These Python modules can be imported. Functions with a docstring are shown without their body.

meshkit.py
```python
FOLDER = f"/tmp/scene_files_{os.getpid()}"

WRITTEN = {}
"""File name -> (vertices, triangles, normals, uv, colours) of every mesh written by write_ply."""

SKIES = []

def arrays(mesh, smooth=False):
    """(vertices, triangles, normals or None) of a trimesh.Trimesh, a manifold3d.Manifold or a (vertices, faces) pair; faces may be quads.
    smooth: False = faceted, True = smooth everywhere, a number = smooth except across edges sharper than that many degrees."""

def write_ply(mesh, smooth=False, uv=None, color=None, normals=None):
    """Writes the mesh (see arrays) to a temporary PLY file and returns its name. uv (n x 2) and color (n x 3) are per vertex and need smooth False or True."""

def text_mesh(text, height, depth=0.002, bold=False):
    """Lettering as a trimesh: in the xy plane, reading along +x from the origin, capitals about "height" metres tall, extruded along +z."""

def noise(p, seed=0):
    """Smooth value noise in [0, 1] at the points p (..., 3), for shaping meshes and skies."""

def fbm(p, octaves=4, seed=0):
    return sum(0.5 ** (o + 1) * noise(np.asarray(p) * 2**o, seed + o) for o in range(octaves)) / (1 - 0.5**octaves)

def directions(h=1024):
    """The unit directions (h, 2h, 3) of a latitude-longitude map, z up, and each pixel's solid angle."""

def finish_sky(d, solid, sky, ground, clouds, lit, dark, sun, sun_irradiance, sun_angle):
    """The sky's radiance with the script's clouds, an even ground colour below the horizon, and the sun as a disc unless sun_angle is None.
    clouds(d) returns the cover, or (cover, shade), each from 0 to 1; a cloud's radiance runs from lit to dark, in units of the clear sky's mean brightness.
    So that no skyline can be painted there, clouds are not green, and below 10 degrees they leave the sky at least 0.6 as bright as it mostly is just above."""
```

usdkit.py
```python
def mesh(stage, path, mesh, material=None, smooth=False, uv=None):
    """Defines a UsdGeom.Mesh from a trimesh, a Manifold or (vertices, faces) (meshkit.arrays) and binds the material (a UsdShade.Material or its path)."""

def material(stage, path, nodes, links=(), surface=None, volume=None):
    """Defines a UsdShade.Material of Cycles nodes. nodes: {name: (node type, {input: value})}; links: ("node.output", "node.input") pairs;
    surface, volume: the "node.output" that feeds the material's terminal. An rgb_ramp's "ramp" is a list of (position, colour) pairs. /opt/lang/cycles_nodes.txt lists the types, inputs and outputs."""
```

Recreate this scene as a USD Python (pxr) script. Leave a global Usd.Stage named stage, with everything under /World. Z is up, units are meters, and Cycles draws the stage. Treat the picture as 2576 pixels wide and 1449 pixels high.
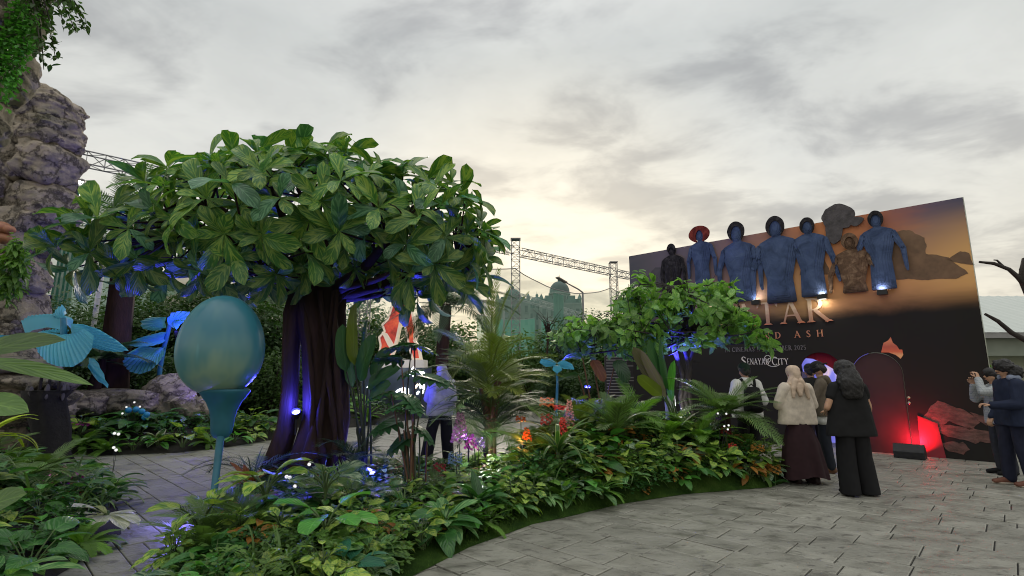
import math, random
import numpy as np
import trimesh
import manifold3d as m3d
import shapely
from shapely import affinity
from shapely.geometry import Polygon, Point, LineString, box as sbox
from shapely.ops import unary_union
import usdkit, meshkit
from pxr import Usd, UsdGeom, UsdLux, UsdShade, Gf, Sdf, Vt

stage = Usd.Stage.CreateInMemory()
UsdGeom.SetStageUpAxis(stage, 'Z')
UsdGeom.Xform.Define(stage, '/World')
UsdGeom.Scope.Define(stage, '/World/Looks')
PI = math.pi

# ------------------------------------------------------------------ camera
CAM_H, PITCH, FPX = 1.5, math.radians(9.7), 1290.0
cam = UsdGeom.Camera.Define(stage, '/World/Camera')
cam.AddTranslateOp().Set(Gf.Vec3d(0, 0, CAM_H))
cam.AddRotateXOp().Set(90 + 9.7)
cam.CreateHorizontalApertureAttr(36.0)
cam.CreateFocalLengthAttr(36.0 * FPX / 2576.0)
cam.CreateExposureAttr(0.06)
cam.CreateClippingRangeAttr(Gf.Vec2f(0.05, 20000))

# ------------------------------------------------------------------ sky and sun (low, behind cloud, ahead of the camera)
SUN_EL, SUN_AZ = math.radians(14), math.radians(-3)
SKY_STRENGTH = 0.1

def material(name, nodes, links=(), surface=None, volume=None):
    return usdkit.material(stage, '/World/Looks/' + name, nodes, links, surface, volume)

sky_mat = material('sky_look', {
    'tc': ('texture_coordinate', {}),
    'nrm': ('vector_math', {'math_type': 'normalize'}),
    'sep': ('separate_xyz', {}),
    'zc': ('math', {'math_type': 'maximum', 'value2': 0.0}),
    'zz': ('math', {'math_type': 'add', 'value2': 0.16}),
    'px': ('math', {'math_type': 'divide'}),
    'py': ('math', {'math_type': 'divide'}),
    'cmb': ('combine_xyz', {'z': 0.37}),
    'map': ('mapping', {'mapping_type': 'point', 'rotation': (0, 0, 0.5), 'scale': (1.0, 1.35, 1.0)}),
    'n1': ('noise_texture', {'scale': 2.3, 'detail': 9.0, 'roughness': 0.55, 'distortion': 0.3}),
    'n2': ('noise_texture', {'scale': 0.42, 'detail': 3.0, 'roughness': 0.5, 'distortion': 0.3}),
    'n3': ('noise_texture', {'scale': 3.4, 'detail': 6.0, 'roughness': 0.6, 'distortion': 0.2}),
    'mixn': ('mix_float', {'fac': 0.36}),
    'dk': ('map_range', {'range_type': 'smoothstep', 'from_min': 0.47, 'from_max': 0.62, 'to_min': 1.02, 'to_max': 0.68, 'clamp': True}),
    'n3r': ('map_range', {'from_min': 0.3, 'from_max': 0.7, 'to_min': 0.93, 'to_max': 1.07, 'clamp': True}),
    'dk2': ('math', {'math_type': 'multiply'}),
    'zr': ('rgb_ramp', {'ramp': [(0.0, (8.2, 7.4, 5.8)), (0.10, (8.7, 8.0, 6.6)), (0.22, (8.3, 8.0, 7.05)), (0.36, (7.5, 7.5, 7.05)), (0.56, (6.2, 6.4, 6.25)), (0.7, (8.5, 8.55, 8.3)), (1.0, (14.0, 14.1, 13.8))]}),
    'glow': ('vector_math', {'math_type': 'dot_product', 'vector2': (math.sin(SUN_AZ + 0.1) * .99, math.cos(SUN_AZ + 0.1) * .99, .12)}),
    'glr': ('map_range', {'range_type': 'smoothstep', 'from_min': 0.86, 'from_max': 1.0, 'to_min': 0.0, 'to_max': 1.0, 'clamp': True}),
    'glc': ('mix_color', {'blend_type': 'add', 'b': (2.6, 1.9, 0.7), 'use_clamp': False}),
    'tint': ('mix_color', {'blend_type': 'multiply', 'fac': 1.0, 'use_clamp': False}),
    'grey': ('combine_xyz', {}),
    'dkb': ('math', {'math_type': 'multiply_add', 'value2': 0.93, 'value3': 0.07}),
    'sky': ('sky_texture', {'sky_type': 'single_scattering', 'sun_disc': False, 'sun_elevation': SUN_EL, 'sun_rotation': SUN_AZ}),
    'over': ('mix_color', {'fac': 0.93, 'use_clamp': False}),
    'bg': ('background_shader', {'strength': SKY_STRENGTH}),
}, [('tc.generated', 'nrm.vector1'), ('nrm.vector', 'sep.vector'), ('sep.z', 'zc.value1'), ('zc.value', 'zz.value1'),
    ('sep.x', 'px.value1'), ('zz.value', 'px.value2'), ('sep.y', 'py.value1'), ('zz.value', 'py.value2'),
    ('px.value', 'cmb.x'), ('py.value', 'cmb.y'), ('cmb.vector', 'map.vector'), ('map.vector', 'n1.vector'), ('cmb.vector', 'n2.vector'), ('cmb.vector', 'n3.vector'),
    ('n1.fac', 'mixn.a'), ('n2.fac', 'mixn.b'), ('mixn.result', 'dk.value'), ('n3.fac', 'n3r.value'), ('dk.result', 'dk2.value1'), ('n3r.result', 'dk2.value2'),
    ('zc.value', 'zr.fac'), ('nrm.vector', 'glow.vector1'), ('glow.value', 'glr.value'), ('glr.result', 'glc.fac'), ('zr.color', 'glc.a'),
    ('dk2.value', 'grey.x'), ('dk2.value', 'grey.y'), ('dk2.value', 'dkb.value1'), ('dkb.value', 'grey.z'), ('glc.result', 'tint.a'), ('grey.vector', 'tint.b'),
    ('sky.color', 'over.a'), ('tint.result', 'over.b'), ('over.result', 'bg.color')], surface='bg.background')
sky = UsdLux.DomeLight.Define(stage, '/World/sky')
sky.GetPrim().SetCustomDataByKey('kind', 'structure')
UsdShade.MaterialBindingAPI.Apply(sky.GetPrim()).Bind(sky_mat)

sun = UsdLux.DistantLight.Define(stage, '/World/sun')
sun.CreateNormalizeAttr(True)
sun.CreateIntensityAttr(0.3)
sun.CreateAngleAttr(14.0)
sun.CreateColorAttr(Gf.Vec3f(1.0, 0.9, 0.74))
sun.AddRotateXYZOp().Set(Gf.Vec3f(-(90 - math.degrees(SUN_EL)), 0, -math.degrees(SUN_AZ)))

# ------------------------------------------------------------------ helpers
CT, ST = math.cos(PITCH), math.sin(PITCH)

def ray(u, v):
    x, y = (u - 1288) / FPX, (724.5 - v) / FPX
    return np.array([x, CT - y * ST, ST + y * CT])

def P(u, v, Y):                 # the point at depth Y seen in that direction: how measured places become metres
    r = ray(u, v)
    return np.array([0, 0, CAM_H]) + r * (Y / r[1])

def G(u, v, z=0.0):
    r = ray(u, v)
    return np.array([0, 0, CAM_H]) + r * ((z - CAM_H) / r[2])

def unit(a):
    a = np.asarray(a, float)
    return a / (np.linalg.norm(a) + 1e-12)

def frame(x, up=(0, 0, 1)):     # columns: x along, y across, z up
    x = unit(x)
    y = np.cross(up, x)
    if np.linalg.norm(y) < 1e-4:
        y = np.cross((0, 1, 0), x)
    y = unit(y)
    return np.stack([x, y, np.cross(x, y)], 1)

def rotz(a):
    c, s = math.cos(a), math.sin(a)
    return np.array([[c, -s, 0], [s, c, 0], [0, 0, 1.0]])

def rotx(a):
    c, s = math.cos(a), math.sin(a)
    return np.array([[1, 0, 0], [0, c, -s], [0, s, c]], float)

def roty(a):
    c, s = math.cos(a), math.sin(a)
    return np.array([[c, 0, s], [0, 1, 0], [-s, 0, c]], float)

class MB:
    """Collects geometry for one mesh."""
    def __init__(self):
        self.v, self.f, self.uv, self.n = [], [], [], 0

    def add(self, v, f, uv=None, R=None, t=None, s=1.0):
        v = np.asarray(v, float) * s
        if R is not None:
            v = v @ np.asarray(R).T
        if t is not None:
            v = v + np.asarray(t)
        f = np.asarray(f, int)
        if f.ndim == 2 and f.shape[1] == 4:
            f = np.vstack([f[:, [0, 1, 2]], f[:, [0, 2, 3]]])
        self.v.append(v); self.f.append(f + self.n)
        self.uv.append(np.zeros((len(v), 2)) if uv is None else np.asarray(uv, float))
        self.n += len(v)
        return self

    def mesh(self, m, **k):
        if hasattr(m, 'to_mesh'):
            q = m.to_mesh(); return self.add(q.vert_properties[:, :3], q.tri_verts, **k)
        return self.add(m.vertices, m.faces, **k)

    def box(self, c, size, R=None):
        b = trimesh.creation.box(size)
        return self.add(b.vertices, b.faces, R=R, t=c)

    def bar(self, a, b, w, h=None, up=(0, 0, 1)):
        a, b = np.asarray(a, float), np.asarray(b, float)
        return self.box((a + b) / 2, (np.linalg.norm(b - a), w, h or w), frame(b - a, up))

    def tube(self, pts, radii, sides=8, cap=True, jitter=0.0, seed=0):
        p = np.asarray(pts, float); n = len(p)
        r = np.broadcast_to(np.asarray(radii, float), (n,))
        t = np.gradient(p, axis=0); t /= np.linalg.norm(t, axis=1, keepdims=True) + 1e-12
        a = np.cross(t[0], (0, 0, 1) if abs(t[0][2]) < .9 else (1, 0, 0)); a = unit(a)
        ang = np.arange(sides) * 2 * PI / sides
        rng = np.random.default_rng(seed)
        V, UV = [], []
        ln = np.concatenate([[0], np.cumsum(np.linalg.norm(np.diff(p, axis=0), axis=1))])
        for i in range(n):
            a = unit(a - t[i] * np.dot(a, t[i])); b = np.cross(t[i], a)
            rr = r[i] * (1 + jitter * (rng.random(sides) - .5))
            V.append(p[i] + rr[:, None] * (np.cos(ang)[:, None] * a + np.sin(ang)[:, None] * b))
            UV.append(np.stack([ang / 2 / PI, np.full(sides, ln[i])], 1))
        V = np.vstack(V); UV = np.vstack(UV)
        i, j = np.meshgrid(np.arange(n - 1), np.arange(sides), indexing='ij')
        q = np.stack([i * sides + j, i * sides + (j + 1) % sides, (i + 1) * sides + (j + 1) % sides, (i + 1) * sides + j], -1).reshape(-1, 4)
        f = np.vstack([q[:, [0, 1, 2]], q[:, [0, 2, 3]]])
        if cap:
            k = np.arange(1, sides - 1)
            f = np.vstack([f, np.stack([np.zeros_like(k), k + 1, k], 1), (n - 1) * sides + np.stack([np.zeros_like(k), k, k + 1], 1)])
        return self.add(V, f, UV)

    def lathe(self, prof, sides=24, c=(0, 0, 0), R=None):
        prof = np.asarray(prof, float); n = len(prof)
        ang = np.arange(sides) * 2 * PI / sides
        V = np.stack([prof[:, :1] * np.cos(ang), prof[:, :1] * np.sin(ang), np.repeat(prof[:, 1:], sides, 1)], -1).reshape(-1, 3)
        i, j = np.meshgrid(np.arange(n - 1), np.arange(sides), indexing='ij')
        q = np.stack([i * sides + j, i * sides + (j + 1) % sides, (i + 1) * sides + (j + 1) % sides, (i + 1) * sides + j], -1).reshape(-1, 4)
        return self.add(V, q, R=R, t=c)

    def extrude(self, poly, depth, R=None, t=None):
        for g in getattr(poly, 'geoms', [poly]):
            if g.geom_type == 'Polygon' and g.area > 1e-7:
                m = trimesh.creation.extrude_polygon(g, depth, engine='earcut')
                self.add(m.vertices, m.faces, R=R, t=t)
        return self

    def arrays(self):
        return np.vstack(self.v), np.vstack(self.f), np.vstack(self.uv)

_used = {}
def numbered(parent, name):
    k = parent + '/' + name
    i = _used.get(k, -1) + 1
    _used[k] = i
    return k if i == 0 else f'{k}_{i:03d}'

def tag(prim, label=None, cat=None, group=None, kind=None):
    prim = prim.GetPrim() if hasattr(prim, 'GetPrim') else prim
    for k, v in (('label', label), ('category', cat), ('group', group), ('kind', kind)):
        if v:
            prim.SetCustomDataByKey(k, v)
    return prim

def obj(name, mesh, mat, parent='/World', smooth=False, base=None, **tags):
    path = numbered(parent, name)
    uv = None
    if isinstance(mesh, MB):
        v, f, uv = mesh.arrays()
    elif hasattr(mesh, 'to_mesh'):
        q = mesh.to_mesh(); v, f = np.array(q.vert_properties[:, :3]), q.tri_verts
    elif isinstance(mesh, tuple):
        v, f = mesh[0], mesh[1]
        uv = mesh[2] if len(mesh) > 2 else None
    else:
        v, f = mesh.vertices, mesh.faces
    v = np.asarray(v, float)
    if base is not None:
        v = v - np.asarray(base)
    if smooth not in (True, False):
        uv = None
    m = usdkit.mesh(stage, path, (v, f), mat, smooth=smooth, uv=uv)
    tag(m, **tags)
    return path

class Thing:
    """One top-level object: an Xform at the thing's base, with its parts below it."""
    def __init__(self, name, label, cat, base=(0, 0, 0), group=None, kind=None, root='/World', rz=0.0):
        self.path = numbered(root, name)
        self.base = np.asarray(base, float)
        x = UsdGeom.Xform.Define(stage, self.path)
        self.prim = x.GetPrim()
        self.R = rotz(rz)
        if root == '/World':
            x.AddTranslateOp().Set(Gf.Vec3d(*map(float, self.base)))
            if rz:
                x.AddRotateZOp().Set(math.degrees(rz))
        tag(self.prim, label, cat, group, kind)

    def part(self, name, mesh, mat, smooth=False, under=None, local=False, **tags):
        return obj(name, mesh, mat, under or self.path, smooth, None if local else self.base, **tags)

def proto(name):
    UsdGeom.Scope.Define(stage, '/World/Looks')
    p = '/World/Prototypes/' + name
    stage.CreateClassPrim('/World/Prototypes')
    UsdGeom.Xform.Define(stage, p)
    return p

def instance(name, src, loc, rz=0.0, s=1.0, label=None, cat=None, group=None, tilt=(0, 0)):
    path = numbered('/World', name)
    x = UsdGeom.Xform.Define(stage, path)
    x.AddTranslateOp().Set(Gf.Vec3d(*map(float, loc)))
    x.AddRotateXYZOp().Set(Gf.Vec3f(math.degrees(tilt[0]), math.degrees(tilt[1]), math.degrees(rz)))
    s3 = (s, s, s) if np.ndim(s) == 0 else s
    x.AddScaleOp().Set(Gf.Vec3f(*map(float, s3)))
    p = x.GetPrim()
    p.GetReferences().AddInternalReference(src)
    p.SetInstanceable(True)
    tag(p, label, cat, group)
    return path

def lamp(parent, pos, color, intensity, radius=0.03, aim=None, size=None):
    """The light of a lamp that stands in the photograph; lies under the lamp's own object."""
    path = numbered(parent, 'light')
    if aim is None:
        l = UsdLux.SphereLight.Define(stage, path); l.CreateRadiusAttr(radius)
    else:
        l = UsdLux.DiskLight.Define(stage, path); l.CreateRadiusAttr(radius)
    l.CreateNormalizeAttr(True)
    l.CreateIntensityAttr(float(intensity)); l.CreateColorAttr(Gf.Vec3f(*color))
    M = np.eye(4)
    if aim is not None:
        z = -unit(aim); fr = frame(z, (0, 0, 1) if abs(z[2]) < .95 else (0, 1, 0))
        M[:3, 2] = z; M[:3, 0] = fr[:, 1]; M[:3, 1] = np.cross(z, fr[:, 1])
    M[:3, 3] = pos
    l.AddTransformOp().Set(Gf.Matrix4d(*M.T.ravel().tolist()))
    return l

def rock(r, seed, sub=3, rough=0.25, flat=(1, 1, 1), facets=7, boxy=0.0):
    m = trimesh.creation.icosphere(sub, 1.0)
    rng = np.random.default_rng(seed)
    v = np.array(m.vertices)
    for _ in range(facets):                       # cut flat facets like broken stone
        d = unit(rng.normal(size=3)); h = rng.uniform(.68, .92)
        k = v @ d
        v = np.where((k > h)[:, None], v - d * ((k - h) * .85)[:, None], v)
    if boxy:                                      # blocky rather than round
        w = v / (np.sum(np.abs(v) ** 5, 1, keepdims=True) ** .2); v = v * (1 - boxy) + w * boxy
    n = meshkit.fbm(v * 1.6 + seed * 3.1, 4, seed)[:, None] - .5
    n2 = meshkit.fbm(v * 6 + seed, 3, seed + 9)[:, None] - .5
    rg = (1 - np.abs(meshkit.fbm(v * 2.4 * np.array([.7, .7, 1.7]) + seed * 1.7, 3, seed + 4)[:, None] - .5) * 4) if boxy else 0
    v = v * (1 + rough * 1.3 * n + rough * .35 * n2 - .10 * np.maximum(rg, 0) * boxy) * np.asarray(flat) * r
    return v, np.array(m.faces)

# ------------------------------------------------------------------ materials
def plain(name, color, rough=0.6, var=0.25, scale=6.0, bump=0.0, bscale=40.0, metallic=0.0, spec=0.4, color2=None, stretch=(1, 1, 1), emit=None):
    c = np.asarray(color, float)
    c2 = np.asarray(color2, float) if color2 is not None else c * (1 + var)
    c1 = c if color2 is not None else c * (1 - var)
    nodes = {'tc': ('texture_coordinate', {}), 'mp': ('mapping', {'mapping_type': 'point', 'scale': stretch}),
             'n': ('noise_texture', {'scale': scale, 'detail': 6.0, 'roughness': 0.6}),
             'r': ('rgb_ramp', {'ramp': [(0.3, tuple(c1)), (0.7, tuple(c2))]}),
             'p': ('principled_bsdf', {'roughness': rough, 'metallic': metallic, 'specular_ior_level': spec})}
    links = [('tc.object', 'mp.vector'), ('mp.vector', 'n.vector'), ('n.fac', 'r.fac'), ('r.color', 'p.base_color')]
    if bump:
        nodes['bn'] = ('noise_texture', {'scale': bscale, 'detail': 5.0, 'roughness': 0.65})
        nodes['b'] = ('bump', {'strength': min(1.0, bump), 'distance': 0.02})
        links += [('mp.vector', 'bn.vector'), ('bn.fac', 'b.height'), ('b.normal', 'p.normal')]
    if emit:
        nodes['p'][1].update({'emission_color': emit[0], 'emission_strength': emit[1]})
    return material(name, nodes, links, 'p.BSDF')

def emitter(name, color, strength):
    return material(name, {'e': ('emission', {'color': color, 'strength': strength})}, [], 'e.emission')

def leafmat(name, dark, light, mode='streak', amount=0.5, rough=0.38, trans=0.25, edge=None, var=0.35, veins=7.0, tcol=None):
    """Leaves with a midrib, side veins and mottling that follows the veins; uv: across 0..1, along 0..1."""
    d, l = np.asarray(dark, float), np.asarray(light, float)
    if d[1] > d[0] and d[1] < .3:
        d, l = d * np.array([1.5, 1.28, 1.1]), l * np.array([1.22, 1.15, 1.0])
    nodes = {
        'uv': ('uvmap', {'attribute': 'st'}), 'sep': ('separate_xyz', {}),
        'c': ('math', {'math_type': 'subtract', 'value2': 0.5}), 'ab': ('math', {'math_type': 'absolute'}),
        'vk': ('math', {'math_type': 'multiply', 'value2': -0.75}), 'ph': ('math', {'math_type': 'add'}),
        'phs': ('math', {'math_type': 'multiply', 'value2': veins}), 'abs2': ('math', {'math_type': 'multiply', 'value2': 2.6}),
        'oi': ('object_info', {}), 'geo': ('geometry', {}), 'rs': ('math', {'math_type': 'add'}), 'rf': ('math', {'math_type': 'fraction'}),
        'rsc': ('math', {'math_type': 'multiply', 'value2': 37.0}), 'cm': ('combine_xyz', {}),
        'n': ('noise_texture', {'scale': 1.0, 'detail': 3.0, 'roughness': 0.6, 'distortion': 0.4}),
        'pr': ('map_range', {'range_type': 'smoothstep', 'from_min': 0.62 - 0.32 * amount, 'from_max': 0.74 - 0.24 * amount, 'clamp': True}),
        'rib': ('map_range', {'range_type': 'smoothstep', 'from_min': 0.012, 'from_max': 0.035, 'to_min': 1.0, 'to_max': 0.0, 'clamp': True}),
        'm1': ('mix_color', {'a': tuple(d), 'b': tuple(l)}),
        'm2': ('mix_color', {'b': tuple(np.minimum(1, (d + l) * .62))}),
        'vv': ('map_range', {'from_min': 0.0, 'from_max': 1.0, 'to_min': 1 - var, 'to_max': 1 + var}),
        'vc': ('combine_xyz', {}), 'm3': ('mix_color', {'blend_type': 'multiply', 'fac': 1.0, 'use_clamp': False}),
        'vn': ('math', {'math_type': 'sine'}), 'vph': ('math', {'math_type': 'multiply', 'value2': veins * 6.283}),
        'bp': ('bump', {'strength': 0.35, 'distance': 0.004}),
        'p': ('principled_bsdf', {'roughness': rough, 'specular_ior_level': 0.42}),
        'tr': ('translucent_bsdf', {}), 'tm': ('mix_color', {'blend_type': 'multiply', 'fac': 1.0, 'b': tuple(tcol or (1.3, 1.5, 0.6)), 'use_clamp': False}),
        'mx': ('mix_closure', {'fac': trans}),
    }
    links = [('uv.UV', 'sep.vector'), ('sep.x', 'c.value1'), ('c.value', 'ab.value1'), ('ab.value', 'vk.value1'), ('vk.value', 'ph.value1'), ('sep.y', 'ph.value2'),
             ('ph.value', 'phs.value1'), ('ab.value', 'abs2.value1'), ('oi.random', 'rs.value1'), ('geo.random_per_island', 'rs.value2'), ('rs.value', 'rf.value1'),
             ('rf.value', 'rsc.value1'), ('phs.value', 'cm.x'), ('abs2.value', 'cm.y'), ('rsc.value', 'cm.z'), ('cm.vector', 'n.vector'), ('n.fac', 'pr.value'),
             ('ab.value', 'rib.value'), ('pr.result', 'm1.fac'), ('m1.result', 'm2.a'), ('rib.result', 'm2.fac'), ('rf.value', 'vv.value'),
             ('vv.result', 'vc.x'), ('vv.result', 'vc.y'), ('vv.result', 'vc.z'), ('ph.value', 'vph.value1'), ('vph.value', 'vn.value1'), ('vn.value', 'bp.height'), ('bp.normal', 'p.normal'),
             ('m3.result', 'p.base_color'), ('m3.result', 'tm.a'), ('tm.result', 'tr.color'), ('p.BSDF', 'mx.closure1'), ('tr.BSDF', 'mx.closure2'), ('vc.vector', 'm3.b')]
    if edge is not None:                          # pale margin
        nodes['er'] = ('map_range', {'range_type': 'smoothstep', 'from_min': edge[1], 'from_max': edge[1] + .06, 'clamp': True})
        nodes['m4'] = ('mix_color', {'b': tuple(edge[0])})
        links += [('ab.value', 'er.value'), ('er.result', 'm4.fac'), ('m2.result', 'm4.a'), ('m4.result', 'm3.a')]
    else:
        links += [('m2.result', 'm3.a')]
    return material(name, nodes, links, 'mx.closure')

# ================================================================== the ground
M = {}
M['soil'] = plain('soil_look', (0.02, 0.018, 0.014), .95, .4, 9, .5, 60)
M['yard'] = plain('yard_look', (0.10, 0.10, 0.095), .9, .3, 2, .3, 30)
M['joint'] = plain('joint_look', (0.035, 0.034, 0.032), .9, .3, 12)

def paver_mat():
    return material('paver_look', {
        'g': ('geometry', {}), 'oi': ('object_info', {}), 'rs': ('math', {'math_type': 'add'}), 'rf': ('math', {'math_type': 'fraction'}),
        'mp': ('mapping', {'mapping_type': 'point', 'rotation': (0, 0, math.radians(20)), 'scale': (1, 1.7, 1)}),
        'n1': ('noise_texture', {'scale': 2.6, 'detail': 8.0, 'roughness': 0.62, 'distortion': 0.4}),
        'n2': ('noise_texture', {'scale': 8.0, 'detail': 6.0, 'roughness': 0.62, 'distortion': 0.6}),
        'st': ('rgb_ramp', {'ramp': [(0.34, (0.135, 0.131, 0.108)), (0.45, (0.235, 0.229, 0.192)), (0.60, (0.285, 0.278, 0.236)), (0.75, (0.34, 0.332, 0.285))]}),
        'blot': ('map_range', {'range_type': 'smoothstep', 'from_min': 0.555, 'from_max': 0.68, 'to_min': 0.0, 'to_max': 0.75, 'clamp': True}),
        'mb': ('mix_color', {'b': (0.085, 0.078, 0.068)}),
        'vr': ('map_range', {'to_min': 0.84, 'to_max': 1.13}), 'vc': ('combine_xyz', {}), 'mm': ('mix_color', {'blend_type': 'multiply', 'fac': 1.0}),
        'bn': ('noise_texture', {'scale': 11.0, 'detail': 8.0, 'roughness': 0.6, 'distortion': 0.9}),
        'b': ('bump', {'strength': 0.95, 'distance': 0.02}),
        'rr': ('map_range', {'from_min': 0.3, 'from_max': 0.7, 'to_min': 0.34, 'to_max': 0.62, 'clamp': True}),
        'p': ('principled_bsdf', {'specular_ior_level': 0.42})},
        [('g.position', 'mp.vector'), ('mp.vector', 'n1.vector'), ('mp.vector', 'n2.vector'), ('mp.vector', 'bn.vector'), ('n1.fac', 'st.fac'), ('n2.fac', 'blot.value'),
         ('blot.result', 'mb.fac'), ('st.color', 'mb.a'), ('oi.random', 'rs.value1'), ('g.random_per_island', 'rs.value2'), ('rs.value', 'rf.value1'), ('rf.value', 'vr.value'),
         ('vr.result', 'vc.x'), ('vr.result', 'vc.y'), ('vr.result', 'vc.z'), ('mb.result', 'mm.a'), ('vc.vector', 'mm.b'), ('mm.result', 'p.base_color'),
         ('bn.fac', 'b.height'), ('b.normal', 'p.normal'), ('n1.fac', 'rr.value'), ('rr.result', 'p.roughness')], 'p.BSDF')
M['paver'] = paver_mat()

g = MB(); g.add([[-900, -300, -.03], [900, -300, -.03], [900, 1500, -.03], [-900, 1500, -.03]], [[0, 1, 2, 3]])
obj('ground', g, M['yard'], kind='structure')

# outlines of the planting, in metres
ISLAND = [tuple(G(u, v)[:2]) for u, v in [(1040, 1449), (1180, 1378), (1342, 1319), (1440, 1298), (1559, 1269), (1722, 1244), (1857, 1233), (1940, 1226)]] + \
         [(3.98, 7.75), (4.0, 8.6), (3.8, 9.6), (3.2, 10.5), (2.2, 10.3), (1.2, 9.3), (0.2, 8.9), (-1.4, 8.9), (-2.6, 8.9), (-3.4, 8.6), (-3.75, 7.9), (-3.6, 6.9), (-3.2, 5.8), (-2.85, 4.9), (-2.7, 4.0), (-2.3, 3.2), (-1.4, 3.0)]
BED_NEAR = [(-3.3, 3.6), (-3.55, 4.6), (-3.75, 5.25), (-4.5, 6.2), (-5.3, 7.0), (-6.3, 7.7), (-7.6, 8.6), (-9.5, 9.2), (-10.5, 8.0), (-9.0, 5.0), (-6.5, 3.2)]
BED_LEFT = [(-8.9, 10.1), (-7.7, 10.2), (-6.6, 10.5), (-6.0, 11.4), (-5.7, 12.6), (-6.0, 14.5), (-7.5, 16.5), (-12.0, 17.5), (-15.0, 14.5), (-13.0, 10.5)]
BED_BACK = [(-9.0, 17.0), (-6.5, 15.5), (-4.9, 15.2), (-4.0, 16.6), (-3.2, 19.0), (-1.0, 22.6), (2.0, 22.8), (3.6, 19.8), (5.0, 18.0), (7.0, 17.2), (9.5, 17.5), (12, 22), (8, 30), (-6, 31), (-14, 25)]
SH = {k: Polygon(v).buffer(.25).buffer(-.25) for k, v in dict(island=ISLAND, near=BED_NEAR, left=BED_LEFT, back=BED_BACK).items()}

def grid_mound(poly, top, run, step=.12, jig=.04, seed=1):
    """A planting mound: rises from its edge, a closed sheet clipped to its outline."""
    pts = [np.array(p) for p in shapely.segmentize(poly, step).exterior.coords[:-1]]
    xs = []
    minx, miny, maxx, maxy = poly.bounds
    rng = np.random.default_rng(seed)
    inner = poly.buffer(-step * .7)
    X, Y = np.meshgrid(np.arange(minx, maxx, step), np.arange(miny, maxy, step))
    q = np.stack([X.ravel(), Y.ravel()], 1) + rng.uniform(-.3, .3, (X.size, 2)) * step
    q = q[shapely.contains_xy(inner, q[:, 0], q[:, 1])]
    allp = np.vstack([np.array(pts), q])
    from scipy.spatial import Delaunay
    tri = Delaunay(allp).simplices
    cen = allp[tri].mean(1)
    tri = tri[shapely.contains_xy(poly, cen[:, 0], cen[:, 1])]
    z = mound_z(poly, allp, top, run) + (meshkit.fbm(np.c_[allp * 3, np.zeros(len(allp))], 3, seed) - .5) * jig
    z[:len(pts)] = .004
    a = allp[tri]; cr = (a[:, 1, 0] - a[:, 0, 0]) * (a[:, 2, 1] - a[:, 0, 1]) - (a[:, 1, 1] - a[:, 0, 1]) * (a[:, 2, 0] - a[:, 0, 0])
    tri = np.where((cr < 0)[:, None], tri[:, ::-1], tri)
    return np.c_[allp, z], tri

def mound_z(poly, p, top, run):
    b = poly.exterior
    d = shapely.distance(shapely.points(np.atleast_2d(p)), b)
    t = np.clip(d / run, 0, 1)
    low = np.interp(np.atleast_2d(p)[:, 0], [-.6, 1.3], [.30, 1.5]) if poly is SH.get('island') else 1.0    # the island is low at its left, banked up at its right
    return top * low * (1 - (1 - t) ** 2.2)

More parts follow.
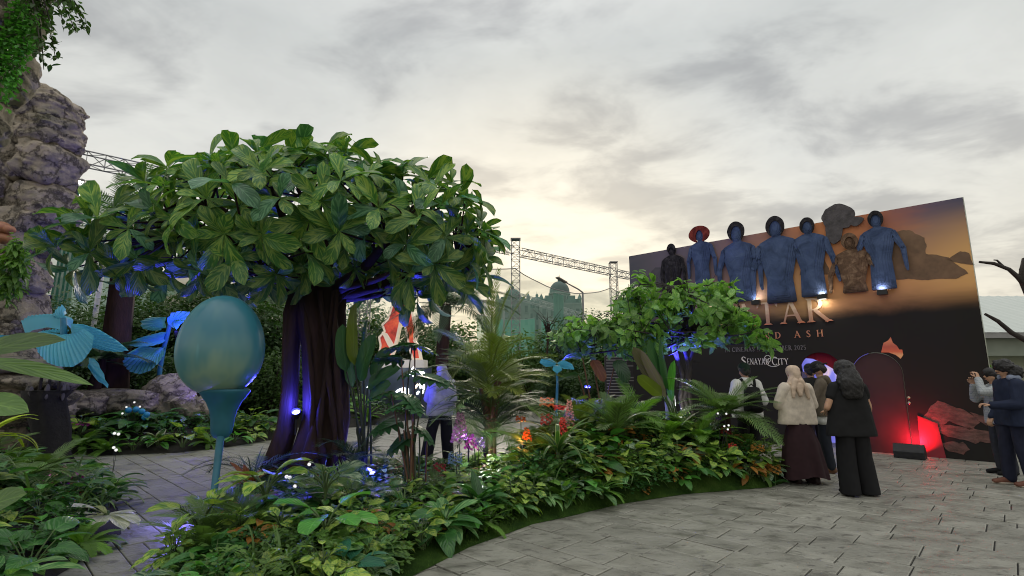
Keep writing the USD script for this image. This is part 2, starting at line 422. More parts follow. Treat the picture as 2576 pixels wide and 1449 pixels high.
MOUND = dict(island=(.42, 1.5), near=(.3, 1.2), left=(.45, 1.6), back=(.5, 2.0))
M['moss'] = material('moss_look', {'g': ('geometry', {}), 'n': ('noise_texture', {'scale': 3.0, 'detail': 4.0, 'roughness': .6}), 'n2': ('noise_texture', {'scale': 120.0, 'detail': 2.0}),
    'r': ('rgb_ramp', {'ramp': [(.35, (.014, .035, .006)), (.52, (.03, .066, .01)), (.7, (.06, .105, .02))]}), 'b': ('bump', {'strength': .9, 'distance': .02}),
    'p': ('principled_bsdf', {'roughness': .95, 'specular_ior_level': .1})},
    [('g.position', 'n.vector'), ('g.position', 'n2.vector'), ('n.fac', 'r.fac'), ('r.color', 'p.base_color'), ('n2.fac', 'b.height'), ('b.normal', 'p.normal')], 'p.BSDF')
mound_names = dict(island='planting_mound', near='planting_bed', left='planting_bed', back='planting_bed')
for k in SH:
    obj(mound_names[k], grid_mound(SH[k], *MOUND[k], step=.12 if k == 'island' else .25), M['moss'] if k == 'island' else M['soil'], smooth=True, kind='structure')

def hz(k, x, y):
    return float(mound_z(SH[k], [[x, y]], *MOUND[k])[0]) if SH[k].contains(Point(x, y)) else 0.0

# grass blades on the strip along the island's front edge
rng = np.random.default_rng(5)
strip = SH['island'].difference(SH['island'].buffer(-.42)).intersection(sbox(-1.2, 3.4, 4.2, 8.4))
mb = MB(); bx = strip.bounds
c = rng.uniform((bx[0], bx[1]), (bx[2], bx[3]), (60000, 2)); c = c[shapely.contains_xy(strip, c[:, 0], c[:, 1])][:26000]
zz = mound_z(SH['island'], c, *MOUND['island'])
n = len(c); a = rng.uniform(0, 2 * PI, n); h = rng.uniform(.012, .034, n); w = .0035
d = np.stack([np.cos(a), np.sin(a), np.zeros(n)], 1) * w
b0 = np.c_[c, zz - .004]; tip = b0 + np.c_[rng.normal(0, .009, (n, 2)), h]
V = np.stack([b0 - d, b0 + d, tip], 1).reshape(-1, 3)
mb.add(V, np.arange(3 * n).reshape(-1, 3))
M['blade'] = plain('grass_blade_look', (0.05, 0.10, 0.015), .8, .5, 3.0, spec=.15)
obj('grass', mb, M['blade'], kind='stuff', label='short artificial grass rim along the front edge of the central planting island', cat='grass')

# ------------------------------------------------------------------ paving: stones laid in running rows, parallel to the billboard
pav = Thing('pavement', None, None, kind='structure')
beds = unary_union([p for p in SH.values()])
DIRA, DIRB = np.array([math.cos(math.radians(-44)), math.sin(math.radians(-44))]), np.array([math.cos(math.radians(46)), math.sin(math.radians(46))])
plaza = Polygon([(-14, 2.2), (13, 2.2), (13, 13), (16, 26), (-13, 26), (-14, 12)])
sheet = MB()
for gpoly in [plaza]:
    q = np.array(gpoly.exterior.coords[:-1]); sheet.add(np.c_[q, np.full(len(q), -.014)], [[0, i, i + 1] for i in range(1, len(q) - 1)])
pav.part('joint_bed', sheet, M['joint'])
rng = np.random.default_rng(11); stones = []
r0 = -22.0; ri = 0
inner_beds = beds.buffer(-.12)
cov = plaza.difference(inner_beds)
prep = shapely.prepared.prep(cov)
while r0 < 22:
    wrow = [.38, .25, .38, .31][ri % 4]; a0 = -22 - rng.random()
    while a0 < 22:
        la = rng.choice([.36, .48, .60, .74])
        cx = DIRA * (a0 + la / 2) + DIRB * (r0 + wrow / 2)
        if -13 < cx[0] < 13.5 and 3.2 < cx[1] < 24 and abs(cx[0]) < cx[1] * 1.12 + .7 and prep.intersects(Point(cx).buffer(.45)):
            if wrow > .35 and rng.random() < .2:   # two narrow stones side by side
                stones.append((cx - DIRB * wrow / 4, la, wrow / 2)); stones.append((cx + DIRB * wrow / 4, la, wrow / 2))
            else:
                stones.append((cx, la, wrow))
        a0 += la
    r0 += wrow; ri += 1

def stone_geo(cx, la, w, rng):
    gp, c = .006, .006
    z = rng.uniform(-.0015, .0015); tl = rng.normal(0, .0014, 2)
    out = []
    for k, (ins, zz) in enumerate([(0, -.02), (0, -.004), (c, 0)]):
        hx, hy = la / 2 - gp - ins, w / 2 - gp - ins
        for sx, sy in ((-1, -1), (1, -1), (1, 1), (-1, 1)):
            p = cx + DIRA * sx * hx + DIRB * sy * hy
            out.append([p[0], p[1], zz + z + (tl[0] * sx + tl[1] * sy if k else 0)])
    f = [[k * 4 + i, k * 4 + (i + 1) % 4, k * 4 + 4 + (i + 1) % 4, k * 4 + 4 + i] for k in (0, 1) for i in range(4)] + [[8, 9, 10, 11]]
    return np.array(out), np.array(f)

stones.sort(key=lambda s: -(s[1] * s[2] / (s[0] @ s[0]) ** 1.25) * (1 if cov.contains(Point(s[0])) else .05) * (1 if abs(s[0][0]) < s[0][1] * 1.02 + .05 and s[0][1] > 4.0 else .03))
rest = MB()
for i, (cx, la, w) in enumerate(stones):
    v, f = stone_geo(cx, la, w, rng)
    if i < 300:
        pav.part('paver', (v, f), M['paver'])
    else:
        rest.add(v, f)
pav.part('far_pavers', rest, M['paver'], kind='stuff')

# ================================================================== lettering: Roman capitals built from strokes
def _st(a, b, w1, w2=None):
    a, b = np.array(a, float), np.array(b, float); d = unit(b - a); nn = np.array([-d[1], d[0]]); w2 = w2 or w1
    return Polygon([a + nn * w1 / 2, b + nn * w2 / 2, b - nn * w2 / 2, a - nn * w1 / 2])

def _serif(x, y, w, th=.035, up=1):
    return Polygon([(x - w / 2, y), (x + w / 2, y), (x + w * .22, y + up * th * 2.2), (x - w * .22, y + up * th * 2.2)])

def _arc(cx, cy, rx, ry, a0, a1, t0, t1=None, n=18):
    """A bowl: thick where it runs upright, thin where it runs level."""
    an = np.radians(np.linspace(a0, a1, n)); t1 = t1 or t0
    o, i_ = [], []
    for a in an:
        th = t1 + (t0 - t1) * abs(math.cos(a))
        o.append((cx + rx * math.cos(a), cy + ry * math.sin(a))); i_.append((cx + (rx - th) * math.cos(a), cy + (ry - th) * math.sin(a)))
    return Polygon(o + i_[::-1]).buffer(0)

def letter(ch):
    T, t = .135, .06          # thick and thin strokes; capitals are 1 high
    S = lambda x, y, w=.3, up=1: _serif(x, y, w, up=up)
    if ch == 'A': return [_st((.40, 1.02), (.12, 0), t * 1.1), _st((.38, 1.02), (.72, 0), T), _st((.2, .34), (.6, .34), t), S(.10, 0, .27), S(.73, 0, .3)], .86
    if ch == 'V': return [_st((.12, 1), (.42, -.02), T), _st((.74, 1), (.43, -.02), t * 1.1), S(.12, 1, .3, -1), S(.74, 1, .26, -1)], .86
    if ch == 'T': return [_st((.4, 0), (.4, .98), T), _st((.04, .965), (.78, .965), .075), S(.4, 0, .34), Polygon([(.02, 1), (.0, .76), (.06, .78), (.13, .94)]), Polygon([(.80, 1), (.79, .76), (.75, .78), (.68, .94)])], .82
    if ch == 'R': return [_st((.17, 0), (.17, 1), T), _arc(.3, .745, .3, .255, -90, 90, T, t), _st((.15, .97), (.31, .97), t), _st((.15, .51), (.31, .51), t), _st((.33, .5), (.76, .0), T), S(.17, 0, .3), S(.77, 0, .28), S(.13, 1, .2, -1)], .84
    if ch == 'F': return [_st((.17, 0), (.17, 1), T), _st((.15, .97), (.56, .97), t), _st((.15, .53), (.48, .53), t), S(.17, 0, .3), S(.13, 1, .2, -1), Polygon([(.58, 1), (.57, .8), (.5, .95)])], .62
    if ch == 'E': return [_st((.17, 0), (.17, 1), T), _st((.15, .97), (.56, .97), t), _st((.15, .52), (.5, .52), t), _st((.15, .03), (.58, .03), t), S(.13, 1, .2, -1), S(.13, 0, .2), Polygon([(.58, 1), (.57, .82), (.5, .95)]), Polygon([(.62, 0), (.6, .2), (.5, .05)])], .66
    if ch == 'I': return [_st((.18, 0), (.18, 1), T), S(.18, 0, .3), S(.18, 1, .3, -1)], .36
    if ch == 'L': return [_st((.17, 0), (.17, 1), T), _st((.15, .03), (.56, .03), t), S(.17, 1, .3, -1), S(.13, 0, .2), Polygon([(.6, 0), (.58, .2), (.5, .05)])], .62
    if ch == 'N': return [_st((.16, 0), (.16, 1), t), _st((.12, 1), (.76, 0), T), _st((.76, 0), (.76, 1), t), S(.16, 0, .25), S(.1, 1, .2, -1), S(.76, 1, .25, -1)], .92
    if ch == 'M': return [_st((.14, 0), (.2, 1), t), _st((.2, 1), (.5, .06), T), _st((.5, .06), (.82, 1), t), _st((.82, 1), (.9, 0), T), S(.13, 0, .24), S(.9, 0, .3)], 1.04
    if ch == 'H': return [_st((.17, 0), (.17, 1), T), _st((.72, 0), (.72, 1), T), _st((.17, .52), (.72, .52), t), S(.17, 0, .3), S(.72, 0, .3), S(.17, 1, .3, -1), S(.72, 1, .3, -1)], .9
    if ch == 'D': return [_st((.17, 0), (.17, 1), T), _arc(.32, .5, .48, .5, -90, 90, T, t), _st((.12, .97), (.33, .97), t), _st((.12, .03), (.33, .03), t), S(.13, 1, .2, -1), S(.13, 0, .2)], .86
    if ch == 'B': return [_st((.17, 0), (.17, 1), T), _arc(.3, .76, .24, .24, -90, 90, T, t), _arc(.31, .275, .29, .275, -90, 90, T, t), _st((.12, .97), (.31, .97), t), _st((.12, .03), (.32, .03), t), _st((.16, .53), (.31, .53), t), S(.13, 1, .2, -1), S(.13, 0, .2)], .66
    if ch == 'S': return [_arc(.3, .75, .23, .26, 40, 250, T * .9, t), _arc(.3, .25, .25, .26, -140, 70, T * .9, t), _st((.21, .62), (.41, .4), T * 1.05), Polygon([(.5, .97), (.5, .76), (.43, .88)]), Polygon([(.07, .04), (.07, .26), (.14, .14)])], .6
    if ch == 'C': return [_arc(.5, .5, .45, .51, 48, 312, T, t), Polygon([(.8, .96), (.8, .74), (.73, .84)])], .86
    if ch == 'O': return [_arc(.5, .5, .46, .51, 0, 360, T, t, 36)], .98
    if ch == 'Y': return [_st((.12, 1), (.4, .45), T), _st((.7, 1), (.42, .45), t), _st((.41, 0), (.41, .5), T), S(.41, 0, .3), S(.12, 1, .28, -1), S(.7, 1, .24, -1)], .8
    if ch == '2': return [_arc(.28, .74, .22, .26, -20, 170, T * .9, t), _st((.45, .66), (.1, .04), T * .75), _st((.07, .035), (.52, .035), .08)], .6
    if ch == '0': return [_arc(.3, .5, .26, .5, 0, 360, T * .9, t, 30)], .62
    if ch == '5': return [_st((.14, .97), (.5, .97), .075), _st((.15, .95), (.12, .52), t), _arc(.24, .3, .26, .3, -130, 120, T * .9, t)], .58
    if ch == '1': return [_st((.22, 0), (.22, 1), T * .9), S(.22, 0, .3), _st((.22, .97), (.08, .86), t)], .42
    if ch == '7': return [_st((.06, .965), (.52, .965), .075), _st((.5, .96), (.18, 0), T * .8)], .56
    return [], .36

def text(s, h, gap=.06):
    x, out = 0.0, []
    for ch in s:
        parts, w = letter(ch)
        if parts:
            out.append((ch, affinity.translate(affinity.scale(unary_union([p.buffer(0) for p in parts]), h, h, origin=(0, 0)), x, 0)))
        x += (w + gap) * h
    return out, x - gap * h

# ================================================================== the billboard
A0 = np.array([3.32, 14.2]); B0 = np.array([8.55, 9.3])           # its foot, left and right
BH = 4.84
bdir = unit(np.r_[B0 - A0, 0]); bn = np.array([-bdir[1], bdir[0], 0.0]); bn = bn if bn[1] < 0 else -bn   # bn: out of the front face
BL = float(np.linalg.norm(B0 - A0)); BA = np.r_[A0, 0.0]
BR = np.stack([bdir, [0, 0, 1], bn], 1)                            # local x along, y up, z out of the board
def onboard(u, v):
    r = ray(u, v); o = np.array([0, 0, CAM_H]); t = np.dot(BA - o, bn) / np.dot(r, bn); p = o + r * t - BA
    return np.array([p @ bdir, p[2]])
def board(x, y, out=0.0):
    return BA + bdir * x + np.array([0, 0, 1.0]) * y + bn * out
TEST_BOARD = [onboard(1582, 645), onboard(2430, 497), onboard(2520, 1165)]

def board_mat():
    """Flat print: a dusk-to-sunset sky that fades to charcoal below."""
    th = math.atan2(bdir[1], bdir[0])
    return material('billboard_print_look', {
        'g': ('geometry', {}), 'off': ('vector_math', {'math_type': 'subtract', 'vector2': tuple(BA)}),
        'rot': ('vector_rotate', {'rotate_type': 'z_axis', 'angle': -th}), 's': ('separate_xyz', {}),
        'mp': ('mapping', {'mapping_type': 'point', 'scale': (.45, 1, 1.5)}), 'n': ('noise_texture', {'scale': 1.2, 'detail': 7.0, 'roughness': .6, 'distortion': .5}),
        'wob': ('math', {'math_type': 'multiply_add', 'value2': 1.0}), 'hx': ('map_range', {'from_min': 0.0, 'from_max': BL}),
        'nx': ('math', {'math_type': 'multiply_add', 'value2': .22}), 'nxo': ('math', {'math_type': 'add', 'value2': -.11}),
        'low': ('rgb_ramp', {'ramp': [(0, (.12, .11, .12)), (.25, (.22, .16, .16)), (.42, (.42, .25, .17)), (.58, (.72, .40, .17)), (.72, (.66, .33, .15)), (1, (.42, .19, .11))]}),
        'high': ('rgb_ramp', {'ramp': [(0, (.095, .095, .11)), (.3, (.18, .14, .155)), (.5, (.36, .19, .15)), (.68, (.58, .23, .10)), (.82, (.44, .16, .09)), (.93, (.15, .11, .15)), (1, (.07, .08, .14))]}),
        'zf': ('map_range', {'from_min': 3.1, 'from_max': 4.7, 'clamp': True}), 'sky': ('mix_color', {}),
        'fd': ('map_range', {'range_type': 'smoothstep', 'from_min': 2.65, 'from_max': 3.3, 'clamp': True}), 'nz': ('math', {'math_type': 'multiply_add', 'value2': .5}),
        'nzo': ('math', {'math_type': 'add', 'value2': -.25}),
        'gd': ('vector_math', {'math_type': 'distance', 'vector2': (5.3, 0, 3.55)}), 'gm': ('map_range', {'range_type': 'smoothstep', 'from_min': 0.1, 'from_max': 1.5, 'to_min': .8, 'to_max': 0, 'clamp': True}),
        'flat': ('mapping', {'mapping_type': 'point', 'scale': (.7, 0, 1.0)}), 'gc': ('mix_color', {'b': (.80, .46, .16)}),
        'out': ('mix_color', {'a': (.024, .0225, .021)}), 'p': ('principled_bsdf', {'roughness': .85, 'specular_ior_level': .06}),
        'fl': ('vector_math', {'math_type': 'multiply', 'vector2': (.7, 0, 1.0)})},
        [('g.position', 'off.vector1'), ('off.vector', 'rot.vector'), ('rot.vector', 's.vector'), ('rot.vector', 'mp.vector'), ('mp.vector', 'n.vector'),
         ('s.x', 'hx.value'), ('n.fac', 'nx.value1'), ('hx.result', 'nx.value3'), ('nx.value', 'nxo.value1'), ('nxo.value', 'low.fac'), ('nxo.value', 'high.fac'),
         ('s.z', 'zf.value'), ('zf.result', 'sky.fac'), ('low.color', 'sky.a'), ('high.color', 'sky.b'),
         ('n.fac', 'nz.value1'), ('s.z', 'nz.value3'), ('nz.value', 'nzo.value1'), ('nzo.value', 'fd.value'),
         ('rot.vector', 'fl.vector1'), ('fl.vector', 'gd.vector1'), ('gd.value', 'gm.value'), ('gm.result', 'gc.fac'), ('sky.result', 'gc.a'),
         ('fd.result', 'out.fac'), ('gc.result', 'out.b'), ('out.result', 'p.base_color')], 'p.BSDF')
M['print'] = board_mat()
M['charcoal'] = plain('charcoal_board_look', (.02, .019, .018), .5, .15, 3)
M['black'] = plain('black_paint_look', (.012, .012, .012), .45, .2, 8)
bill = Thing('billboard', 'tall black film billboard with sunset print, cut-out figures and arched openings', 'billboard', BA)
# the panel, with two arched openings
arch1_l, arch1_r = onboard(2030, 1130)[0], onboard(2141, 1130)[0]
arch2_l, arch2_r = onboard(2163, 1130)[0], onboard(2296, 1130)[0]
t1 = onboard(2085, 886)[1]; t2 = onboard(2215, 886)[1]
def arch(l, r, top):
    w = r - l
    return unary_union([sbox(l, -.05, r, top - w / 2), affinity.scale(Point((l + r) / 2, top - w / 2).buffer(1, 24), w / 2, w / 2)])
ar1, ar2 = arch(arch1_l, arch1_r, t1), arch(arch2_l, arch2_r, t2)
panel = sbox(0, 0, BL, BH).difference(ar1).difference(ar2)
bill.part('panel', MB().extrude(panel, .09, BR, board(0, 0, -.09)), M['print'])
fr = MB()
for x in (.1, 1.4, 2.7, 3.9, BL - 1.2, BL - .1):
    fr.box(board(x, BH / 2, -.13), (.08, .06, BH), np.stack([bdir, -bn, [0, 0, 1]], 1))
    fr.bar(board(x, 3.4, -.16), board(x, 0.02, -1.6), .06)
bill.part('back_frame', fr, M['black'])
bill.part('side_trim', MB().extrude(sbox(BL + .002, 0, BL + .012, BH), .10, BR, board(0, 0, -.095)), plain('pale_edge_look', (.35, .38, .30), .5))
# the right arch: a closed charcoal door; the left arch: a blue screen behind a red drape
bill.part('door', MB().extrude(ar2.buffer(-.012), .04, BR, board(0, 0, -.085)), plain('door_look', (.032, .012, .012), .45, .2, 3))
knob = MB()
for u, v in ((2296, 1001), (2297, 1014)):
    x, y = onboard(u, v); kk = trimesh.creation.icosphere(2, .035); knob.add(np.array(kk.vertices) * (1, 1, .8), kk.faces, R=BR, t=board(x - .06, y, -.02))
bill.part('door_knob', knob, plain('brass_look', (.6, .45, .3), .25, .1, metallic=1.0), smooth=True)
x, y = onboard(2297, 940); hb = MB(); hb.box(board(x - .07, y, -.03), (.10, .02, .03), np.stack([bdir, -bn, [0, 0, 1]], 1))
bill.part('door_closer', hb, plain('steel_look', (.55, .5, .5), .3, metallic=1.0))
inner = MB()
inner.extrude(sbox(arch1_l - .3, 0, arch1_r + .3, t1 + .3), .03, BR, board(0, 0, -1.2))
scr = material('lit_screen_look', {'g': ('geometry', {}), 'n': ('noise_texture', {'scale': 1.6, 'detail': 2.0, 'roughness': .5, 'distortion': .2}),
    'r': ('rgb_ramp', {'ramp': [(.3, (.10, .10, .45)), (.5, (.16, .16, .62)), (.6, (.25, .25, .8)), (.66, (.75, .55, .65)), (.72, (.2, .2, .7))]}), 'e': ('emission', {'strength': 1.0})},
    [('g.position', 'n.vector'), ('n.fac', 'r.fac'), ('r.color', 'e.color')], 'e.emission')
bill.part('screen', inner, scr)
w1 = arch1_r - arch1_l
dr = Polygon([(arch1_l + .03, t1 - .1), (arch1_l + w1 * .3, t1 + .1), (arch1_r + .1, t1 + .1), (arch1_r + .1, t1 - w1 * .62), (arch1_r - .02, t1 - w1 * .60), (arch1_l + w1 * .62, t1 - w1 * .34), (arch1_l + w1 * .3, t1 - .13)])
bill.part('red_drape', MB().extrude(dr, .02, BR, board(0, 0, -.2)), plain('red_drape_look', (.32, .012, .03), .8, .2, 20, stretch=(1, 1, .1)))
side = MB()
for l in (arch1_l - .02, arch1_r - .01):
    side.extrude(sbox(l, 0, l + .03, t1 - w1 / 2), 1.05, BR, board(0, 0, -1.15))
bill.part('passage_wall', side, M['charcoal'])
# printed far hills and rocks, flat on the board
def poly_uv(pts): return Polygon([onboard(u, v) for u, v in pts]).buffer(0)
M['print_hill'] = plain('printed_hill_look', (.15, .085, .045), .6, .3, 5)
M['print_hill2'] = plain('printed_cone_look', (.06, .055, .06), .6, .3, 5)
def wobbly(pg, amp, seed):
    c = np.array(shapely.segmentize(pg, .05).exterior.coords[:-1]); k = meshkit.fbm(np.c_[c * 5, np.zeros(len(c))], 4, seed) - .5; k2 = meshkit.fbm(np.c_[c * 5, np.ones(len(c)) * 7], 4, seed + 3) - .5
    return Polygon(c + np.stack([k, k2], 1) * amp).buffer(0)
hills = [([(2232, 700), (2236, 630), (2256, 585), (2290, 577), (2325, 598), (2335, 640), (2380, 645), (2420, 675), (2438, 690), (2400, 700), (2320, 705)], 1), ([(2010, 690), (2020, 650), (2048, 620), (2075, 640), (2085, 690)], 2), ([(2385, 655), (2410, 632), (2440, 640), (2448, 668)], 3)]
for pts, sd in hills:
    bill.part('printed_hill', MB().extrude(wobbly(poly_uv(pts), .12, sd), .003, BR, board(0, 0, .001)), M['print_hill'])
bill.part('printed_cone', MB().extrude(wobbly(poly_uv([(1592, 730), (1625, 700), (1648, 672), (1668, 672), (1700, 705), (1730, 735)]), .06, 9), .003, BR, board(0, 0, .001)), M['print_hill2'])
M['print_rock'] = plain('printed_rock_look', (.12, .055, .045), .65, .55, 7, .6, 25, stretch=(1, 1, 2.2))
rocks = [[(2315, 1060), (2330, 1025), (2360, 1012), (2400, 1022), (2440, 1040), (2470, 1062), (2440, 1075), (2380, 1062), (2350, 1072)],
         [(2330, 1080), (2380, 1068), (2440, 1080), (2500, 1088), (2505, 1112), (2450, 1118), (2400, 1105)], [(2370, 1115), (2420, 1110), (2445, 1130), (2420, 1145), (2385, 1135)], [(2440, 1040), (2480, 1045), (2505, 1075), (2475, 1070)]]
for i, pts in enumerate(rocks):
    bill.part('printed_rock', MB().extrude(wobbly(poly_uv(pts), .16, 20 + i), .004, BR, board(0, 0, .001)), M['print_rock'])
# lettering
def grad_letter(name, z0, z1, stops):
    return material(name, {'g': ('geometry', {}), 's': ('separate_xyz', {}), 'm': ('map_range', {'from_min': z0, 'from_max': z1, 'clamp': True}), 'n': ('noise_texture', {'scale': 9.0, 'detail': 5.0, 'roughness': .6}),
        'a': ('math', {'math_type': 'multiply_add', 'value2': .35}), 'b': ('math', {'math_type': 'add', 'value2': -.17}), 'r': ('rgb_ramp', {'ramp': stops}), 'p': ('principled_bsdf', {'roughness': .5})},
        [('g.position', 's.vector'), ('s.z', 'm.value'), ('g.position', 'n.vector'), ('n.fac', 'a.value1'), ('m.result', 'a.value3'), ('a.value', 'b.value1'), ('b.value', 'r.fac'), ('r.color', 'p.base_color')], 'p.BSDF')
def put_text(s, u0, v0, u1, cap, mat, gap, depth=.012, part='letter', widths=None):
    """Sets a line from (u0, v0) to the column u1 on the board; cap is the height of its capitals in metres."""
    a, b = onboard(u0, v0), onboard(u1, v0)
    lt, wtot = text(s, cap, gap); k = (b[0] - a[0]) / wtot
    for ch, sh in lt:
        bill.part(part, MB().extrude(affinity.translate(affinity.scale(sh, k, 1, origin=(0, 0)), a[0], a[1]), depth, BR, board(0, 0, .0015)), mat)
yb = onboard(2094, 829)[1]; yt = onboard(2060, 770)[1]
M['big_letter'] = grad_letter('title_letter_look', yb, yt, [(0, (.85, .17, .06)), (.28, (.75, .2, .08)), (.44, (.34, .17, .10)), (.75, (.46, .28, .18)), (1, (.75, .55, .36))])
put_text('AVATAR', 1745, 829, 2094, yt - yb, M['big_letter'], .05, .02)
ys = onboard(2075, 859)[1]; yst = onboard(2075, 842)[1]
M['mid_letter'] = grad_letter('subtitle_letter_look', ys, yst, [(0, (.68, .22, .09)), (1, (.50, .22, .12))])
put_text('FIRE AND ASH', 1790, 859, 2074, yst - ys, M['mid_letter'], .72, .01)
put_text('IN CINEMAS 17 DECEMBER 2025', 1824, 886, 2029, .105, plain('grey_letter_look', (.16, .15, .15), .5), .09, .006, 'small_letter')
M['white_letter'] = plain('white_letter_look', (.62, .6, .56), .5, .05)
put_text('S', 1865, 919, 1879, .20, M['white_letter'], .06, .006, 'small_letter')
put_text('ENAYAN', 1880, 917, 1936, .135, M['white_letter'], .06, .006, 'small_letter')
put_text('C', 1942, 919, 1957, .19, M['white_letter'], .06, .006, 'small_letter')
put_text('ITY', 1957, 917, 1984, .135, M['white_letter'], .06, .006, 'small_letter')
# the flourish between the two words
fl = []
for cu, cv, ru, rv, a0, a1 in ((1931, 903, 8, 9, -60, 210), (1946, 911, 18, 11, 60, 330)):
    an = np.radians(np.linspace(a0, a1, 22)); fl.append(LineString([onboard(cu + ru * math.cos(a), cv - rv * math.sin(a)) for a in an]).buffer(.006))
bill.part('flourish', MB().extrude(unary_union(fl), .004, BR, board(0, 0, .0014)), M['white_letter'])
# the flame emblem over the door
flame = poly_uv([(2216, 886), (2222, 862), (2234, 857), (2240, 848), (2245, 862), (2256, 870), (2262, 880), (2270, 880), (2273, 893), (2266, 903), (2254, 893), (2236, 887)])
bill.part('flame_emblem', MB().extrude(wobbly(flame, .03, 31), .006, BR, board(0, 0, .002)), grad_letter('flame_look', onboard(2216, 895)[1], onboard(2240, 848)[1], [(0, (.75, .42, .18)), (.2, (.62, .13, .05)), (.5, (.45, .09, .05)), (.8, (.65, .22, .1)), (1, (.5, .1, .05))]))

# plain standing figures cut out of board, a hand's width in front of the print
def fig_mat(name, c1, c2, sc):
    """Printed board figures: mottled colour that the print fades to charcoal at the hips, like the sky behind."""
    return material(name, {'g': ('geometry', {}), 's': ('separate_xyz', {}), 'n': ('noise_texture', {'scale': sc, 'detail': 7.0, 'roughness': .62, 'distortion': .6}), 'r': ('rgb_ramp', {'ramp': [(.3, tuple(x * .6 for x in c1)), (.5, c1), (.68, c2)]}),
        'm': ('map_range', {'range_type': 'smoothstep', 'from_min': 2.98, 'from_max': 3.45, 'clamp': True}), 'x': ('mix_color', {'a': (.022, .021, .020)}), 'b': ('bump', {'strength': .6, 'distance': .03}), 'p': ('principled_bsdf', {'roughness': .8, 'specular_ior_level': .1})},
        [('g.position', 'n.vector'), ('g.position', 's.vector'), ('n.fac', 'r.fac'), ('s.z', 'm.value'), ('m.result', 'x.fac'), ('r.color', 'x.b'), ('x.result', 'p.base_color'), ('n.fac', 'b.height'), ('b.normal', 'p.normal')], 'p.BSDF')
M['fig_blue'] = fig_mat('figure_blue_look', (.06, .088, .17), (.085, .12, .22), 4.0)
M['fig_dark'] = fig_mat('figure_dark_look', (.024, .022, .024), (.06, .055, .055), 12.0)
M['fig_brown'] = fig_mat('figure_brown_look', (.14, .085, .055), (.26, .17, .11), 9.0)
M['fig_red'] = fig_mat('figure_red_look', (.14, .025, .02), (.26, .05, .035), 9.0)
def capsule(a, b, r0, r1):
    a, b = np.array(a), np.array(b)
    return unary_union([Point(a).buffer(r0, 8), Point(b).buffer(r1, 8)]).convex_hull
def figure(u, v_top, v_bot, shoulder, head, body, hair, wide_hair=1.0, arm=(.0, .0), k=0):
    """A plain mannequin outline: head, neck, shoulders, arms, tapering trunk; no face."""
    top = onboard(u, v_top); bot = onboard(u, v_bot); x, y = top; H = top[1] - bot[1]; s = shoulder * .86; hr = head
    hy = y - hr * 1.35
    headp = affinity.scale(Point(x, hy).buffer(1, 16), hr * .78, hr * 1.05)
    sy = y - hr * 3.1
    trunk = Polygon([(x - s * .50, sy - s * .06), (x - s * .42, sy + s * .03), (x - s * .16, sy + s * .15), (x + s * .16, sy + s * .15), (x + s * .42, sy + s * .03), (x + s * .50, sy - s * .06), (x + s * .40, sy - s * .55), (x + s * .29, sy - s * 1.05), (x + s * .34, y - H), (x - s * .34, y - H), (x - s * .29, sy - s * 1.05), (x - s * .40, sy - s * .55)]).buffer(s * .05)
    neck = capsule((x, hy - hr * .6), (x, sy + s * .08), hr * .42, hr * .5)
    arms = []
    for sd in (-1, 1):
        el = (x + sd * s * (.66 + arm[0]), sy - s * .72); ha = (x + sd * s * (.66 + arm[1]), max(sy - s * 1.42, y - H + .1))
        arms += [capsule((x + sd * s * .46, sy - s * .10), el, s * .125, s * .085), capsule(el, ha, s * .09, s * .06), capsule(ha, (ha[0] + sd * .01, ha[1] - s * .14), s * .06, s * .035)]
    full = unary_union([trunk, neck, headp] + arms)
    rel = MB().extrude(full, .03, BR, board(0, 0, .05))
    for q in range(1, 6):                       # padded relief: each layer a little smaller and further out
        for comp in [trunk, headp] + arms:
            sh_ = comp.buffer(-(.012 * q + .004 * q * q))
            if sh_.area > .004: rel.extrude(sh_, .009, BR, board(0, 0, .08 + .0088 * (q - 1)))
    f = bill.part('figure', rel, body)
    bill.part('spacer', MB().extrude(trunk.buffer(-s * .2), .052, BR, board(0, 0, -.001)), M['black'], under=f)
    hw = hr * wide_hair
    cap = affinity.scale(Point(x, hy + hr * .10).buffer(1, 20), max(hw * .88, hr * .86), hr * 1.16 * (1.0 if wide_hair < 1.5 else 1.15))
    facep = affinity.scale(Point(x, hy - hr * .30).buffer(1, 20), hr * .60, hr * 1.0)
    locks = []
    hairp = unary_union([cap] + locks).difference(unary_union([facep, capsule((x, hy - hr * .6), (x, sy + s * .1), hr * .42, hr * .5)]))
    if wide_hair < .95: hairp = cap.difference(affinity.translate(facep, 0, -hr * .2)).difference(sbox(x - 1, hy - 9, x + 1, hy - hr * .1))
    bill.part('hair', MB().extrude(wobbly(hairp, .02, 80 + k) if hairp.geom_type == 'Polygon' and not hairp.interiors else hairp, .05, BR, board(0, 0, .081)), hair, under=f)
    return f
figs = [(1692, 614, 735, .60, .135, M['fig_dark'], M['fig_dark'], .9, (-.05, -.1)), (1762, 572, 738, .60, .16, M['fig_blue'], M['fig_red'], 1.9, (.0, .0)), (1853, 558, 757, .80, .215, M['fig_blue'], M['fig_dark'], 1.05, (.03, .03)),
        (1950, 544, 760, .92, .215, M['fig_blue'], M['fig_dark'], 1.05, (.06, .08)), (2031, 548, 745, .74, .165, M['fig_blue'], M['fig_dark'], 1.0, (.0, .12)),
        (2137, 587, 735, .66, .155, M['fig_brown'], M['fig_brown'], 1.1, (.08, .1)), (2202, 532, 728, .62, .15, M['fig_blue'], M['fig_dark'], 1.0, (.06, .1))]
for k, a in enumerate(figs):
    figure(*a, k=k)
x, y = onboard(2108, 550)
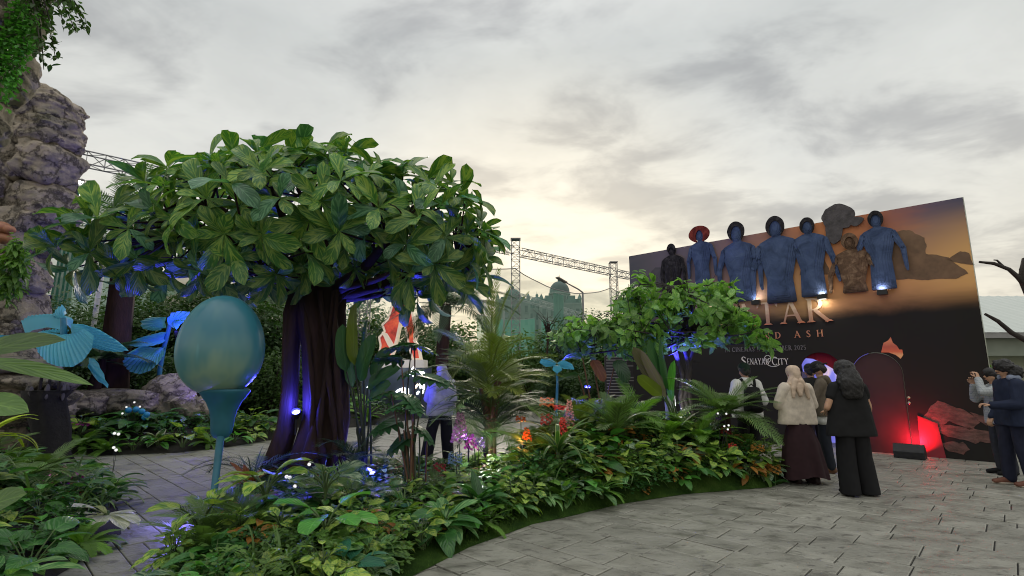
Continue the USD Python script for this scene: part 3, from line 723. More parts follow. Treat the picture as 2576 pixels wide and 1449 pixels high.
blob = unary_union([affinity.scale(Point(x, y + .02).buffer(1, 16), .30, .30), affinity.translate(affinity.scale(Point(x, y).buffer(1, 12), .12, .10), .33, -.12), affinity.translate(affinity.scale(Point(x, y).buffer(1, 12), .16, .3), -.1, -.25)])
bill.part('dark_cutout', MB().extrude(wobbly(blob, .1, 66), .03, BR, board(0, 0, .03)), plain('dark_cutout_look', (.06, .052, .055), .6, .5, 9, .5, 20))

# spotlights fixed to the board
M['lamp_glow'] = emitter('white_lamp_glow', (1.0, .95, .85), 1.5)
def board_lamp(u, v, label, up, inten, col=(1, .95, .85)):
    x, y = onboard(u, v); th = Thing('wall_spotlight', label, 'spotlight', board(x, y), 'spotlights on the billboard')
    Rb = np.stack([bdir, -bn, [0, 0, 1]], 1)
    th.part('housing', MB().box(board(x, y, .12), (.17, .13, .10), Rb), M['black'])
    th.part('arm', MB().box(board(x, y, .03), (.04, .058, .04), Rb), M['black'])
    for s in ([1] if up == 1 else [-1] if up == -1 else [1, -1]):
        th.part('lens', MB().box(board(x, y + s * .052, .12), (.13, .09, .006), Rb), M['lamp_glow'])
        lamp(th.path, board(x, y + s * .06, .12) - th.base, col, inten, .05, aim=np.array([0, 0, s * 1.0]) - bn * .25)
board_lamp(1906, 762, 'small black spotlight at the feet of the broadest blue cut-out figure', 1, .5, (.8, .85, 1.0))
board_lamp(2072, 748, 'small black spotlight over the last big title letter', 0, .8)
board_lamp(2222, 737, 'small black spotlight below the rightmost blue cut-out figure', 1, .6, (.85, .85, 1.0))
board_lamp(1803, 764, 'small black spotlight half hidden in the crown of the right tree', -1, 5.0)

# red floodlight lying before the door
fp = board(onboard(2318, 1150)[0] - .12, 0, .42)
fl_ = Thing('floodlight', 'black wedge-shaped floodlight on the paving lighting the door corner red', 'floodlight', fp)
Rb = np.stack([bdir, -bn, [0, 0, 1]], 1)
pr = Polygon([(-.16, 0), (.16, 0), (.18, .09), (.06, .24), (-.10, .25), (-.19, .12)])
wv = MB().extrude(pr, .46, np.stack([-bn, [0, 0, 1], bdir], 1), fp - bdir * .23 + np.array([0, 0, .008]))
fl_.part('housing', wv, plain('speaker_black_look', (.02, .02, .021), .6, .3, 20, .4, 120))
fl_.part('lens', MB().box(fp - bn * .165 + np.array([0, 0, .20]), (.34, .012, .09), Rb @ rotx(math.radians(40))), emitter('red_lamp_glow', (1, .03, .05), 1.2))
for s in (-1, 1):
    fl_.part('foot', MB().box(fp + bdir * s * .18 + np.array([0, 0, .004]), (.05, .28, .008), Rb), M['black'])
lamp(fl_.path, (-bn * .2 + np.array([0, 0, .24]) + bdir * .1), (1, .02, .05), 9.0, .09, aim=-bn * .75 + np.array([0, 0, .62]) - bdir * .35)
# the pale return panel that the red light falls on
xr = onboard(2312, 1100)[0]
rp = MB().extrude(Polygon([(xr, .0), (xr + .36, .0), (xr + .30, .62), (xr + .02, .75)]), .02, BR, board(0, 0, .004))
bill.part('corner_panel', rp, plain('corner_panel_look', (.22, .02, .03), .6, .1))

# ================================================================== the artificial rock cliff on the left
M['rock'] = material('cliff_rock_look', {'g': ('geometry', {}), 'oi': ('object_info', {}), 'n': ('noise_texture', {'scale': 2.2, 'detail': 8.0, 'roughness': .65, 'distortion': .5}), 'n2': ('noise_texture', {'scale': 9.0, 'detail': 8.0, 'roughness': .7}),
    'r': ('rgb_ramp', {'ramp': [(.28, (.11, .10, .088)), (.45, (.26, .228, .185)), (.58, (.38, .325, .26)), (.75, (.50, .43, .35))]}), 'n3': ('noise_texture', {'scale': 1.1, 'detail': 4.0}),
    'gr': ('map_range', {'range_type': 'smoothstep', 'from_min': .55, 'from_max': .72, 'to_max': .5, 'clamp': True}), 'mg': ('mix_color', {'b': (.075, .095, .05)}),
    'st': ('map_range', {'range_type': 'smoothstep', 'from_min': .56, 'from_max': .7, 'to_min': 1.0, 'to_max': .45, 'clamp': True}), 'sc': ('combine_xyz', {}), 'ms': ('mix_color', {'blend_type': 'multiply', 'fac': 1.0}),
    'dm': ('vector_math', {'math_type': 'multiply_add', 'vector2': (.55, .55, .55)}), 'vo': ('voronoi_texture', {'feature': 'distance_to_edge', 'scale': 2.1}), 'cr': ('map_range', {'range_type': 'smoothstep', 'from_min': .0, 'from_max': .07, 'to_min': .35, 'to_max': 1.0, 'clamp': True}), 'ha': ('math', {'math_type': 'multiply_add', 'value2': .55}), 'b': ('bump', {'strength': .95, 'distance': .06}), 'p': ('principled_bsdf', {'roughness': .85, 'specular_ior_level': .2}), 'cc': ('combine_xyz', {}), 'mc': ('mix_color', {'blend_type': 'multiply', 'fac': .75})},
    [('g.position', 'n.vector'), ('g.position', 'n2.vector'), ('g.position', 'n3.vector'), ('n.fac', 'r.fac'), ('n3.fac', 'gr.value'), ('gr.result', 'mg.fac'), ('r.color', 'mg.a'), ('n2.fac', 'st.value'),
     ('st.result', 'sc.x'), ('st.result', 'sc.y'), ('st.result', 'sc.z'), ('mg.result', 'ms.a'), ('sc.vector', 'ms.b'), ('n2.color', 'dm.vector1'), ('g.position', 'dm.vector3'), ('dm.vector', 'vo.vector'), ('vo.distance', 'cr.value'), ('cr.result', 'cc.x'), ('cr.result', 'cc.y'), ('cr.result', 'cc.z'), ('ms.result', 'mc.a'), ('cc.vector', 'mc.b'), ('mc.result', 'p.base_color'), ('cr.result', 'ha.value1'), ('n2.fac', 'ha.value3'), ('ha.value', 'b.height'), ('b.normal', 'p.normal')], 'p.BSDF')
M['crevice'] = plain('rock_core_look', (.05, .045, .042), .9, .4, 4, .6, 15)
YC = 10.2
cliff = Thing('rock_cliff', 'tall grey brown artificial cliff of piled boulders at the left edge', 'rock cliff', P(60, 1100, YC) * (1, 1, 0))
edge_uv = [(170, 150), (182, 195), (206, 215), (212, 260), (210, 350), (203, 440), (190, 520), (165, 575), (120, 640), (100, 720), (92, 800), (88, 880), (110, 960), (150, 1010), (170, 1080), (180, 1150)]
edge = np.array([P(u, v, YC) for u, v in edge_uv])
ez, ex = edge[::-1, 2], edge[::-1, 0]
def xedge(z): return np.interp(z, ez, ex)
ZTOP = P(120, 182, YC)[2]
core = MB(); prof = [(-13.5, -.1)] + [(float(xedge(z)) - .85, float(z)) for z in np.linspace(-.1, ZTOP - .3, 16)] + [(-13.5, ZTOP - .3)]
cm = trimesh.creation.extrude_polygon(Polygon(prof).buffer(0), .7, engine='earcut')
core.add(cm.vertices, cm.faces, R=np.array([[1, 0, 0], [0, 0, 1], [0, 1, 0]], float), t=(0, YC + .25, 0))
cliff.part('core', core, M['crevice'])
rng = np.random.default_rng(4)
k = 0; z = .1
while z < ZTOP - .15:
    hrow = rng.uniform(.5, 1.15); x = float(xedge(z + hrow / 2)) - .05 + rng.uniform(-.1, .05); first = True
    while x > -11.2:
        w = rng.uniform(.65, 1.7) * (1.0 if not first else .85)
        zc = z + hrow / 2 + rng.uniform(-.12, .12); zc = min(zc, ZTOP - .12 - hrow * .45)
        v, f = rock(1.0, 100 + k, 4, .30, (1, 1, 1), 10, .7)
        v = v * np.array([w * .53, .55, hrow * .53]) @ roty(rng.uniform(-.35, .35)).T @ rotz(rng.uniform(-.2, .2)).T
        cliff.part('boulder', (v + (x - w / 2 - .36, YC + .38 + rng.uniform(-.16, .14), zc), f), M['rock'], smooth=42); k += 1
        if first:                                   # the side that turns away
            for dy in (.95, 1.8):
                v, f = rock(1.0, 400 + k, 4, .30, (1, 1, 1), 10, .7); k += 1
                cliff.part('boulder', (v * np.array([.55, .62, hrow * .6]) + (x * (YC + .3 + dy) / YC - .92, YC + .3 + dy, zc), f), M['rock'], smooth=42)
        x -= w * .86; first = False
    z += hrow * .80
for j in range(7):                                  # low ledges at its foot
    v, f = rock(1.0, 700 + j, 3, .22, (1, 1, 1), 8)
    p = P(10 + 34 * (j % 3) + rng.uniform(-8, 8), 925 + 38 * (j // 2), 9.75)
    cliff.part('ledge', (v * np.array([.85, .55, .22]) + p, f), M['rock'], smooth=42)
# nearer pillar whose overhanging top just enters the frame
YP = 5.6
pil = Thing('rock_pillar', 'near rough rock pillar leaning into the top left corner', 'rock pillar', (-7.4, YP, 0))
rng = np.random.default_rng(14)
for j, z in enumerate(np.arange(.3, 6.6, .62)):
    xe = np.interp(z, [0, 2.4, 3.6, 4.4, 4.9, 6.6], [-7.4, -7.3, -6.9, -6.45, -6.1, -6.0])
    for q in range(3):
        v, f = rock(1.0, 900 + j * 3 + q, 4, .30, (1, 1, 1), 9, .6)
        pil.part('boulder', (v * np.array([.52, .5, .46]) @ roty(rng.uniform(-.3, .3)).T + (xe - .46 - .75 * q, YP + rng.uniform(-.15, .15), z), f), M['rock'], smooth=42)
# the rounded brown growth that sticks out at the frame's edge
kn = Thing('shelf_fungus', 'rounded orange brown growth on the cliff at the left picture edge', 'fungus', P(8, 585, 9.4))
for j, (u, v, r) in enumerate([(2, 575, .17), (22, 578, .105), (8, 600, .13)]):
    vv, ff = rock(1.0, 50 + j, 3, .1, (1, 1, .8), 0); kn.part('cap', (vv * r + P(u, v, 9.4), ff), plain(f'fungus_look_{j}' if j else 'fungus_look', (.30, .13, .07), .5, .3, 10), smooth=True)
st_ = P(4, 590, 9.4); kn.part('stalk', MB().tube([st_, st_ + (-.2, .5, -.05), st_ + (-.35, 1.0, 0)], [.07, .09, .12], 8), M['rock'], smooth=True)

# boulders at the back of the left bed
for j, (u, v, Y, s, lab) in enumerate([(300, 1012, 12.2, (1.15, .6, .34), 'long low grey boulder at the back of the left bed'), (450, 1000, 12.6, (.85, .6, .58), 'humped cracked grey boulder behind the blue bulb plant'), (490, 1030, 12.2, (.5, .45, .42), 'small boulder lit violet behind the bulb plant stem'),
                                       (210, 1015, 11.6, (.6, .5, .28), 'flat boulder right behind the black stump')]):
    p = P(u, v, Y); v_, f_ = rock(1.0, 60 + j, 4, .26, (1, 1, 1), 9, .4)
    b = Thing('boulder', lab, 'boulder', (p[0], p[1], .2)); b.part('stone', (v_ * np.array(s) + p, f_), M['rock'], smooth=42)
    b.part('foot', (v_[:, :] * np.array(s) * .92 + p * (1, 1, 0) + (0, .1, .25), f_), M['rock'], smooth=42)

# ================================================================== trusses and nets over the yard
M['steel'] = plain('truss_steel_look', (.22, .22, .22), .45, .15, 6, metallic=.6)
TD = unit([.745, .667, 0]); TZ = 8.85
T1 = P(1297, 650, 30.0); T1[2] = 0
def truss_bar(mbld, a, b, w, bay):
    a, b = np.asarray(a, float), np.asarray(b, float); d = unit(b - a); fr_ = frame(d, (0, 0, 1) if abs(d[2]) < .9 else (1, 0, 0)); L = np.linalg.norm(b - a)
    cs = [(-1, -1), (1, -1), (1, 1), (-1, 1)]
    off = [fr_[:, 1] * x * w / 2 + fr_[:, 2] * y * w / 2 for x, y in cs]
    for o in off: mbld.tube([a + o, b + o], .026, 5, cap=False)
    n = max(2, int(L / bay))
    for i in range(n):
        p, q = a + d * L * i / n, a + d * L * (i + 1) / n
        for k_ in range(4):
            o1, o2 = off[k_], off[(k_ + 1) % 4]
            mbld.tube([p + (o1 if i % 2 else o2), q + (o2 if i % 2 else o1)], .014, 4, cap=False)
            if i: mbld.tube([p + o1, p + o2], .012, 4, cap=False)
tw = []
for k_, lab in ((-1, 'steel lattice tower behind the crown of the big tree'), (0, 'left steel lattice tower standing before the domed palace'), (1, 'right steel lattice tower beside the billboard top corner')):
    b_ = T1 + TD * 9.55 * k_; tw.append(b_)
    t_ = Thing('truss_tower', lab, 'truss tower', b_)
    m_ = MB(); truss_bar(m_, b_ + (0, 0, .1), b_ + (0, 0, TZ + .75), .5, .42); t_.part('lattice', m_, M['steel'])
    t_.part('base_plate', MB().box(b_ + (0, 0, .05), (.8, .8, .1)), M['steel'])
    m2 = MB(); m2.box(b_ + (0, 0, TZ + .75), (.6, .6, .05)); t_.part('head_plate', m2, M['steel'])
beam = Thing('truss_beam', 'long steel lattice beam spanning the sky between the towers', 'truss beam', T1 + (0, 0, TZ))
for i_, (a_, b_) in enumerate(((-2.6, -1), (-1, 0), (0, 1), (1, 2.4))):
    m_ = MB(); truss_bar(m_, T1 + TD * 9.55 * a_ + TD * .3 + (0, 0, TZ), T1 + TD * 9.55 * b_ - TD * .3 + (0, 0, TZ), .45, .5); beam.part('span', m_, M['steel'])
beam2 = Thing('truss_beam', 'low far lattice beam seen between the palace domes', 'truss beam', (0, 46, 5.6))
m_ = MB(); truss_bar(m_, P(1300, 745, 42), P(1480, 800, 60), .5, .7); beam2.part('span', m_, M['steel'])
def netmat(name, col, fac):
    return material(name, {'t': ('transparent_bsdf', {}), 'd': ('diffuse_bsdf', {'color': col}), 'tl': ('translucent_bsdf', {'color': col}), 'm': ('mix_closure', {'fac': .5}), 'x': ('mix_closure', {'fac': fac})},
                    [('d.BSDF', 'm.closure1'), ('tl.BSDF', 'm.closure2'), ('t.BSDF', 'x.closure1'), ('m.closure', 'x.closure2')], 'x.closure')
M['net_thin'] = netmat('thin_net_look', (.14, .24, .20), .30)
M['net_green'] = netmat('green_net_look', (.05, .26, .18), .55)
M['net_dark'] = netmat('dark_net_look', (.035, .12, .09), .8)
def sag_net(a, b, sag, drop_a, drop_b, mat, lab, nsub=14, off=0.0):
    a, b = np.asarray(a, float), np.asarray(b, float); m_ = MB(); V = []
    for i in range(nsub + 1):
        t = i / nsub; top = a + (b - a) * t - (0, 0, sag * 4 * t * (1 - t)); bot = np.r_[(a + (b - a) * t)[:2], drop_a + (drop_b - drop_a) * t]
        for j in range(7):
            V.append(top + (bot - top) * j / 6 + np.array([0, .10 * math.sin(i * 1.7 + j * .9), 0]))
    f = [[i * 7 + j, i * 7 + j + 1, (i + 1) * 7 + j + 1, (i + 1) * 7 + j] for i in range(nsub) for j in range(6)]
    m_.add(V, f); th = Thing('safety_net', lab, 'net', ((a + b) / 2) * (1, 1, 0))
    th.part('mesh', m_, mat, smooth=True)
    th.part('edge_rope', MB().tube([V[i * 7] for i in range(nsub + 1)], .03, 5), M['steel'])
    return th
sag_net(tw[1] + (0, 1, 8.0), tw[2] + (0, 1, 7.9), .9, 0.2, 0.2, M['net_thin'], 'thin pale net sagging between the two lattice towers')
sag_net(T1 - TD * 13 + (0, 1, 8.2), tw[1] + (0, 1, 8.0), .6, .2, .2, M['net_thin'], 'thin net hanging left of the left lattice tower')
sag_net(tw[2] + (0, 1, 7.9), tw[2] + TD * 9 + (0, 1, 8.2), .7, .2, .2, M['net_thin'], 'thin net behind the billboard beside the right lattice tower')
sag_net(P(1362, 800, 44), P(1480, 835, 62), .2, .1, .1, M['net_green'], 'green net hung low across the front of the palace')
sag_net(P(1392, 735, 40), P(1417, 742, 40), .0, .1, .1, M['net_dark'], 'narrow dark folded net before the main dome')
sag_net(P(1200, 790, 44), P(1345, 800, 46), .3, .1, .1, M['net_green'], 'green net below the left palace dome')
sag_net(P(150, 455, 17.5), P(400, 498, 21.5), .3, 2.0, 2.0, netmat('pale_net_look', (.3, .38, .36), .55), 'pale hazy net below the beam at the left')
sag_net(P(172, 470, 16.6), P(214, 470, 16.6), .0, .2, .2, M['net_dark'], 'dark green upright net strip beside the cliff with floodlights')
sag_net(P(180, 665, 24), P(620, 735, 30), .25, 1.2, 1.2, M['net_green'], 'green net over pale roofs behind the red brown trunk')
for i_, (u, v) in enumerate(((203, 459), (207, 489), (211, 518))):
    p = P(u, v, 16.4); th = Thing('flood_lamp', ['topmost', 'middle', 'lowest'][i_] + ' of three lit white lamps on the green net strip', 'floodlight', p)
    th.part('bulb', MB().lathe([(.001, -.07), (.07, -.05), (.085, 0), (.07, .05), (.001, .07)], 12, p), emitter(f'net_lamp_glow_{i_}' if i_ else 'net_lamp_glow', (1, .98, .92), 9))
    th.part('bracket', MB().bar(p + (-.02, .02, 0), p + (-.1, .22, .02), .05), M['steel']); th.part('shade', MB().lathe([(.10, .0), (.11, .08), (.03, .12)], 12, p + (0, .03, .02)), M['steel'])

# ================================================================== far buildings
M['palace'] = plain('palace_wall_look', (.14, .165, .15), .8, .12, .4)
M['dome'] = plain('palace_dome_look', (.06, .10, .09), .6, .15, .5)
M['pane'] = plain('far_window_look', (.03, .04, .04), .25, .2, 2)
def at(u, v, Y): return P(u, v, Y)
def domed(label, uc, vfin, vdome, vdrum, vroof, vbase, wd, wr, Y):
    c = at(uc, vroof, Y); k_ = Y / FPX / 1.0; zf, zd, zm, zr = at(uc, vfin, Y)[2], at(uc, vdome, Y)[2], at(uc, vdrum, Y)[2], at(uc, vroof, Y)[2]
    th = Thing('palace', label, 'palace', (c[0], Y, 0)); R_ = wd * k_ / 2
    hd = zd - zm
    prof = [(R_ * 1.02, zm - hd * .05)] + [(R_ * math.cos(a) ** .85, zm + hd * math.sin(a)) for a in np.linspace(0, PI / 2 - .12, 9)] + [(R_ * .16, zd), (R_ * .18, zd + (zf - zd) * .35), (R_ * .1, zd + (zf - zd) * .5), (R_ * .03, zd + (zf - zd) * .6), (.02, zf)]
    th.part('dome', MB().lathe(prof, 24, (c[0], Y, 0)), M['dome'], smooth=40)
    dr_ = MB().lathe([(R_ * .96, zr), (R_ * .96, zm - (zm - zr) * .15), (R_ * 1.08, zm - (zm - zr) * .12), (R_ * 1.06, zm)], 24, (c[0], Y, 0)); th.part('drum', dr_, M['palace'], smooth=40)
    for q in range(7):
        a = PI + PI * (q + .5) / 7; wm = MB(); wp = np.array([c[0] + R_ * .97 * math.cos(a), Y + R_ * .97 * math.sin(a), (zr + zm) / 2])
        h_ = (zm - zr) * .55; arch_ = unary_union([sbox(-R_ * .11, -h_ / 2, R_ * .11, h_ / 4), Point(0, h_ / 4).buffer(R_ * .11)])
        nrm_ = np.array([math.cos(a), math.sin(a), 0]); wm.extrude(arch_, .15, np.stack([np.cross((0, 0, 1), nrm_), [0, 0, 1], nrm_], 1), wp); th.part('window', wm, M['pane'])
    W_ = wr * k_; dep = W_ * .8
    th.part('wall', MB().box((c[0], Y + dep * .15, zr / 2), (W_, dep, zr)), M['palace'])
    th.part('cornice', MB().box((c[0], Y + dep * .15, zr + .25), (W_ * 1.04, dep * 1.04, .5)), M['palace'])
    # mansard steps and corner turrets
    for q, s_ in enumerate((.86, .72)):
        th.part('roof_step', MB().box((c[0], Y + dep * .15, zr + .5 + (zm - zr) * (.16 + .3 * q)), (W_ * s_, dep * s_, (zm - zr) * .32)), M['dome'])
    for s_ in (-1, 1):
        tp = MB().lathe([(W_ * .045, zr), (W_ * .045, zr + W_ * .13), (W_ * .06, zr + W_ * .135), (W_ * .04, zr + W_ * .19), (.02, zr + W_ * .27)], 10, (c[0] + s_ * W_ * .46, Y - dep * .3, 0)); th.part('turret', tp, M['dome'], smooth=40)
    nc = max(5, int(W_ / 2.4)); y_ = Y + dep * .15 - dep / 2
    for fl_i in range(int(zr / 3.6)):
        zc_ = zr - 2.2 - fl_i * 3.6
        if zc_ < 1: break
        for q in range(nc):
            x_ = c[0] - W_ / 2 + W_ * (q + .5) / nc
            wn = th.part('window', MB().box((x_, y_ - .02, zc_), (W_ / nc * .42, .12, 2.0)), M['pane'])
            th.part('sill', MB().box((x_, y_ - .12, zc_ - 1.1), (W_ / nc * .56, .3, .18)), M['palace'], under=wn)
    for q in range(nc + 1):
        x_ = c[0] - W_ / 2 + W_ * q / nc; th.part('pilaster', MB().box((x_, y_ - .1, zr / 2), (.35, .25, zr)), M['palace'])
domed('largest palace with tall dome behind the green nets', 1408, 690, 708, 738, 770, 800, 52, 104, 150)
domed('palace with a small pointed dome left of the main dome', 1351, 733, 747, 765, 782, 800, 40, 78, 165)
domed('palace with a wide dome behind the left lattice tower', 1290, 715, 727, 748, 762, 800, 42, 84, 150)

# street lamps
def street_lamp(u0, v0, v1, uh, vh, Y, lab):
    a = at(u0, v1, Y) * (1, 1, 0) + (0, 0, .0); top = at(u0, v0, Y); hd = at(uh, vh, Y - 1.0)
    th = Thing('street_lamp', lab, 'street lamp', a)
    th.part('pole', MB().tube([a, top], [.10, .065], 10), M['steel'], smooth=40)
    th.part('arm', MB().tube([top, top + (hd - top) * .25 + (0, 0, .05), hd], [.055, .05, .04], 8), M['steel'], smooth=40)
    d_ = unit(hd - top); fr_ = frame(d_)
    th.part('lamp_head', MB().box(hd + d_ * .35, (.85, .30, .07), fr_), plain('lamp_head_look', (.16, .14, .13), .5) if 'lamp_head_look' not in M else M['lamp_head_look'])
    M['lamp_head_look'] = UsdShade.Material.Get(stage, '/World/Looks/lamp_head_look')
    th.part('base', MB().box(a + (0, 0, .04), (.4, .4, .08)), M['steel'])
street_lamp(1466, 736, 800, 1422, 710, 34, 'street lamp with flat dark head before the main palace dome')
street_lamp(1268, 758, 800, 1240, 748, 40, 'pale street lamp behind the fronds left of the palace')
wp_ = Thing('white_pole', 'slim white pole between the cliff and the red brown trunk', 'pole', P(240, 800, 15) * (1, 1, 0))
pt, pb = P(258, 672, 15), P(236, 790, 15); wp_.part('shaft', MB().tube([pb * (1, 1, 0), pt], .07, 10), plain('white_pole_look', (.6, .6, .58), .5), smooth=40); wp_.part('cap', MB().box(pt + (0, 0, .03), (.18, .18, .05)), M['steel'])

# pale roofs far left, a shed at right
M['tent'] = plain('tent_cloth_look', (.62, .58, .48), .7, .06, 1.0)
M['roof'] = plain('metal_roof_look', (.42, .45, .42), .45, .08, 3, stretch=(6, .3, .3))
def gable(lab, x0, x1, y0, y1, h0, h1, name='tent', mat=None):
    th = Thing(name, lab, name.replace('_', ' '), ((x0 + x1) / 2, (y0 + y1) / 2, 0)); ym = (y0 + y1) / 2
    th.part('roof', MB().add([[x0, y0, h0], [x1, y0, h0], [x1, ym, h1], [x0, ym, h1], [x0, y1, h0], [x1, y1, h0], [x0, y0, h0 + .1], [x1, y0, h0 + .1], [x1, ym, h1 + .1], [x0, ym, h1 + .1], [x0, y1, h0 + .1], [x1, y1, h0 + .1]],
        [[6, 7, 8, 9], [9, 8, 11, 10], [1, 0, 3, 2], [2, 3, 4, 5], [0, 1, 7, 6], [5, 4, 10, 11], [0, 6, 9, 3], [3, 9, 10, 4], [7, 1, 2, 8], [8, 2, 5, 11]]), mat or M['tent'])
    n = max(3, int((x1 - x0) / 4))
    for q in range(n + 1):
        x_ = x0 + .1 + (x1 - x0 - .2) * q / n
        th.part('post', MB().box((x_, y0 + .1, h0 / 2), (.12, .12, h0)), M['steel']); th.part('post', MB().box((x_, y1 - .1, h0 / 2), (.12, .12, h0)), M['steel'])
    th.part('valance', MB().box(((x0 + x1) / 2, y0 - .02, h0 - .25), (x1 - x0, .04, .5)), mat or M['tent'])
    return th
a_, b_ = P(150, 722, 27), P(640, 735, 27)
gable('long white tent roof glowing behind the left trees', a_[0] - 4, b_[0], 27, 35, a_[2] - .6, a_[2] + 1.2)
a_, b_ = P(200, 505, 26), P(330, 560, 26)
tp_ = Thing('sloping_roof', 'bright sloping white roof above the left fern crown', 'roof', (a_[0], 26, 0))
a2, b2 = P(150, 478, 30), P(345, 560, 22)
tp_.part('roof_sheet', MB().add([a2, b2, b2 - (0, 0, .5), a2 - (0, 0, .9), a2 + (-2, 6, 0), b2 + (2, 6, 0)], [[3, 2, 1, 0], [0, 1, 5, 4]]), M['tent'])
for q in (a2, b2, a2 + (-2, 6, 0), b2 + (2, 6, 0)): tp_.part('post', MB().bar(q * (1, 1, 0), q - (0, 0, .1), .15, up=(1, 0, 0)), M['steel'])
sh = Thing('shed', 'grey shed with ribbed metal roof right of the billboard', 'shed', (16, 15, 0))
s0, s1 = P(2478, 838, 14.0), P(2478, 748, 17.5); W0 = -1.5
rf_ = MB(); xs_ = np.arange(s0[0] - 3, s0[0] + 9, .11)
V = []; F = []
for q, x_ in enumerate(xs_):
    dz = .018 if q % 3 == 0 else 0
    V += [[x_, s0[1] - .1, s0[2] + dz], [x_, s1[1] + .4, s1[2] + dz + .1]]
    if q: F.append([2 * q - 2, 2 * q, 2 * q + 1, 2 * q - 1])
rf_.add(V, F); sh.part('roof', rf_, M['roof'])
sh.part('fascia', MB().box((s0[0] + 3, s0[1] - .06, s0[2] - .06), (12, .06, .16)), M['steel'])
shw = plain('shed_wall_look', (.30, .32, .24), .7, .1, 2)
sh.part('band', MB().box((s0[0] + 3, s0[1] + .2, s0[2] - .36), (12, .1, .5)), plain('shed_band_look', (.22, .25, .20), .7, .1, 2))
sh.part('wall', MB().box((s0[0] + 3, s0[1] + .9, (s0[2] - .5) / 2), (12, .2, s0[2] - .5)), shw)
for q in range(4): sh.part('opening', MB().box((s0[0] - .1 + 2.6 * q, s0[1] + .76, 1.4), (1.3, .08, 1.6)), M['pane'])
# bare artificial tree at the right edge
M['bark_dark'] = plain('dark_bark_look', (.030, .024, .020), .8, .4, 12, .7, 30, stretch=(1, 1, .3))
bt = Thing('bare_tree', 'dark leafless branching tree at the right edge beside the billboard', 'bare tree', P(2640, 1100, 8.6) * (1, 1, 0))
Yb = 8.6
pt = lambda u, v, dy=0: P(u, v, Yb + dy)
for nm, pts, r in [('trunk', [P(2650, 1240, Yb) * (1, 1, 0), pt(2645, 1000), pt(2630, 830), pt(2600, 760), pt(2572, 700), pt(2578, 650)], [.16, .13, .11, .09, .06, .035]), ('branch', [pt(2585, 725), pt(2560, 697), pt(2538, 678), pt(2500, 663), pt(2464, 659)], [.05, .038, .032, .026, .018]),
                   ('branch', [pt(2528, 674), pt(2518, 665), pt(2508, 655), pt(2500, 654)], [.022, .018, .014, .009]), ('branch', [pt(2572, 700), pt(2568, 678), pt(2576, 655), pt(2590, 640)], [.035, .026, .022, .012]),
                   ('branch', [pt(2630, 880), pt(2590, 862), pt(2545, 838), pt(2510, 808), pt(2478, 790)], [.055, .045, .038, .03, .02])]:
    bt.part(nm, MB().tube(pts, r, 9, jitter=.3, seed=3), M['bark_dark'], smooth=50)

# ================================================================== leaves
def _prof(shape, s):
    if shape == 'lance': w = s ** .7 * (1 - s) ** .85
    elif shape == 'ovate': w = s ** .5 * (1 - s) ** .75
    elif shape == 'obovate': w = s ** 1.15 * (1 - s) ** .55
    elif shape == 'round': w = s ** .45 * (1 - s) ** .45
    elif shape == 'strap': w = np.minimum(1, s * 5 + .25) * (1 - s ** 3.2)
    elif shape == 'paddle': w = np.minimum(1, (s * 5.5)) ** .6 * (1 - s ** 5) ** .6
    elif shape == 'heart': w = np.minimum(1, (s * 6)) ** .45 * (1 - s) ** .62
    return w / w.max() if w.max() > 0 else w

def leaf(L, W, bend=.6, fold=.25, nl=6, nw=1, shape='lance', twist=0.0, wave=0.0, start=0.0):
    s = np.linspace(0, 1, nl + 1)
    w = _prof(shape, np.clip(s, 1e-4, 1 - 1e-4)) * W / 2
    if shape == 'heart': w[0] = W * .30
    w[-1] = 0
    ang = start - bend * s ** 1.2
    dx, dz = np.cos(ang) * L / nl, np.sin(ang) * L / nl
    x = np.concatenate([[0], np.cumsum((dx[1:] + dx[:-1]) / 2)]); z = np.concatenate([[0], np.cumsum((dz[1:] + dz[:-1]) / 2)])
    t = np.linspace(-1, 1, 2 * nw + 1)
    y = w[:, None] * t[None]
    lift = fold * np.abs(t)[None] * w[:, None] + wave * W * np.sin(s * 11)[:, None] * (np.abs(t) ** 2)[None] * np.sign(t)[None]
    tw = twist * s
    yy = y * np.cos(tw)[:, None] - lift * np.sin(tw)[:, None]; ll = y * np.sin(tw)[:, None] + lift * np.cos(tw)[:, None]
    V = np.stack([x[:, None] - np.sin(ang)[:, None] * ll, yy, z[:, None] + np.cos(ang)[:, None] * ll], -1).reshape(-1, 3)
    if shape == 'heart': V[:len(t), 0] -= L * .10 * np.abs(t)
    UV = np.stack([np.broadcast_to(t[None] * .5 + .5, y.shape), np.broadcast_to(s[:, None], y.shape)], -1).reshape(-1, 2)
    m = len(t); i, j = np.meshgrid(np.arange(nl), np.arange(m - 1), indexing='ij')
    F = np.stack([i * m + j, (i + 1) * m + j, (i + 1) * m + j + 1, i * m + j + 1], -1).reshape(-1, 4)
    return V, np.vstack([F[:, [0, 1, 2]], F[:, [0, 2, 3]]]), UV

def aim(az, el, roll=0.0):
    """Turns a leaf's +x to azimuth az and elevation el."""
    return rotz(az) @ roty(-el) @ rotx(roll)

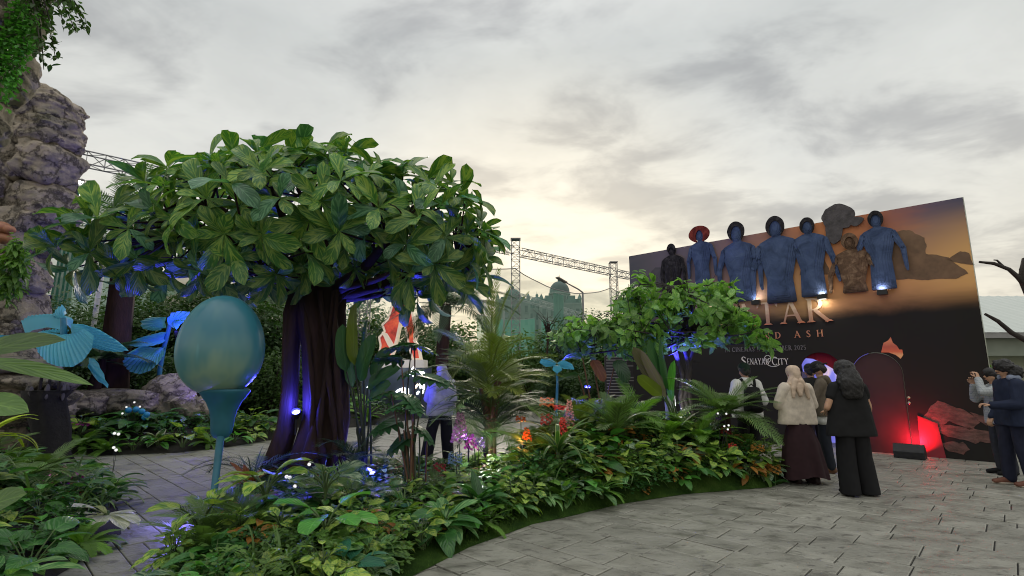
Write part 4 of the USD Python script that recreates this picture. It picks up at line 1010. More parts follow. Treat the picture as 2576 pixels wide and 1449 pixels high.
def frond(L, n=22, ll=.35, lw=.03, bend=1.0, droop=.6, angle=.9, base=.12, rr=.008, vee=.35, seed=0, start=0.0, tipl=.25, nseg=2):
    """A pinnate frond: a midrib with paired leaflets."""
    rng = np.random.default_rng(seed); mb = MB()
    k = 14; s = np.linspace(0, 1, k); ang = start - bend * s ** 1.3
    x = np.concatenate([[0], np.cumsum(np.cos(ang[1:]) * L / (k - 1))]); z = np.concatenate([[0], np.cumsum(np.sin(ang[1:]) * L / (k - 1))])
    mb.tube(np.stack([x, np.zeros(k), z], 1), np.linspace(rr, rr * .25, k), 4, cap=False)
    for i in range(n):
        u = base + (1 - base) * (i + .5) / n
        c = np.array([np.interp(u, s, x), 0, np.interp(u, s, z)]); a = np.interp(u, s, ang)
        T = np.array([math.cos(a), 0, math.sin(a)]); N = np.array([-math.sin(a), 0, math.cos(a)])
        f = math.sin(PI * min(1, u * .92 + .08) ** .9) ** .6 if u < .9 else tipl + (1 - u) * 3
        l_ = ll * max(tipl, f) * rng.uniform(.88, 1.1); th = angle * (1 - .45 * u) + rng.uniform(-.06, .06)
        for sd in (-1, 1):
            d = unit(T * math.cos(th) + np.array([0, sd, 0]) * math.sin(th) + N * vee * (1 - u * .5))
            wdir = unit(np.cross(d, N)); pts = []
            for q in range(nseg + 1):
                r = q / nseg; pts.append(c + d * l_ * r - np.array([0, 0, droop * l_ * r * r * .6]))
            hw = [lw * .4, lw * .5, 0] if nseg == 2 else [lw * .35, lw * .5, lw * .4, 0]
            V, UV = [], []
            for q in range(nseg):
                V += [pts[q] - wdir * hw[q], pts[q] + wdir * hw[q]]; UV += [(.1, q / nseg), (.9, q / nseg)]
            V.append(pts[nseg]); UV.append((.5, 1)); F = []
            for q in range(nseg - 1): F += [[2 * q, 2 * q + 2, 2 * q + 3], [2 * q, 2 * q + 3, 2 * q + 1]]
            F.append([2 * nseg - 2, 2 * nseg, 2 * nseg - 1]); mb.add(V, F, UV)
    return mb.arrays()

def monstera(R, bend=.5, cuts=5, seed=0):
    """A split leaf: fingers from a midrib that join near it."""
    rng = np.random.default_rng(seed); mb = MB()
    v, f, uv = leaf(R * 1.9, R * 1.05, bend, .15, 8, 1, 'heart'); mb.add(v, f, uv)
    mid = v[1::3][:, :]                                         # centre line
    for sd in (-1, 1):
        for i in range(cuts):
            u = .02 + .80 * i / cuts; c = mid[int(u * 8)] + (mid[min(8, int(u * 8) + 1)] - mid[int(u * 8)]) * (u * 8 % 1)
            ll = R * (1.08 - .5 * abs(u - .22) - .35 * u ** 2) * rng.uniform(.92, 1.05); a = sd * (1.75 - 1.15 * u + rng.uniform(-.05, .05))
            v2, f2, uv2 = leaf(ll, R * .46, .35 + bend * .3, .1, 5, 1, 'strap'); mb.add(v2, f2, uv2, R=rotz(a) @ rotx(.0), t=c + (0, 0, -.002 * i))
    return mb.arrays()

# ------------------------------------------------------------------ leaf materials
L_ = {}
L_['tree'] = leafmat('tree_leaf_look', (.042, .145, .036), (.22, .34, .08), amount=.55, rough=.34, trans=.22, veins=8)
L_['tree_b'] = leafmat('tree_leaf_teal_look', (.03, .11, .06), (.11, .25, .15), amount=.55, rough=.34, trans=.2, veins=8)
L_['small'] = leafmat('small_tree_leaf_look', (.085, .22, .05), (.22, .38, .10), amount=.45, rough=.36, trans=.36)
L_['pothos'] = leafmat('pothos_leaf_look', (.055, .15, .032), (.26, .36, .075), amount=.7, rough=.32, veins=5)
L_['aglao'] = leafmat('streaked_leaf_look', (.034, .125, .042), (.17, .31, .13), amount=.6, rough=.3, veins=9)
L_['dark'] = leafmat('dark_leaf_look', (.022, .085, .026), (.05, .14, .04), amount=.4, rough=.25)
L_['bright'] = leafmat('bright_leaf_look', (.05, .20, .04), (.10, .29, .06), amount=.4, rough=.3)
L_['fern'] = leafmat('fern_leaf_look', (.08, .20, .035), (.15, .29, .05), amount=.4, rough=.45, trans=.3)
L_['palm'] = leafmat('palm_leaf_look', (.06, .13, .04), (.12, .21, .06), amount=.4, rough=.35, trans=.22)
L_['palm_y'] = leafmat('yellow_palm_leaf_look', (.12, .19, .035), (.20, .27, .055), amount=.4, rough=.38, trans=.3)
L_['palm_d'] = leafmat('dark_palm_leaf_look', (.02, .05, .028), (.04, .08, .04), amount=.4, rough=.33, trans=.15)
L_['spider'] = leafmat('edged_strap_leaf_look', (.035, .10, .025), (.06, .15, .035), amount=.3, rough=.35, edge=((.34, .42, .16), .36))
L_['hosta'] = leafmat('white_edged_leaf_look', (.05, .11, .045), (.09, .16, .07), amount=.4, edge=((.48, .52, .40), .27))
L_['silver'] = leafmat('silver_leaf_look', (.02, .07, .045), (.24, .32, .24), amount=.62, rough=.3, veins=6)
L_['white'] = leafmat('white_leaf_look', (.42, .44, .34), (.6, .6, .5), amount=.5, var=.15)
L_['orange'] = leafmat('orange_leaf_look', (.26, .10, .02), (.36, .20, .03), amount=.5, tcol=(1.4, 1, .5))
L_['rust'] = leafmat('rust_leaf_look', (.16, .055, .025), (.22, .10, .03), amount=.5, tcol=(1.4, 1, .5))
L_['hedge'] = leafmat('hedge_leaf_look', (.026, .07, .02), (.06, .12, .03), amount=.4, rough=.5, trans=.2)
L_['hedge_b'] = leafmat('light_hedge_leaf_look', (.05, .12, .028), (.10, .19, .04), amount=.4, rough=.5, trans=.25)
L_['lime'] = leafmat('lime_frond_look', (.5, .62, .05), (.6, .7, .08), amount=.4, trans=.3)
L_['mon'] = leafmat('monstera_leaf_look', (.018, .065, .028), (.03, .09, .035), amount=.35, rough=.24, trans=.12)
L_['mon_y'] = leafmat('young_monstera_leaf_look', (.08, .17, .02), (.13, .22, .03), amount=.4, rough=.3, trans=.35)
L_['pad'] = leafmat('paddle_leaf_look', (.025, .085, .03), (.04, .11, .035), amount=.35, rough=.3, trans=.15, veins=16)
L_['pad_y'] = leafmat('yellow_paddle_leaf_look', (.10, .16, .02), (.14, .20, .03), amount=.4, rough=.35, trans=.3, veins=16)
L_['pad_p'] = leafmat('purple_backed_leaf_look', (.10, .11, .07), (.12, .10, .12), amount=.5, rough=.35, trans=.15, veins=14)
L_['teal'] = leafmat('teal_leaf_look', (.015, .09, .065), (.04, .14, .09), amount=.4, rough=.3)
M['bark'] = plain('tree_bark_look', (.018, .009, .007), .85, .45, 9, .9, 26, stretch=(1, 1, .22), color2=(.042, .02, .014))
M['bark_red'] = plain('red_bark_look', (.035, .015, .011), .85, .4, 9, .9, 26, stretch=(1, 1, .3))
M['stem'] = plain('green_stem_look', (.06, .10, .03), .5, .3, 8)
M['stem_d'] = plain('dark_stem_look', (.03, .04, .025), .5, .3, 8)
M['stem_b'] = plain('brown_stem_look', (.12, .06, .035), .6, .3, 8)

# ================================================================== the big tree
def fluted(pts, radii, sides=28, seed=0, amp=.16, lobes=5):
    mb = MB(); mb.tube(pts, radii, sides); v, f, uv = mb.arrays(); n = len(pts)
    p = np.repeat(np.asarray(pts, float), sides, 0); d = v - p; a = np.tile(np.arange(sides) * 2 * PI / sides, n); z = np.repeat(np.linspace(0, 1, n), sides)
    k = 1 + amp * np.sin(lobes * a + seed + 1.2 * z) + amp * .6 * np.sin((lobes + 4) * a - 2 * z + seed * 2) + (meshkit.fbm(v * 4, 3, seed) - .5) * .25
    return p + d * k[:, None], f, uv

def bez(a, b, c, n=10):
    t = np.linspace(0, 1, n)[:, None]; a, b, c = map(lambda q: np.asarray(q, float), (a, b, c))
    return a * (1 - t) ** 2 + 2 * b * t * (1 - t) + c * t * t

def lobes_sample(lobes, n, mind, rng, zmin=-.35):
    """Points on the outside of a heap of ellipsoids, with their outward directions."""
    pts, nor = [], []
    area = np.array([r[0] * r[1] + r[0] * r[2] + r[1] * r[2] for c, r in lobes]); area /= area.sum(); tries = 0
    while len(pts) < n and tries < n * 60:
        tries += 1; k = rng.choice(len(lobes), p=area); c, r = lobes[k]
        d = unit(rng.normal(size=3))
        if d[2] < zmin: continue
        r = np.asarray(r) * rng.uniform(.82, 1.02); p = np.asarray(c) + d * r
        if any(j != k and np.sum(((p - c2) / np.asarray(r2)) ** 2) < .72 for j, (c2, r2) in enumerate(lobes)): continue
        if pts and np.min(np.linalg.norm(np.array(pts) - p, axis=1)) < mind: continue
        pts.append(p); nor.append(unit(d / r))
    return np.array(pts), np.array(nor)

TB = np.array([-2.75, 7.5, 0.0]); TB[2] = hz('island', -2.75, 7.5) - .05
big = Thing('broadleaf_tree', 'big artificial tree with broad mottled leaves and dark red brown trunk', 'tree', TB)
tp = lambda u, v, Y=7.5: P(u, v, Y)
tr_pts = np.array([TB + (0, 0, -.05), TB + (.01, 0, .25), tp(822, 1050), tp(820, 950), tp(815, 860), tp(806, 790), tp(800, 730)])
big.part('trunk', fluted(tr_pts, [.44, .34, .28, .265, .27, .30, .36], 34, 2, .13, 6), M['bark'], smooth=True)
st_pts = np.array([TB + (-.62, -.05, -.02), tp(722, 1080, 7.4), tp(730, 980, 7.4), tp(733, 880, 7.42), tp(738, 790, 7.45), tp(765, 725, 7.5)])
big.part('side_stem', fluted(st_pts, [.15, .115, .10, .10, .12, .17], 20, 5, .15, 4), M['bark'], smooth=True)
for j, (du, tw_) in enumerate(((-36, 1.5), (22, 2.0), (42, 1.2), (2, 2.6))):
    pts = [tp(812 + du + 10 * math.sin(tw_ * t * 3 + j), 1170 - 440 * t, 7.5 - .31 + .04 * math.cos(tw_ * t * 4)) for t in np.linspace(0, 1, 14)]
    big.part('hanging_root', MB().tube(pts, np.linspace(.045, .03, 14) * (1 + .3 * np.sin(np.arange(14) * 2.1)), 8, jitter=.4, seed=j), M['bark'], smooth=True)
rng = np.random.default_rng(21)
CL = [(P(770, 590, 7.5), (2.1, 1.9, .95)), (P(400, 620, 7.1), (.92, 1.0, .46)), (P(1100, 620, 7.2), (.72, 1.1, .80)), (P(570, 545, 7.6), (1.05, 1.2, .70)), (P(820, 510, 7.7), (1.0, 1.2, .70)), (P(1050, 545, 7.4), (.75, .9, .62)), (P(640, 650, 6.5), (.8, .5, .4)), (P(275, 640, 6.9), (.42, .7, .34))]
wp, wn = lobes_sample(CL, 300, .335, rng, -.80)
top = tp(800, 730)
ends = []
cen = wp[rng.permutation(len(wp))[:22]]
for j, e in enumerate(cen):
    root = top + rng.normal(0, .12, 3) * (1, 1, .3); inner = e - unit(e - CL[0][0]) * .28
    mid = root + (inner - root) * .5 + np.array([0, 0, -.12 - .1 * rng.random()]); b_ = bez(root, mid, inner, 10); ends.append(b_)
    big.part('branch', MB().tube(b_, np.linspace(.12 if j < 10 else .07, .022, 10), 9, jitter=.35, seed=j), M['bark'], smooth=True)
bp = np.vstack([b[3:] for b in ends]); tw_mb = MB()
for p, n_ in zip(wp, wn):
    q = bp[np.argmin(np.linalg.norm(bp - (p - n_ * .3), axis=1))]; tw_mb.tube(bez(q, (q + p) / 2 - (0, 0, .05), p - n_ * .02, 5), np.linspace(.02, .010, 5), 5, cap=False)
for j in range(90):                                      # bare twigs that tangle below the crown
    q = bp[rng.integers(len(bp))]; e = q + rng.normal(0, .35, 3) * (1, 1, .35) + (0, 0, -.02); tw_mb.tube(bez(q, (q + e) / 2 + rng.normal(0, .08, 3), e, 5), np.linspace(.014, .006, 5), 5, cap=False)
big.part('twigs', tw_mb, M['bark'], smooth=True, kind='stuff')
leaves = []
for i, (p, n_) in enumerate(zip(wp, wn)):
    ax = unit(n_ * .75 + np.array([0, -.12, .45]) + rng.normal(0, .22, 3)); Fm = frame(ax); Fm = np.stack([Fm[:, 1], Fm[:, 2], Fm[:, 0]], 1)   # z along the axis
    nlv = rng.integers(6, 9); a0 = rng.uniform(0, 6.3)
    for q in range(nlv):
        Lq = rng.uniform(.28, .60); el = rng.uniform(-.05, .75) if q < nlv - 1 else 1.1
        v, f, uv = leaf(Lq, Lq * rng.uniform(.32, .40), rng.uniform(.45, 1.5), rng.uniform(.12, .42), 7, 2, 'obovate', rng.uniform(-.7, .7), rng.uniform(0, .06))
        R_ = Fm @ aim(a0 + q * 2 * PI / nlv + rng.uniform(-.2, .2), el, rng.uniform(-.3, .3)); w_ = v @ R_.T + p + ax * .02
        leaves.append((w_, f, uv, 'tree_b' if rng.random() < .13 else 'tree'))
order = sorted(range(len(leaves)), key=lambda k: leaves[k][0].mean(0)[1] - .35 * leaves[k][0].mean(0)[2])
rest = {'tree': MB(), 'tree_b': MB()}
for r_, k in enumerate(order):
    w_, f, uv, mt = leaves[k]
    if r_ < 300: big.part('leaf', (w_, f, uv), L_[mt], smooth=True)
    else: rest[mt].add(w_, f, uv)
big.part('foliage', rest['tree'], L_['tree'], smooth=True, kind='stuff'); big.part('foliage', rest['tree_b'], L_['tree_b'], smooth=True, kind='stuff')

# ================================================================== the smaller tree before the billboard
RB = np.array([3.15, 9.3, 0.0]); RB[2] = hz('island', 3.15, 9.3) - .05
rt = Thing('small_leaved_tree', 'smaller artificial tree with thin twisted stems before the billboard', 'tree', RB)
rp_ = lambda u, v, Y=9.3: P(u, v, Y)
for j, pts in enumerate([[RB, rp_(1722, 1000), rp_(1735, 930), rp_(1722, 880), rp_(1735, 830), rp_(1760, 790)], [RB + (.08, .05, 0), rp_(1735, 1000), rp_(1728, 940), rp_(1745, 880), rp_(1790, 845), rp_(1850, 835)], [RB + (-.08, -.05, 0), rp_(1712, 1000), rp_(1718, 940), rp_(1690, 870), rp_(1655, 815), rp_(1560, 800)], [RB + (-.03, .1, 0), rp_(1720, 960), rp_(1700, 880), rp_(1690, 830), rp_(1670, 780)]]):
    rt.part('trunk', MB().tube(np.array(pts), np.linspace(.052 - .006 * j, .024, len(pts)), 10, jitter=.35, seed=j), M['bark_dark'], smooth=True)
rng = np.random.default_rng(33)
RL = [(rp_(1740, 800), (.95, 1.0, .46)), (rp_(1620, 750), (.5, .6, .32)), (rp_(1790, 745, 9.5), (.45, .6, .30)), (rp_(1560, 840), (.95, .9, .42)), (rp_(1850, 828, 9.0), (.42, .6, .28)), (rp_(1660, 765), (.95, .8, .38)), (rp_(1455, 860, 9.8), (.5, .6, .36)), (rp_(1915, 858, 8.8), (.2, .3, .12)), (rp_(1760, 845, 9.0), (.45, .6, .2)), (rp_(1610, 880, 9.3), (.5, .6, .24)), (rp_(1500, 845, 9.5), (.5, .6, .36))]
wp2, wn2 = lobes_sample(RL, 296, .155, rng, -.75)
ends = []
for j, e in enumerate(wp2[rng.permutation(len(wp2))[:34]]):
    root = rp_(rng.uniform(1690, 1770), rng.uniform(800, 860)); b_ = bez(root, (root + e) / 2 + rng.normal(0, .12, 3) - (0, 0, .12), e, 9); ends.append(b_)
    rt.part('branch', MB().tube(b_, np.linspace(.032, .009, 9), 6, jitter=.3, seed=j), M['bark_dark'], smooth=True)
bp = np.vstack([b[2:] for b in ends]); tw_mb = MB()
for p, n_ in zip(wp2, wn2):
    q = bp[np.argmin(np.linalg.norm(bp - p, axis=1))]; tw_mb.tube(bez(q, (q + p) / 2 + rng.normal(0, .03, 3), p, 4), [.008, .007, .006, .005], 4, cap=False)
for j in range(70):
    q = bp[rng.integers(len(bp))]; e = q + rng.normal(0, .28, 3) * (1, 1, .6); tw_mb.tube(bez(q, (q + e) / 2 + rng.normal(0, .06, 3), e, 5), np.linspace(.009, .004, 5), 4, cap=False)
rt.part('twigs', tw_mb, M['bark_dark'], smooth=True, kind='stuff')
tw_mb = MB()
for i, (p, n_) in enumerate(zip(wp2, wn2)):
    mb = MB(); ax = unit(n_ * .6 + (0, 0, .3) + rng.normal(0, .35, 3)); Fm = frame(ax); Fm = np.stack([Fm[:, 1], Fm[:, 2], Fm[:, 0]], 1)
    p = p - n_ * rng.uniform(0, .22) + rng.normal(0, .07, 3); tw_mb.tube([p - ax * .12, p], .005, 4, cap=False)
    for q in range(8):
        Lq = rng.uniform(.13, .27); v, f, uv = leaf(Lq, Lq * .46, rng.uniform(.2, 1.0), .25, 4, 1, 'ovate', rng.uniform(-.4, .4))
        mb.add(v, f, uv, R=Fm @ aim(q * 2.4 + rng.uniform(-.3, .3), rng.uniform(-.5, .7), rng.uniform(-.4, .4)), t=p + ax * rng.uniform(-.10, .08))
    rt.part('leaf_spray', mb, L_['small'], smooth=True)
rt.part('twigs', tw_mb, M['bark_dark'], smooth=True, kind='stuff')

# ================================================================== plants: one of each kind with its parts, then copies
PROTO = {}
def add_proto(key, builder, variants=2):
    PROTO[key] = []
    for k in range(variants):
        p = proto(key + ('_%s' % 'abc'[k])); builder(p, np.random.default_rng(hash_(key) + k)); PROTO[key].append(p)
def hash_(s): return sum((i + 1) * ord(c) for i, c in enumerate(s)) % 9973

def rosette(mat, n, L, W, el, bend, shape, fold=.25, stemlen=0.0, nl=5, nw=1, h=0.0, stem='stem', wave=0.0, lift=.0):
    def build(p, rng):
        st = MB()
        for i in range(n):
            a = i * 2.39996 + rng.uniform(-.3, .3); e = rng.uniform(*el); l_ = rng.uniform(*L); f_ = (i + .5) / n
            v, f, uv = leaf(l_, l_ * W * rng.uniform(.9, 1.1), rng.uniform(*bend), fold, nl, nw, shape, rng.uniform(-.35, .35), wave)
            sl = stemlen * rng.uniform(.6, 1.15); d = np.array([math.cos(a) * math.cos(e), math.sin(a) * math.cos(e), math.sin(e)])
            b0 = np.array([.02 * math.cos(a), .02 * math.sin(a), h * f_]); at_ = b0 + d * sl + np.array([0, 0, sl * .35 + lift * f_])
            if sl > .02: st.tube(bez(b0 - (0, 0, .03), b0 + (0, 0, sl * .5), at_, 5), [.007, .006, .005, .005, .004], 4, cap=False)
            usdkit.mesh(stage, numbered(p, 'leaf'), (v @ aim(a, e * .6 - (.25 if sl > .02 else 0), rng.uniform(-.3, .3)).T + at_, f), L_[mat], smooth=True, uv=uv)
        if h > .05: st.tube([(0, 0, -.05), (0, 0, h)], [.014, .008], 5)
        if st.n: usdkit.mesh(stage, numbered(p, 'stem'), st.arrays()[:2], M[stem], smooth=True)
    return build

def fernb(mat, n, L, ll, lw, el, bend, cnt=18, droop=.4, angle=1.25, h=0.0, trunk=None, rr=.004, vee=.15, tr=.05):
    def build(p, rng):
        for i in range(n):
            a = i * 2.39996 + rng.uniform(-.3, .3); e = rng.uniform(*el); l_ = rng.uniform(*L)
            v, f, uv = frond(l_, cnt, ll * l_ / L[1], lw, rng.uniform(*bend), droop, angle, .1, rr, vee, int(rng.integers(9999)))
            usdkit.mesh(stage, numbered(p, 'frond'), (v @ aim(a, e, rng.uniform(-.25, .25)).T + (0, 0, h), f), L_[mat], smooth=True, uv=uv)
        if trunk: usdkit.mesh(stage, numbered(p, 'trunk'), MB().tube([(0, 0, -.1), (0, 0, h * .5), (0, 0, h + .02)], [tr, tr * .9, tr * .8], 9, jitter=.4).arrays()[:2], M[trunk], smooth=50)
    return build

def tinyleaf(mat, n, R, H, L, shape='ovate', stems=6):
    def build(p, rng):
        mb = MB(); st = MB()
        for k in range(stems):
            a = rng.uniform(0, 6.3); st.tube(bez((0, 0, -.03), (0, 0, H * .5), (R * .7 * math.cos(a), R * .7 * math.sin(a), H * .8), 5), [.006, .005, .004, .003, .002], 4, cap=False)
        for k in range(n):
            d = unit(rng.normal(size=3)); d[2] = abs(d[2]); q = d * np.array([R, R, H]) * rng.uniform(.5, 1.05) ** .6
            v, f, uv = leaf(L * rng.uniform(.7, 1.2), L * .5, rng.uniform(.1, .9), .2, 3, 1, shape); mb.add(v, f, uv, R=aim(math.atan2(d[1], d[0]) + rng.normal(0, .6), rng.uniform(-.4, .7), rng.uniform(-.6, .6)), t=q)
        usdkit.mesh(stage, numbered(p, 'foliage'), mb.arrays()[:2], L_[mat], smooth=True, uv=mb.arrays()[2]).GetPrim().SetCustomDataByKey('kind', 'stuff')
        usdkit.mesh(stage, numbered(p, 'stem'), st.arrays()[:2], M['stem'], smooth=True)
    return build

def tuft(mat, n, L, W, el, bend):
    def build(p, rng):
        for i in range(n):
            a = rng.uniform(0, 6.3); l_ = rng.uniform(*L); v, f, uv = leaf(l_, W, rng.uniform(*bend), .3, 6, 1, 'strap', rng.uniform(-.3, .3))
            usdkit.mesh(stage, numbered(p, 'leaf'), (v @ aim(a, rng.uniform(*el)).T + (rng.normal(0, .02), rng.normal(0, .02), 0), f), L_[mat], smooth=True, uv=uv)
    return build

add_proto('pothos', rosette('pothos', 15, (.13, .22), .72, (.2, 1.1), (.4, 1.0), 'heart', .2, .16, 5, 1), 3)
add_proto('aglaonema', rosette('aglao', 17, (.22, .34), .36, (.25, 1.2), (.5, 1.2), 'lance', .25, .10, 6, 1), 3)
add_proto('dark_philodendron', rosette('dark', 12, (.20, .30), .66, (.3, 1.1), (.5, 1.0), 'heart', .15, .18, 6, 1), 2)
add_proto('glossy', rosette('bright', 12, (.16, .25), .5, (.2, 1.1), (.4, .9), 'ovate', .2, .12, 5, 1), 2)
add_proto('fern', fernb('fern', 15, (.28, .44), .085, .022, (.2, 1.2), (.9, 1.8), 18), 2)
add_proto('small_palm', fernb('palm', 11, (.45, .75), .24, .016, (.5, 1.3), (.7, 1.4), 18, .5, .9), 2)
add_proto('strap', tuft('palm', 22, (.25, .5), .022, (.5, 1.4), (.6, 1.8)), 2)
add_proto('silver', rosette('silver', 14, (.15, .23), .46, (.1, 1.0), (.4, .9), 'ovate', .2, .10, 6, 1), 2)
add_proto('croton', rosette('orange', 14, (.12, .20), .34, (.2, 1.2), (.4, 1.1), 'lance', .2, .05, 5, 1, .15), 2)
add_proto('rust', rosette('rust', 12, (.14, .24), .32, (.3, 1.3), (.3, 1.0), 'lance', .2, .04, 5, 1, .1), 1)
add_proto('tiny', tinyleaf('hedge_b', 150, .20, .24, .06), 2)
add_proto('tiny_dark', tinyleaf('dark', 170, .22, .22, .065), 2)
add_proto('hosta', rosette('hosta', 12, (.2, .30), .42, (.2, 1.1), (.5, 1.2), 'ovate', .25, .10, 6, 2), 1)
add_proto('lime', rosette('pothos', 18, (.12, .19), .6, (.2, 1.3), (.3, .9), 'ovate', .2, .12, 5, 1, .2), 2)
add_proto('teal', rosette('teal', 12, (.16, .26), .5, (.2, 1.0), (.4, 1.0), 'ovate', .2, .12, 5, 1), 1)

LAND = [('the big tree trunk', (-2.75, 7.5)), ('the blue bulb plant', (-3.0, 5.5)), ('the tall split-leaf plant', (-1.15, 6.2)), ('the pink flower spike', (-.85, 7.4)), ('the dense centre palm', (-.3, 8.2)), ('the edged strap plant', (.62, 6.9)),
        ('the coral flowers', (.75, 7.6)), ('the tall paddle-leaf plant', (2.5, 8.4)), ('the small tree stems', (3.15, 9.3)), ('the right dark fan palm', (3.3, 8.0)), ('the paving at the island tip', (3.85, 7.5)), ('the blue ground lamp', (-2.0, 7.1)), ('the white bead lights', (-2.3, 5.9)), ('the front grass bend', (-.6, 4.9)), ('the round green leaves', (-1.5, 4.4)), ('the rust bromeliad', (-2.75, 5.6)), ('the orange flowers', (.15, 7.6)), ('the soft feather palm', (1.5, 7.6)), ('the trailing streaked leaves', (1.05, 6.35)), ('the fan palm trunk', (3.4, 7.4))]
KINDS = {'pothos': ('pothos_plant', 'pale green mottled heart-leaved clump', 'plant'), 'aglaonema': ('streaked_plant', 'clump of long streaked green leaves', 'plant'), 'dark_philodendron': ('philodendron', 'dark glossy heart-leaved clump', 'plant'),
         'glossy': ('glossy_plant', 'bright green oval-leaved clump', 'plant'), 'fern': ('fern', 'arching light green fern', 'fern'), 'small_palm': ('small_palm', 'small feathery palm', 'palm'), 'strap': ('grass_tuft', 'tuft of narrow arching blades', 'plant'),
         'silver': ('silver_plant', 'silver veined plant', 'plant'), 'croton': ('croton', 'orange yellow leaved plant', 'plant'), 'rust': ('rust_leaved_plant', 'rust coloured leafy plant', 'plant'), 'tiny': ('small_leaved_shrub', 'mound of tiny light leaves', 'shrub'),
         'tiny_dark': ('small_leaved_shrub', 'mound of tiny dark leaves', 'shrub'), 'hosta': ('hosta', 'white edged leafy plant', 'plant'), 'lime': ('lime_plant', 'upright lime green leafy plant', 'plant'), 'teal': ('teal_leaved_plant', 'dark teal leaved plant', 'plant')}
def where(x, y, land):
    d = [math.hypot(x - q[0], y - q[1]) for _, q in land]; n, q = land[int(np.argmin(d))]
    dx, dy = x - q[0], y - q[1]
    rel = ('left of ' if dx < 0 else 'right of ') if abs(dx) > abs(dy) * .8 else ('in front of ' if dy < 0 else 'behind ')
    return rel + n + ''
PL = []
def settle_labels():
    by = {}
    for q in PL: by.setdefault(q[1], []).append(q)
    for lab, qs in by.items():
        if len(qs) == 1: continue
        qs.sort(key=lambda q: q[2] / q[3]); n = len(qs)
        wd = {2: ['left', 'right'], 3: ['leftmost', 'middle', 'rightmost']}.get(n) or [w_ + ' from left:' for w_ in ('first', 'second', 'third', 'fourth', 'fifth', 'sixth', 'seventh', 'eighth', 'ninth', 'tenth')[:n]]
        for i, q in enumerate(qs):
            if i < len(wd): tag(stage.GetPrimAtPath(q[0]), wd[i] + ' ' + lab)
def plant(key, x, y, z=None, s=1.0, rz=None, land=LAND, rng=None, k='island', place=None, tilt=(0, 0)):
    z = hz(k, x, y) if z is None else z
    name, desc, cat = KINDS[key]; v = PROTO[key]; label = f'{desc} {place or where(x, y, land)}'
    grp = None
    PL.append((instance(name, v[int(rng.integers(len(v)))], (x, y, z), rng.uniform(0, 6.28) if rz is None else rz, s, label, cat, 'planting: ' + desc, tilt), label, x, y))

rng = np.random.default_rng(77)
def fill(key_weights, poly, mind, n, k, land, smul=1.0, test=None, seed=1):
    rng = np.random.default_rng(seed); keys = list(key_weights); w = np.array([key_weights[q] for q in keys], float); w /= w.sum()
    b = poly.bounds; pts = []
    for _ in range(n * 40):
        p = np.array([rng.uniform(b[0], b[2]), rng.uniform(b[1], b[3])])
        if not poly.contains(Point(p)) or (pts and np.min(np.linalg.norm(np.array(pts) - p, axis=1)) < mind) or (test and not test(p)): continue
        pts.append(p)
        cl = meshkit.noise(np.array([p[0] * 1.1, p[1] * 1.1, 3.0 + seed])) * len(keys) * 1.0         # kinds grow in drifts
        key = keys[int(rng.choice(len(keys), p=w))] if rng.random() < .65 else keys[int(cl) % len(keys)]
        plant(key, p[0], p[1], None, smul * rng.uniform(.8, 1.25) * (.74 if k == 'island' and p[0] < .1 and p[1] > 6.2 else 1.2 if k == 'island' and p[0] > .3 else 1), None, land, rng, k, None, (rng.normal(0, .12), rng.normal(0, .12)))
        if len(pts) >= n: break
    return pts
inner = unary_union([SH['island'].buffer(-.27), SH['island'].buffer(-.12).intersection(sbox(-5, 2, -.95, 12)), SH['island'].buffer(-.13).intersection(sbox(1.0, 5.6, 6, 12))])
front_ok = lambda p: math.hypot(p[0] + 2.75, p[1] - 7.5) > .55 and math.hypot(p[0] - .62, p[1] - 6.8) > .22
fill(dict(pothos=3, aglaonema=3.4, dark_philodendron=2, glossy=2.6, fern=3.4, strap=2.2, silver=.8, croton=.3, tiny=2.6, tiny_dark=2.0, lime=2.0, small_palm=1.0, rust=.12, teal=.6), inner.intersection(sbox(-4.2, 3.6, 4.5, 11)), .172, 950, 'island', LAND, .86, front_ok, 5)
# the front row that leans out over the grass rim
rng = np.random.default_rng(41)
row = SH['island'].buffer(-.24).exterior; d_ = 0.0
while d_ < row.length:
    q = row.interpolate(d_); d_ += rng.uniform(.13, .24)
    if q.y < 8.2 and q.x > -.75 and q.y > 4.6:
        plant(['aglaonema', 'glossy', 'fern', 'lime', 'tiny', 'aglaonema', 'dark_philodendron', 'pothos'][int(rng.integers(8))], q.x + rng.normal(0, .03), q.y + rng.normal(0, .05), None, rng.uniform(.6, .95), None, LAND, rng, 'island', None, (rng.uniform(.1, .4), rng.normal(0, .1)))
LAND2 = [('the black stump', (-8.1, 9.3)), ('the near left bed tip', (-3.8, 5.3)), ('the magenta flowers', (-5.1, 5.9)), ('the white leaves', (-4.1, 5.3)), ('the lime fronds', (-6.9, 7.3)), ('the left frame edge', (-7.5, 6.0)), ('the bulb stem across the path', (-3.4, 4.7)), ('the grey green fern', (-5.2, 5.7)), ('the close broad leaf', (-5.0, 4.4)), ('the cliff ledges', (-8.2, 8.6))]
fill(dict(pothos=2, aglaonema=2, dark_philodendron=2, fern=2, tiny_dark=2.6, glossy=1.2, strap=1, rust=.3, teal=.8, silver=.6, small_palm=.6), SH['near'].buffer(-.10).intersection(sbox(-9.2, 3.4, -3, 9.3)), .25, 210, 'near', LAND2, 1.05, lambda p: abs(p[0]) < p[1] * 1.12 + .4 and math.hypot(p[0] + 3.95, p[1] - 5.2) > .35, 6)
